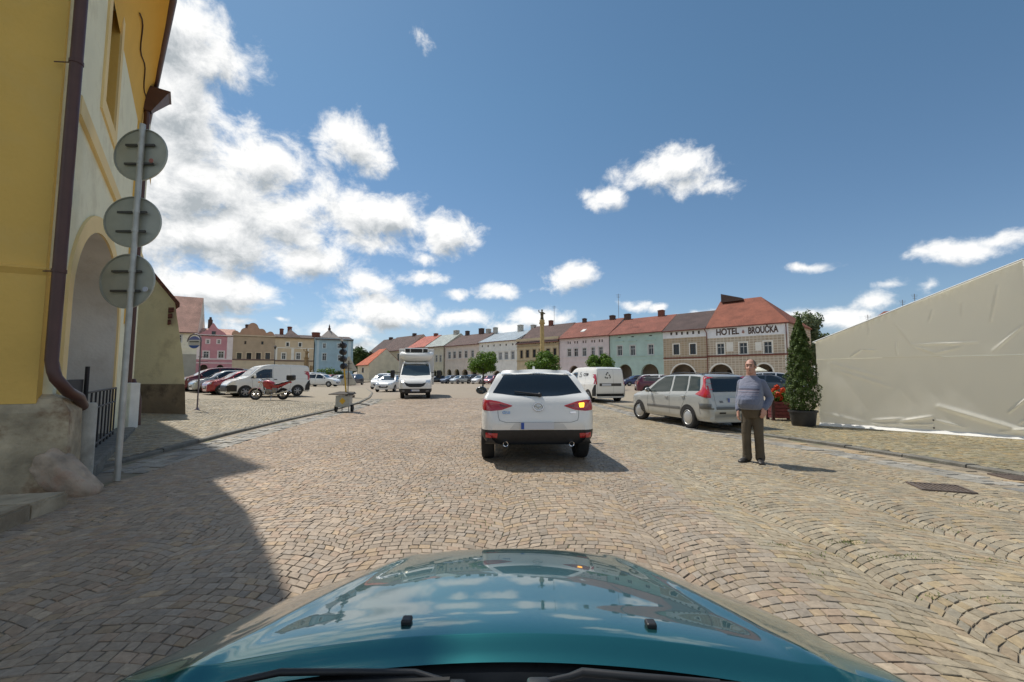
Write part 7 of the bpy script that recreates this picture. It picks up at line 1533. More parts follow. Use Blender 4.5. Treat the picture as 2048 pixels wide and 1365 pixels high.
# face details
EYEW = mat('eye_white', (.45, .40, .37), .3); EYED = mat('eye_dark', (.02, .025, .03), .15)
for x in (-.022, .040):
    MB().ball((x, -.0785, HZ + .014), (.0095, .0075, .0048), 12, 8).build('eye', EYEW, man, smooth=60); 
    MB().ball((x + .001, -.0845, HZ + .013), (.0055, .004, .0055), 10, 6).build('iris', EYED, man, smooth=60)
    MB().tube([(x - .017, -.082, HZ + .032), (x, -.090, HZ + .037), (x + .017, -.083, HZ + .033)], [.003, .0045, .003], 6).build('eyebrow', mat('hair_grey', (.14, .115, .095), .9, var=.4, vscale=60), man)
MB().tube([(-.012, -.092, HZ - .0635), (.010, -.0985, HZ - .063), (.032, -.091, HZ - .0635)], [.002, .0036, .002], 6).build('mouth', mat('lip', (.26, .09, .075), .5), man)
# short thinning hair: sides and back of the head
P = []
for k in range(25):
    a = R(-28) + R(236) * k / 24; row = []
    for t in np.linspace(0, 1, 8):
        e_ = R(-20) + R(78) * t; row.append((.002 + .0815 * math.cos(a) * math.cos(e_), .016 + .102 * math.sin(a) * math.cos(e_) * 1.0, HZ + .022 + .104 * math.sin(e_)))
    P.append(row)
hr = MB().grid(P); hr.v = [tuple(np.array(v) + np.random.normal(0, .0022, 3)) for v in hr.v]; hr.build('hair', mat('hair_grey', (.14, .115, .095), .9), man, smooth=179, fix=False)
# jumper with stripes across the chest
m, nt_, b_ = _new('jumper_stripes'); tcn = N(nt_, 'ShaderNodeTexCoord'); sp_ = N(nt_, 'ShaderNodeSeparateXYZ'); nt_.links.new(tcn.outputs['Object'], sp_.inputs[0]); nz = N(nt_, 'ShaderNodeTexNoise'); nz.inputs['Scale'].default_value = 5; nt_.links.new(tcn.outputs['Object'], nz.inputs[0])
ad = N(nt_, 'ShaderNodeMath', operation='MULTIPLY_ADD'); ad.inputs[1].default_value = .02; nt_.links.new(nz.outputs['Fac'], ad.inputs[0]); nt_.links.new(sp_.outputs[2], ad.inputs[2]); mr_ = N(nt_, 'ShaderNodeMapRange'); mr_.inputs['From Min'].default_value = .8; mr_.inputs['From Max'].default_value = 1.4; nt_.links.new(ad.outputs[0], mr_.inputs[0])
cr_ = N(nt_, 'ShaderNodeValToRGB'); cr_.color_ramp.interpolation = 'CONSTANT'; base = (.145, .165, .235); E_ = cr_.color_ramp.elements; E_[0].color = (*base, 1); E_[1].position = .455; E_[1].color = (.24, .225, .28, 1)
for p_, c_ in ((.475, base), (.50, (.23, .21, .26)), (.52, (.09, .09, .13)), (.54, base), (.56, (.30, .26, .29)), (.58, (.12, .11, .16)), (.605, (.055, .055, .085)), (.63, base), (.70, (.19, .20, .265))): e = E_.new(p_); e.color = (*c_, 1)
nt_.links.new(mr_.outputs[0], cr_.inputs[0]); 
sx1 = N(nt_, 'ShaderNodeMath', operation='ABSOLUTE'); nt_.links.new(sp_.outputs[0], sx1.inputs[0]); gt = N(nt_, 'ShaderNodeMath', operation='GREATER_THAN'); gt.inputs[1].default_value = .158; nt_.links.new(sx1.outputs[0], gt.inputs[0])
mx = N(nt_, 'ShaderNodeMix', data_type='RGBA'); nt_.links.new(gt.outputs[0], mx.inputs['Factor']); nt_.links.new(cr_.outputs[0], mx.inputs['A']); mx.inputs['B'].default_value = (*base, 1); nt_.links.new(mx.outputs['Result'], b_.inputs['Base Color']); b_.inputs['Roughness'].default_value = .95; b_.inputs['Sheen Weight'].default_value = .3
nb = N(nt_, 'ShaderNodeTexNoise'); nb.inputs['Scale'].default_value = 7; nb.inputs['Detail'].default_value = 5; nb.inputs['Distortion'].default_value = 1.2; nt_.links.new(tcn.outputs['Object'], nb.inputs[0]); bp = N(nt_, 'ShaderNodeBump'); bp.inputs['Strength'].default_value = .7; bp.inputs['Distance'].default_value = .04; nt_.links.new(nb.outputs['Fac'], bp.inputs['Height']); nt_.links.new(bp.outputs[0], b_.inputs['Normal'])
blob([loft([(.835, 0, -.04, .155, .165), (.86, 0, -.055, .170, .20), (.92, 0, -.075, .180, .225), (1.0, 0, -.075, .182, .224), (1.08, 0, -.055, .178, .195), (1.16, 0, -.03, .176, .16), (1.24, 0, .0, .178, .132), (1.30, 0, .014, .155, .108), (1.345, 0, .02, .10, .084), (1.375, 0, .02, .076, .072)]),
      tub([(.148, .018, 1.25), (.192, .07, 1.13), (.232, .105, 1.02), (.218, .04, .93), (.196, -.03, .868)], [.070, .066, .060, .054, .047]), tub([(-.148, .018, 1.25), (-.183, .06, 1.13), (-.212, .078, 1.02), (-.208, .03, .92), (-.20, -.03, .825)], [.068, .062, .057, .051, .045])], .008, 'jumper', m, man, 5)
TR = mat('trousers_olive', (.095, .075, .05), .9, var=.2, vscale=5, bump=1.0, bscale=6)
blob([loft([(.70, 0, .0, .135, .115), (.80, 0, -.015, .152, .145), (.88, 0, -.035, .158, .165)]),
      tub([(.070, .005, .78), (.078, -.005, .62), (.084, -.015, .47), (.084, .0, .30), (.082, .014, .16), (.084, .016, .075)], [.088, .080, .070, .066, .066, .072]), tub([(-.070, .0, .78), (-.080, -.025, .62), (-.088, -.045, .47), (-.090, -.038, .30), (-.092, -.028, .16), (-.094, -.024, .075)], [.088, .080, .070, .066, .066, .072]), ell((.135, -.02, .80), (.035, .05, .06))], .008, 'trousers', TR, man, 3)
SH = mat('shoe_dark', (.022, .018, .015), .5, var=.3, vscale=20)
for (x, y, a) in ((.086, .0, R(22)), (-.098, -.03, R(-16))):
    mb = MB(); P = []
    for t, w_, h0 in ((-.08, .022, .05), (-.07, .034, .075), (-.03, .038, .095), (.02, .040, .098), (.07, .045, .075), (.12, .050, .058), (.165, .045, .045), (.195, .025, .03), (.20, .01, .02)):
        P.append([(w_ * math.cos(b), -t, max(0.0, h0 * .5 + h0 * .52 * math.sin(b))) for b in np.linspace(0, 2 * math.pi, 14, endpoint=False)])
    mb.grid(P, wrap=True); mb.xf(Matrix.Translation((x, y, 0)) @ Matrix.Rotation(a, 4, 'Z')); mb.build('shoe', SH, man, smooth=60)
# ------------------------------------------------------------------ foliage
def leafmat(name, c1, c2):
    m, nt, b = _new(name); at = N(nt, 'ShaderNodeVertexColor', layer_name='Col'); nt.links.new(at.outputs[0], b.inputs['Base Color']); b.inputs['Roughness'].default_value = .55; b.inputs['Specular IOR Level'].default_value = .3
    t = N(nt, 'ShaderNodeBsdfTranslucent'); nt.links.new(at.outputs[0], t.inputs[0]); ms = N(nt, 'ShaderNodeMixShader'); ms.inputs[0].default_value = .3; o = nt.nodes['Material Output']; nt.links.new(b.outputs[0], ms.inputs[1]); nt.links.new(t.outputs[0], ms.inputs[2]); nt.links.new(ms.outputs[0], o.inputs[0]); m['c1'] = c1; m['c2'] = c2; return m
LEAF = leafmat('leaves_bright', (.15, .25, .03), (.07, .14, .018)); THU = leafmat('leaves_thuja', (.115, .165, .035), (.06, .10, .022)); WILL = leafmat('leaves_willow', (.21, .26, .14), (.14, .185, .09)); HILL = leafmat('leaves_forest', (.085, .135, .035), (.045, .08, .022)); FLOW = leafmat('petals_orange', (.75, .10, .02), (.55, .05, .015))
def leaves(name, pts, nrm, size, m, parent, asp=1.6, seed=1, droop=0.0):
    """many small leaf blades at the given points"""
    rg = np.random.default_rng(seed); n = len(pts); pts = np.asarray(pts); s = size * rg.uniform(.6, 1.35, n)[:, None]
    nr = np.asarray(nrm) + rg.normal(0, .55, (n, 3)); nr /= np.linalg.norm(nr, axis=1, keepdims=True) + 1e-9
    t = rg.normal(0, 1, (n, 3)); t[:, 2] -= droop; t -= nr * (t * nr).sum(1, keepdims=True); t /= np.linalg.norm(t, axis=1, keepdims=True) + 1e-9; b = np.cross(nr, t)
    V = np.stack([pts - t * s * asp / 2, pts + b * s / 2 + nr * s * .12, pts + t * s * asp / 2, pts - b * s / 2 + nr * s * .12], 1).reshape(-1, 3)
    me = bpy.data.meshes.new(name); me.vertices.add(4 * n); me.vertices.foreach_set('co', V.reshape(-1)); me.loops.add(4 * n); me.loops.foreach_set('vertex_index', np.arange(4 * n)); me.polygons.add(n); me.polygons.foreach_set('loop_start', np.arange(n) * 4); me.update(calc_edges=True)
    c1, c2 = np.array(m['c1']), np.array(m['c2']); k = rg.random((n, 1)); C = np.ones((n, 4, 4)); C[:, :, :3] = ((c1 * k + c2 * (1 - k)) * rg.uniform(.75, 1.25, (n, 1)))[:, None]; ca = me.color_attributes.new('Col', 'FLOAT_COLOR', 'POINT'); ca.data.foreach_set('color', C.reshape(-1)); me.materials.append(m)
    return link(name, me, parent)
def crown_pts(n, rad, c, seed, lumps=14, lump=.38, shell=.55):
    """points gathered in clumps on an ellipsoid so that the outline is uneven and gaps show"""
    rg = np.random.default_rng(seed); d = rg.normal(0, 1, (lumps, 3)); d /= np.linalg.norm(d, axis=1, keepdims=True); cen = d * rg.uniform(shell, .82, (lumps, 1)); k = rg.integers(0, lumps, n); o = rg.normal(0, 1, (n, 3)); o /= np.linalg.norm(o, axis=1, keepdims=True); r = rg.random((n, 1)) ** .45
    p = cen[k] + o * r * lump; return p * np.array(rad) + np.array(c), o
BARK = mat('bark', (.10, .08, .06), .95, var=.3, vscale=10, bump=.6, bscale=20)
def round_tree(label, px, d, rx, rz_, zc_, seed, group):
    x = (px - CX) / F * d; t = thing('lollipop_tree', label, 'tree', (x, d, gz(x, d)), 0, group); mb = MB(); mb.tube([(0, 0, -.02), (.03, 0, zc_ * .5), (0, 0, zc_ - rz_ * .3)], [.10, .08, .07], 10)
    rg = random.Random(seed)
    for k in range(7): a = rg.random() * 6.28; mb.tube([(0, 0, zc_ - rz_ * .5), (rx * .35 * math.cos(a), rx * .35 * math.sin(a), zc_), (rx * .7 * math.cos(a), rx * .7 * math.sin(a), zc_ + rz_ * .3)], [.05, .035, .015], 6)
    mb.build('trunk', BARK, t, smooth=60); p, n_ = crown_pts(5200, (rx, rx, rz_), (0, 0, zc_), seed, 26, .36, .5); leaves('crown', p, n_ + np.array([0, 0, .4]), .13, LEAF, t, seed=seed); return t
GT = 'clipped round trees in the square'
round_tree('clipped round tree on a slim trunk left of the white crossover', 966, 47.5, 1.75, 1.35, 2.45 + .2, 11, GT); round_tree('clipped round tree whose crown rises right behind the crossover roof', 1085, 46, 1.85, 1.45, 2.6, 12, GT); round_tree('clipped round tree behind the van with the recycling logos', 1197, 44, 1.45, 1.2, 2.45, 13, GT)
# conical thuja in a black tub
pt = G(1620, 854, .045); th2 = thing('potted_thuja', 'tall conical evergreen in a black plastic tub beside the marquee', 'potted tree', (pt[0], pt[1] + .25, .045))
mb = MB(); mb.lathe([(.25, 0), (.27, .02), (.315, .36), (.345, .365), (.345, .41), (.32, .41), (.30, .34), (0, .33)], (0, 0, 0), 32); mb.build('pot', mat('tub_black', (.035, .035, .036), .55, var=.2, vscale=8), th2, smooth=40)
mb = MB(); mb.tube([(0, 0, .3), (.01, 0, 1.2), (0, 0, 2.4)], [.05, .035, .01], 8); mb.build('trunk', BARK, th2)
rg = np.random.default_rng(5); zt_ = U(1618, 630, pt[1])[2] - .07
def thuja(n, seed):
    rg = np.random.default_rng(seed); z = rg.random(n) ** .85; a = rg.random(n) * 2 * math.pi; 
    prof = np.interp(z, [0, .06, .2, .45, .7, .88, 1], [.24, .34, .355, .29, .20, .10, .01]); lump = 1 + .16 * np.sin(a * 5 + z * 23) + .12 * np.sin(a * 9 - z * 41) + .08 * np.sin(a * 3 + z * 70); r = prof * lump * (.55 + .5 * rg.random(n) ** .4)
    p = np.stack([r * np.cos(a), r * np.sin(a), .42 + z * (zt_ - .42)], 1); nn_ = np.stack([np.cos(a), np.sin(a), .5 * np.ones(n)], 1); return p, nn_
p, nn_ = thuja(19000, 4); leaves('crown', p, nn_, .026, THU, th2, asp=2.2, seed=6, droop=-.6)
MB().box(-.42, -.02, 0, -.32, .22, .30, .01).build('side_block', mat('tub_black', (.035, .035, .036), .55), th2) if False else None
# wooden planter with orange flowers
pp = G(1571, 842, .045); pl = thing('flower_planter', 'wine red slatted wooden planter full of orange flowers left of the potted thuja', 'planter', (pp[0], pp[1] + .22, .045), R(-8))
WOOD = mat('wine_red_wood', srgb(104, 44, 46), .7, var=.25, vscale=7, bump=.3, bscale=25); WOODD = mat('planter_post', srgb(66, 36, 34), .7, var=.2, vscale=7)
for sx in (-1, 1):
    for sy in (-1, 1): MB().box(sx * .29 - .04, sy * .19 - .04, 0, sx * .29 + .04, sy * .19 + .04, .60, .006).build('post', WOODD, pl)
for sy in (-1, 1): 
    mb = MB()
    for k in range(5): mb.box(-.25, sy * .19 - .012, .07 + k * .10, .25, sy * .19 + .012, .155 + k * .10)
    mb.build('slat_panel', WOOD, pl)
for sx in (-1, 1):
    mb = MB()
    for k in range(5): mb.box(sx * .29 - .012, -.15, .07 + k * .10, sx * .29 + .012, .15, .155 + k * .10)
    mb.build('slat_panel', WOOD, pl)
MB().box(-.25, -.16, .3, .25, .16, .52).build('soil', mat('soil', (.03, .022, .015), .95), pl)
p, n_ = crown_pts(1500, (.32, .24, .22), (0, 0, .68), 21, 14, .4, .3); leaves('leaves', p, n_, .05, LEAF, pl, seed=22)
p, n_ = crown_pts(1100, (.30, .24, .27), (-.02, -.02, .76), 23, 13, .30, .55); leaves('flowers', p, n_ + np.array([0, -.5, .5]), .055, FLOW, pl, asp=1.1, seed=24)
# weeping tree behind the hotel corner, and woods on the skyline
def big_tree(label, px, d, h, rx, seed, m, name='tree', group=None, trunk=.3, size=.3, n=4500, lumps=22, base=.0, asp=1.6, droop=0.0, cy=.6):
    x = (px - CX) / F * d; t = thing(name, label, 'tree', (x, d, base), 0, group); mb = MB(); mb.tube([(0, 0, -.1), (.1, 0, h * .35), (0, 0, h * .8)], [trunk, trunk * .7, trunk * .2], 10); rg = random.Random(seed)
    for k in range(8): a = rg.random() * 6.28; z0 = h * rg.uniform(.3, .6); mb.tube([(0, 0, z0), (rx * .5 * math.cos(a), rx * .5 * math.sin(a), z0 + h * .15), (rx * .8 * math.cos(a), rx * .8 * math.sin(a), z0 + h * .2)], [trunk * .4, trunk * .25, trunk * .08], 6)
    mb.build('trunk', BARK, t, smooth=60); p, n_ = crown_pts(n, (rx, rx, h * (1 - cy) * 1.02), (0, 0, h * cy), seed, lumps, .34, .45); leaves('crown', p, n_ + np.array([0, 0, .3]), size, m, t, asp=asp, seed=seed, droop=droop); return t
big_tree('tall loose birch rising behind the hotel between its corner and the thuja', 1612, 74, 13.2, 2.7, 31, WILL, 'birch_tree', size=.26, n=5200, lumps=30, asp=2.4, droop=1.2, cy=.66)
big_tree('rounded birch standing right of the tall birch behind the hotel', 1632, 76, 10.8, 2.2, 36, WILL, 'birch_tree', size=.26, n=3200, lumps=22, asp=2.4, droop=1.2, cy=.6)
big_tree('dark tree top peeping over the left slope of the marquee', 1666, 80, 9.6, 2.3, 32, HILL, size=.3, n=2600, cy=.6); big_tree('low dark tree just right of the birch behind the marquee edge', 1645, 84, 9.0, 2.0, 35, HILL, size=.3, n=2200, cy=.6)
big_tree('broad dark green tree between the sky blue house and the orange roofed cottage', 716, 132, 10.5, 4.5, 33, HILL, size=.5, n=4500, cy=.55); big_tree('dark green tree beside the right wall of the sky blue house', 702, 140, 9.2, 4.2, 34, HILL, size=.5, n=3500, cy=.55); big_tree('dark green tree behind the orange roofed cottage', 734, 150, 10.2, 4.0, 38, HILL, size=.5, n=3000, cy=.55)
for i, (px, d, rx, h) in enumerate(((606, 68, 1.0, 1.8), (648, 66, 2.6, 2.3), (676, 67, 1.3, 2.1), (783 - 3, 84, .8, 2.4))):
    x = (px - CX) / F * d; t = thing('bush', ['small dark bush left of the broad hedge before the sky blue house', 'broad round hedge bush in front of the sky blue house', 'dark bush behind the traffic light post', 'small yellow green bush in front of the sand coloured house'][i], 'bush', (x, d, gz(x, d))); mb = MB(); mb.tube([(0, 0, 0), (0, 0, h * .5)], [.08, .03], 6)
    for k in range(5): mb.tube([(0, 0, .1), (rx * .5 * math.cos(k * 1.3), rx * .4 * math.sin(k * 1.3), h * .7)], [.04, .015], 5)
    mb.build('stem', BARK, t); p, n_ = crown_pts(2600 if rx > 2 else 1200, (rx, rx * .7, h * .52), (0, 0, h * .52), 50 + i, 18, .38, .5); leaves('foliage', p, n_ + np.array([0, 0, .4]), .16, LEAF if i in (1, 3) else HILL, t, seed=60 + i)
# ------------------------------------------------------------------ bus stop
x, y = -11.3, 15.9; z = gz(x, y); bs = thing('bus_stop_sign', 'round blue and white bus stop sign hung in a hooped steel post', 'bus stop', (x, y, z))
POST = mat('post_grey_violet', srgb(120, 112, 120), .5, metal=.4); pc_ = U(389, 684, y) - (x, y, z); px_ = 0.0
hoop = [(0, 0, 0), (0, 0, pc_[2] - .02)] + [(pc_[0] - (pc_[0]) * math.cos(a) * 1.05, 0, pc_[2] + .28 * math.sin(a)) for a in np.linspace(0.1, math.pi, 14)] 
MB().tube(hoop, .024, 8).build('post', POST, bs, smooth=60)
rr = .225; c = (pc_[0], 0, pc_[2] - .02)
mb = MB(); mb.lathe([(0, -.012), (rr, -.012), (rr, .012), (0, .012)], c, 36, 'y', caps=False); d = mb.build('sign_disc', mat('sign_white', (.62, .64, .68), .4), bs, smooth=40)
def seg(z0, z1, m, name):
    pts = []; n = 16
    for k in range(n + 1): zz = z0 + (z1 - z0) * k / n; pts.append((math.sqrt(max(0, (rr * .985) ** 2 - zz * zz)), zz))
    poly = [(c[0] + a, c[2] + b) for a, b in pts] + [(c[0] - a, c[2] + b) for a, b in pts[::-1]]; MB().prism(poly, .004, 'y', -.018).build(name, m, d)
SB = mat('sign_blue', (.035, .10, .38), .4); seg(.09, .215, mat('sign_violet_blue', (.16, .20, .50), .4), 'blue_field'); seg(-.22, -.11, SB, 'blue_field'); MB().box(c[0] - .17, -.020, c[2] + .0, c[0] + .17, -.014, c[2] + .035).build('dark_bar', mat('sign_dark_bar', (.02, .02, .03), .5), d); MB().box(c[0] - .16, -.020, c[2] - .07, c[0] + .16, -.014, c[2] - .055).build('thin_bar', mat('sign_grey_bar', (.25, .27, .35), .5), d)
mb = MB(); mb.lathe([(.09, 0), (.05, .05), (.03, .08)], (0, 0, 0), 12); mb.build('foot', POST, bs)
for dz in (.55, .72): MB().box(-.06, -.012, pc_[2] - dz - .01, .30, .0, pc_[2] - dz + .01).build('timetable_bar', POST, bs)
# ------------------------------------------------------------------ portable traffic light on a battery cart
g_ = G(684, 825); cart = thing('portable_traffic_light', 'portable traffic light on a yellow pole rising from a grey battery cart', 'traffic light', (g_[0], g_[1] + .2, 0), R(4))
Y0 = g_[1]; sc_ = Y0 / F
GREYB = mat('cart_grey', srgb(176, 178, 172), .5, var=.12, vscale=6); YELP = mat('pole_yellow', srgb(214, 170, 40), .5); LBLK = mat('signal_black', (.014, .014, .018), .45)
MB().box(-.27, -.2, .20, .25, .2, .62, .015).build('battery_box', GREYB, cart)
for sx in (-1, 1):
    mb = MB(); mb.lathe([(0, -.03), (.10, -.04), (.135, -.03), (.135, .03), (.10, .04), (0, .03)], (sx * .30, 0, .135), 24, 'x'); mb.build('wheel', TYRE, cart, smooth=40)
mb = MB(); mb.tube([(-.22, -.18, .2), (-.22, -.18, .0), (.0, -.18, .0), (.22, -.18, .02), (.22, -.18, .2)], .016, 6); mb.tube([(-.02, -.18, .2), (-.02, -.18, .0)], .014, 6); mb.build('stand_frame', mat('frame_dark', (.06, .06, .06), .5), cart)
mb = MB(); mb.add([(-.50, -.30, .66), (.40, -.30, .645), (.36, .30, .68), (-.36, .30, .70), (-.50, -.30, .69), (.40, -.30, .675), (.30, .28, .75), (-.26, .28, .77)], [(0, 3, 2, 1), (4, 5, 6, 7), (0, 1, 5, 4), (1, 2, 6, 5), (2, 3, 7, 6), (3, 0, 4, 7)]); mb.build('lid', mat('rubber_sheet', (.055, .045, .035), .85, var=.3, vscale=10), cart)
P = [(.0, .13), (.12, 0), (0, -.13), (-.12, 0)]; mb = MB(); mb.prism([(-.01 + a, .42 + b) for a, b in P], .004, 'y', -.206); mb.build('warning_diamond', mat('diamond_yellow', srgb(222, 178, 60), .5), cart)
pt_ = [U(693, 790, Y0 + .35), U(690, 760, Y0 + .35), U(688.5, 735, Y0 + .35)]; bq = np.array([g_[0], g_[1] + .2, 0])
MB().tube([U(694, 800, Y0 + .4) - bq, U(689, 736, Y0 + .4) - bq], .03, 10).build('pole', YELP, cart, smooth=60)
MB().tube([U(689, 738, Y0 + .4) - bq, U(685.5, 683, Y0 + .4) - bq], .028, 10).build('signal_mast', LBLK, cart, smooth=60)
for (px, py) in ((686, 691), (686, 704.5), (686, 718.5), (687.5, 733)):
    q = U(px, py, Y0 + .4) - bq; mb = MB(); mb.lathe([(0, -.10), (.07, -.095), (.115, -.05), (.118, .04), (.125, .16), (.112, .16), (.10, .05), (0, .05)], q, 24, 'y', caps=False); lo = mb.build('signal_lamp', LBLK, cart, smooth=40)
    mb = MB(); mb.lathe([(0, .052), (.10, .052)], q, 20, 'y', caps=False); mb.build('lens', mat('signal_lens_off', (.06, .02, .02), .2), lo)
q = U(685, 679, Y0 + .4) - bq; mb = MB(); mb.lathe([(.0, -.09), (.05, -.08), (.05, .05), (.03, .09), (0, .1)], q, 12); mb.build('sensor', mat('sensor_grey', srgb(190, 184, 178), .5), cart, smooth=40)
# cable lying from the cart and weights under the sign stand
tsg = U(696, 786, 26.5); x, y = tsg[0], 26.5; z0 = 0.0 if x > kl(y) else gz(x, y)
tr_ = thing('road_sign_stand', 'stand with two grey triangular road signs seen from behind, one above the other', 'traffic sign', (x, y, z0))
SB2 = mat('sign_back_pale', srgb(196, 196, 190), .5, metal=.2, var=.08, vscale=4)
def tri(pts, name='sign_triangle', dy=0.0):
    q = [U(a, b, y) - (x, y, z0) for a, b in pts]; n = len(q); mb = MB(); vs = [(p_[0], dy, p_[2]) for p_ in q] + [(p_[0], dy + .02, p_[2]) for p_ in q]; mb.add(vs, [tuple(range(n)), tuple(range(2 * n - 1, n - 1, -1))] + [(i, i + n, (i + 1) % n + n, (i + 1) % n) for i in range(n)])
    return mb.build(name, SB2, tr_)
tri([(695.5, 714), (699, 713.5), (714, 740), (712.5, 742.5), (682, 742.5), (681, 740)]); tri([(694.5, 744.5), (698.5, 744.5), (713, 767), (712, 770), (681, 770), (680, 767)])
pa, pb = U(696, 792, y) - (x, y, z0), U(698, 722, y) - (x, y, z0); MB().tube([(pa[0], -.03, 0.0), (pb[0], -.03, pb[2])], .03, 8).build('post', mat('post_dark', (.10, .09, .08), .6), tr_)
for (py) in (728, 737, 757): qq = U(697, py, y) - (x, y, z0); MB().box(qq[0] - .22, -.02, qq[2] - .012, qq[0] + .22, -.002, qq[2] + .012).build('bracket', mat('bracket_steel', (.10, .10, .10), .5, metal=.6), tr_)
MB().box(-.38, -.25, 0, .34, .25, .12, .02).build('base_weight', mat('base_brown', (.10, .07, .05), .85, var=.3, vscale=8), tr_)
mb = MB(); cb = [G(705, 803), G(714, 807), G(726, 810), G(738, 812)]; mb.tube([p_ + (0, 0, .03) for p_ in cb], .03, 6); tag(mb.build('rubber_cable', mat('cable_dark', (.05, .045, .04), .7)), 'dark rubber cable lying on the road right of the traffic light cart', 'cable')
# ------------------------------------------------------------------ columns with statues, lamps, small things
GOLD = mat('stone_gold', srgb(190, 164, 112), .8, var=.25, vscale=3); STON = mat('sandstone_dark', srgb(150, 126, 92), .9, var=.3, vscale=3); STD = mat('statue_dark', srgb(96, 86, 62), .8, var=.4, vscale=4)
def statue(mb, z, h):
    mb.lathe([(.30 * h / 2, z), (.34 * h / 2, z + .06 * h), (.26 * h / 2, z + .3 * h), (.30 * h / 2, z + .5 * h), (.34 * h / 2, z + .66 * h), (.16 * h / 2, z + .77 * h), (.10 * h / 2, z + .80 * h)], (0, 0, 0), 12); mb.ball((0, -.02, z + .88 * h), (.085 * h, .09 * h, .11 * h), 10, 7)
    mb.tube([(.13 * h, 0, z + .68 * h), (.26 * h, -.10 * h, z + .55 * h), (.12 * h, -.2 * h, z + .58 * h)], .05 * h, 8); mb.tube([(-.13 * h, 0, z + .68 * h), (-.28 * h, -.02, z + .72 * h), (-.30 * h, -.05, z + .92 * h)], .045 * h, 8)
dC = 56; xC = (1084.5 - CX) / F * dC; col = thing('saint_column', 'tall ochre stone column with a statue on top behind the crossover', 'monument', (xC, dC, 0))
zt_, zb_ = U(1084, 618, dC)[2], U(1084, 647, dC)[2]
mb = MB(); mb.box(-1.0, -1.0, 0, 1.0, 1.0, .5); mb.box(-.7, -.7, .5, .7, .7, 1.9); mb.box(-.85, -.85, 1.9, .85, .85, 2.1); mb.build('pedestal', STON, col); mb = MB(); mb.lathe([(.42, 2.1), (.42, 2.2), (.30, 2.3), (.32, 3.2), (.24, zb_ - .35)], (0, 0, 0), 16); mb.build('shaft', GOLD, col, smooth=50)
mb = MB(); mb.lathe([(.24, zb_ - .36), (.30, zb_ - .3), (.26, zb_ - .2), (.38, zb_ - .05), (.40, zb_ + .08), (.30, zb_ + .1), (.34, zb_ + .35), (.28, zb_ + .45)], (0, 0, 0), 14); mb.build('capital', GOLD, col, smooth=50)
mb = MB(); statue(mb, zb_ + .45, zt_ - zb_ - .5); mb.build('statue', STD, col, smooth=60)
dS = 64; xS = (613 - CX) / F * dS; z0 = gz(xS, dS); st_ = thing('fountain_statue', 'dark stone statue on a tall moulded pedestal in front of the pale tan house', 'monument', (xS, dS, z0)); zt_ = U(613, 697, dS)[2] - z0; zm = U(613, 716, dS)[2] - z0
mb = MB(); mb.lathe([(.9, 0), (.95, .3), (.6, .5), (.55, zm * .45), (.75, zm * .5), (.35, zm * .6), (.28, zm - .15), (.42, zm)], (0, 0, 0), 10); mb.build('pedestal', STON, st_, smooth=30); mb = MB(); statue(mb, zm, zt_ - zm); mb.build('statue', STON, st_, smooth=60)
mb = MB()
for sx in (-1, 1): mb.ball((sx * .75, 0, zm * .62), (.25, .25, .4), 8, 6)
mb.build('vase', STON, st_, smooth=60)
dL = 72; xL = (549.5 - CX) / F * dL; z0 = gz(xL, dL); lp = thing('street_lamp', 'dark slim street lamp standing between the two tan houses', 'street lamp', (xL, dL, z0)); zt_ = U(549, 693, dL)[2] - z0
mb = MB(); mb.tube([(0, 0, 0), (0, 0, zt_ - .5)], [.09, .05], 8); mb.build('post', mat('lamp_iron', (.05, .045, .04), .6), lp); mb = MB(); mb.lathe([(.08, zt_ - .5), (.22, zt_ - .1), (.26, zt_ - .08), (.10, zt_ + .1), (0, zt_ + .2)], (0, 0, 0), 8); mb.build('lantern', mat('lamp_iron', (.05, .045, .04), .6), lp)
dP = 50; xP = (1582.5 - CX) / F * dP; ps = thing('parking_sign', 'blue square parking sign on a grey post at the hotel corner', 'traffic sign', (xP, dP, .0)); za, zb_ = U(1582, 723, dP)[2], U(1582, 737, dP)[2]
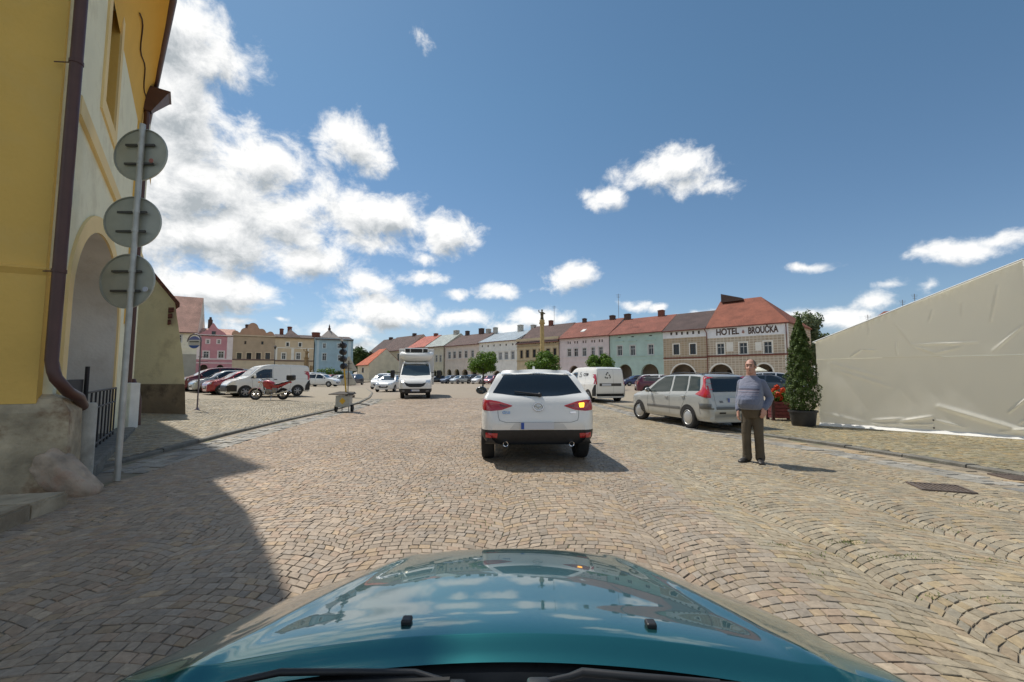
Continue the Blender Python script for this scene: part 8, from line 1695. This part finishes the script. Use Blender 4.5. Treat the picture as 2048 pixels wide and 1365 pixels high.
mb = MB(); mb.tube([(0, .03, 0), (0, .03, za + .05)], .035, 8); mb.build('post', STEEL, ps); mb = MB(); mb.box(-.30, -.01, zb_ + .2, .30, .01, za, .004); mb.build('sign_plate', mat('sign_blue', (.035, .10, .38), .4), ps); tm = text_mb('P', .40, .003, .01); tm.v = [(a, -.014 - c_, zb_ + .28 + b) for a, b, c_ in tm.v]; tm.build('lettering', mat('sign_letter_white', (.7, .7, .7), .5), ps)
mb = MB(); mb.box(-.30, -.01, zb_ - .15, .30, .01, zb_ + .17, .004); mb.build('sign_plate', mat('sign_pale', (.45, .5, .6), .5), ps)
dU = 56; xU = (1516 - CX) / F * dU; um = thing('cafe_parasol', 'small cream cafe parasol open in front of the right hotel arch', 'parasol', (xU, dU, 0)); zt_ = U(1516, 734, dU)[2]
mb = MB(); mb.lathe([(.0, zt_), (.25, zt_ - .1), (1.0, zt_ - .5), (1.02, zt_ - .62), (.98, zt_ - .5), (.0, zt_ - .06)], (0, 0, 0), 8, caps=False); mb.build('canopy', mat('parasol_cream', (.62, .6, .5), .8), um); mb = MB(); mb.tube([(0, 0, 0), (0, 0, zt_)], .03, 6); mb.build('pole', STEEL, um)
def antenna(px, py_top, d, zbot, label):
    x = (px - CX) / F * d; t = thing('roof_antenna', label, 'antenna', (x, d, zbot)); zt = U(px, py_top, d)[2] - zbot; mb = MB(); mb.tube([(0, 0, -.8), (0, 0, zt)], .04, 5); mb.build('mast', mat('antenna_grey', (.2, .2, .2), .5), t)
    mb = MB(); 
    for k in range(3): mb.tube([(-.5 + .1 * k, 0, zt - .2 - .25 * k), (.5 - .1 * k, 0, zt - .2 - .25 * k)], .02, 4)
    mb.build('crossbars', mat('antenna_grey', (.2, .2, .2), .5), t)
antenna(1109, 612, 100, 12.0, 'thin antenna mast standing above the ochre house chimney'); antenna(1239, 588, 82, 13.0, 'thin antenna mast above the red roof of the pale pink house')
antenna(1813, 600, 64, 10.6, 'small aerial with crossbars showing above the middle of the marquee slope'); antenna(1741, 630, 63, 8.0, 'short aerial showing above the lower marquee slope'); antenna(1838, 588, 64, 10.0, 'tall thin aerial showing above the upper marquee slope')
p0, p1 = np.array([(1725 - CX) / F * 62, 62.0]), np.array([(1885 - CX) / F * 58, 58.0])
hh = House('house', 'house standing behind the marquee that carries the three aerials', p0, p1, 0.0, 7.4, 10, 10.9, CR2, REDO); hh.finish(hipl=True, hipr=True)
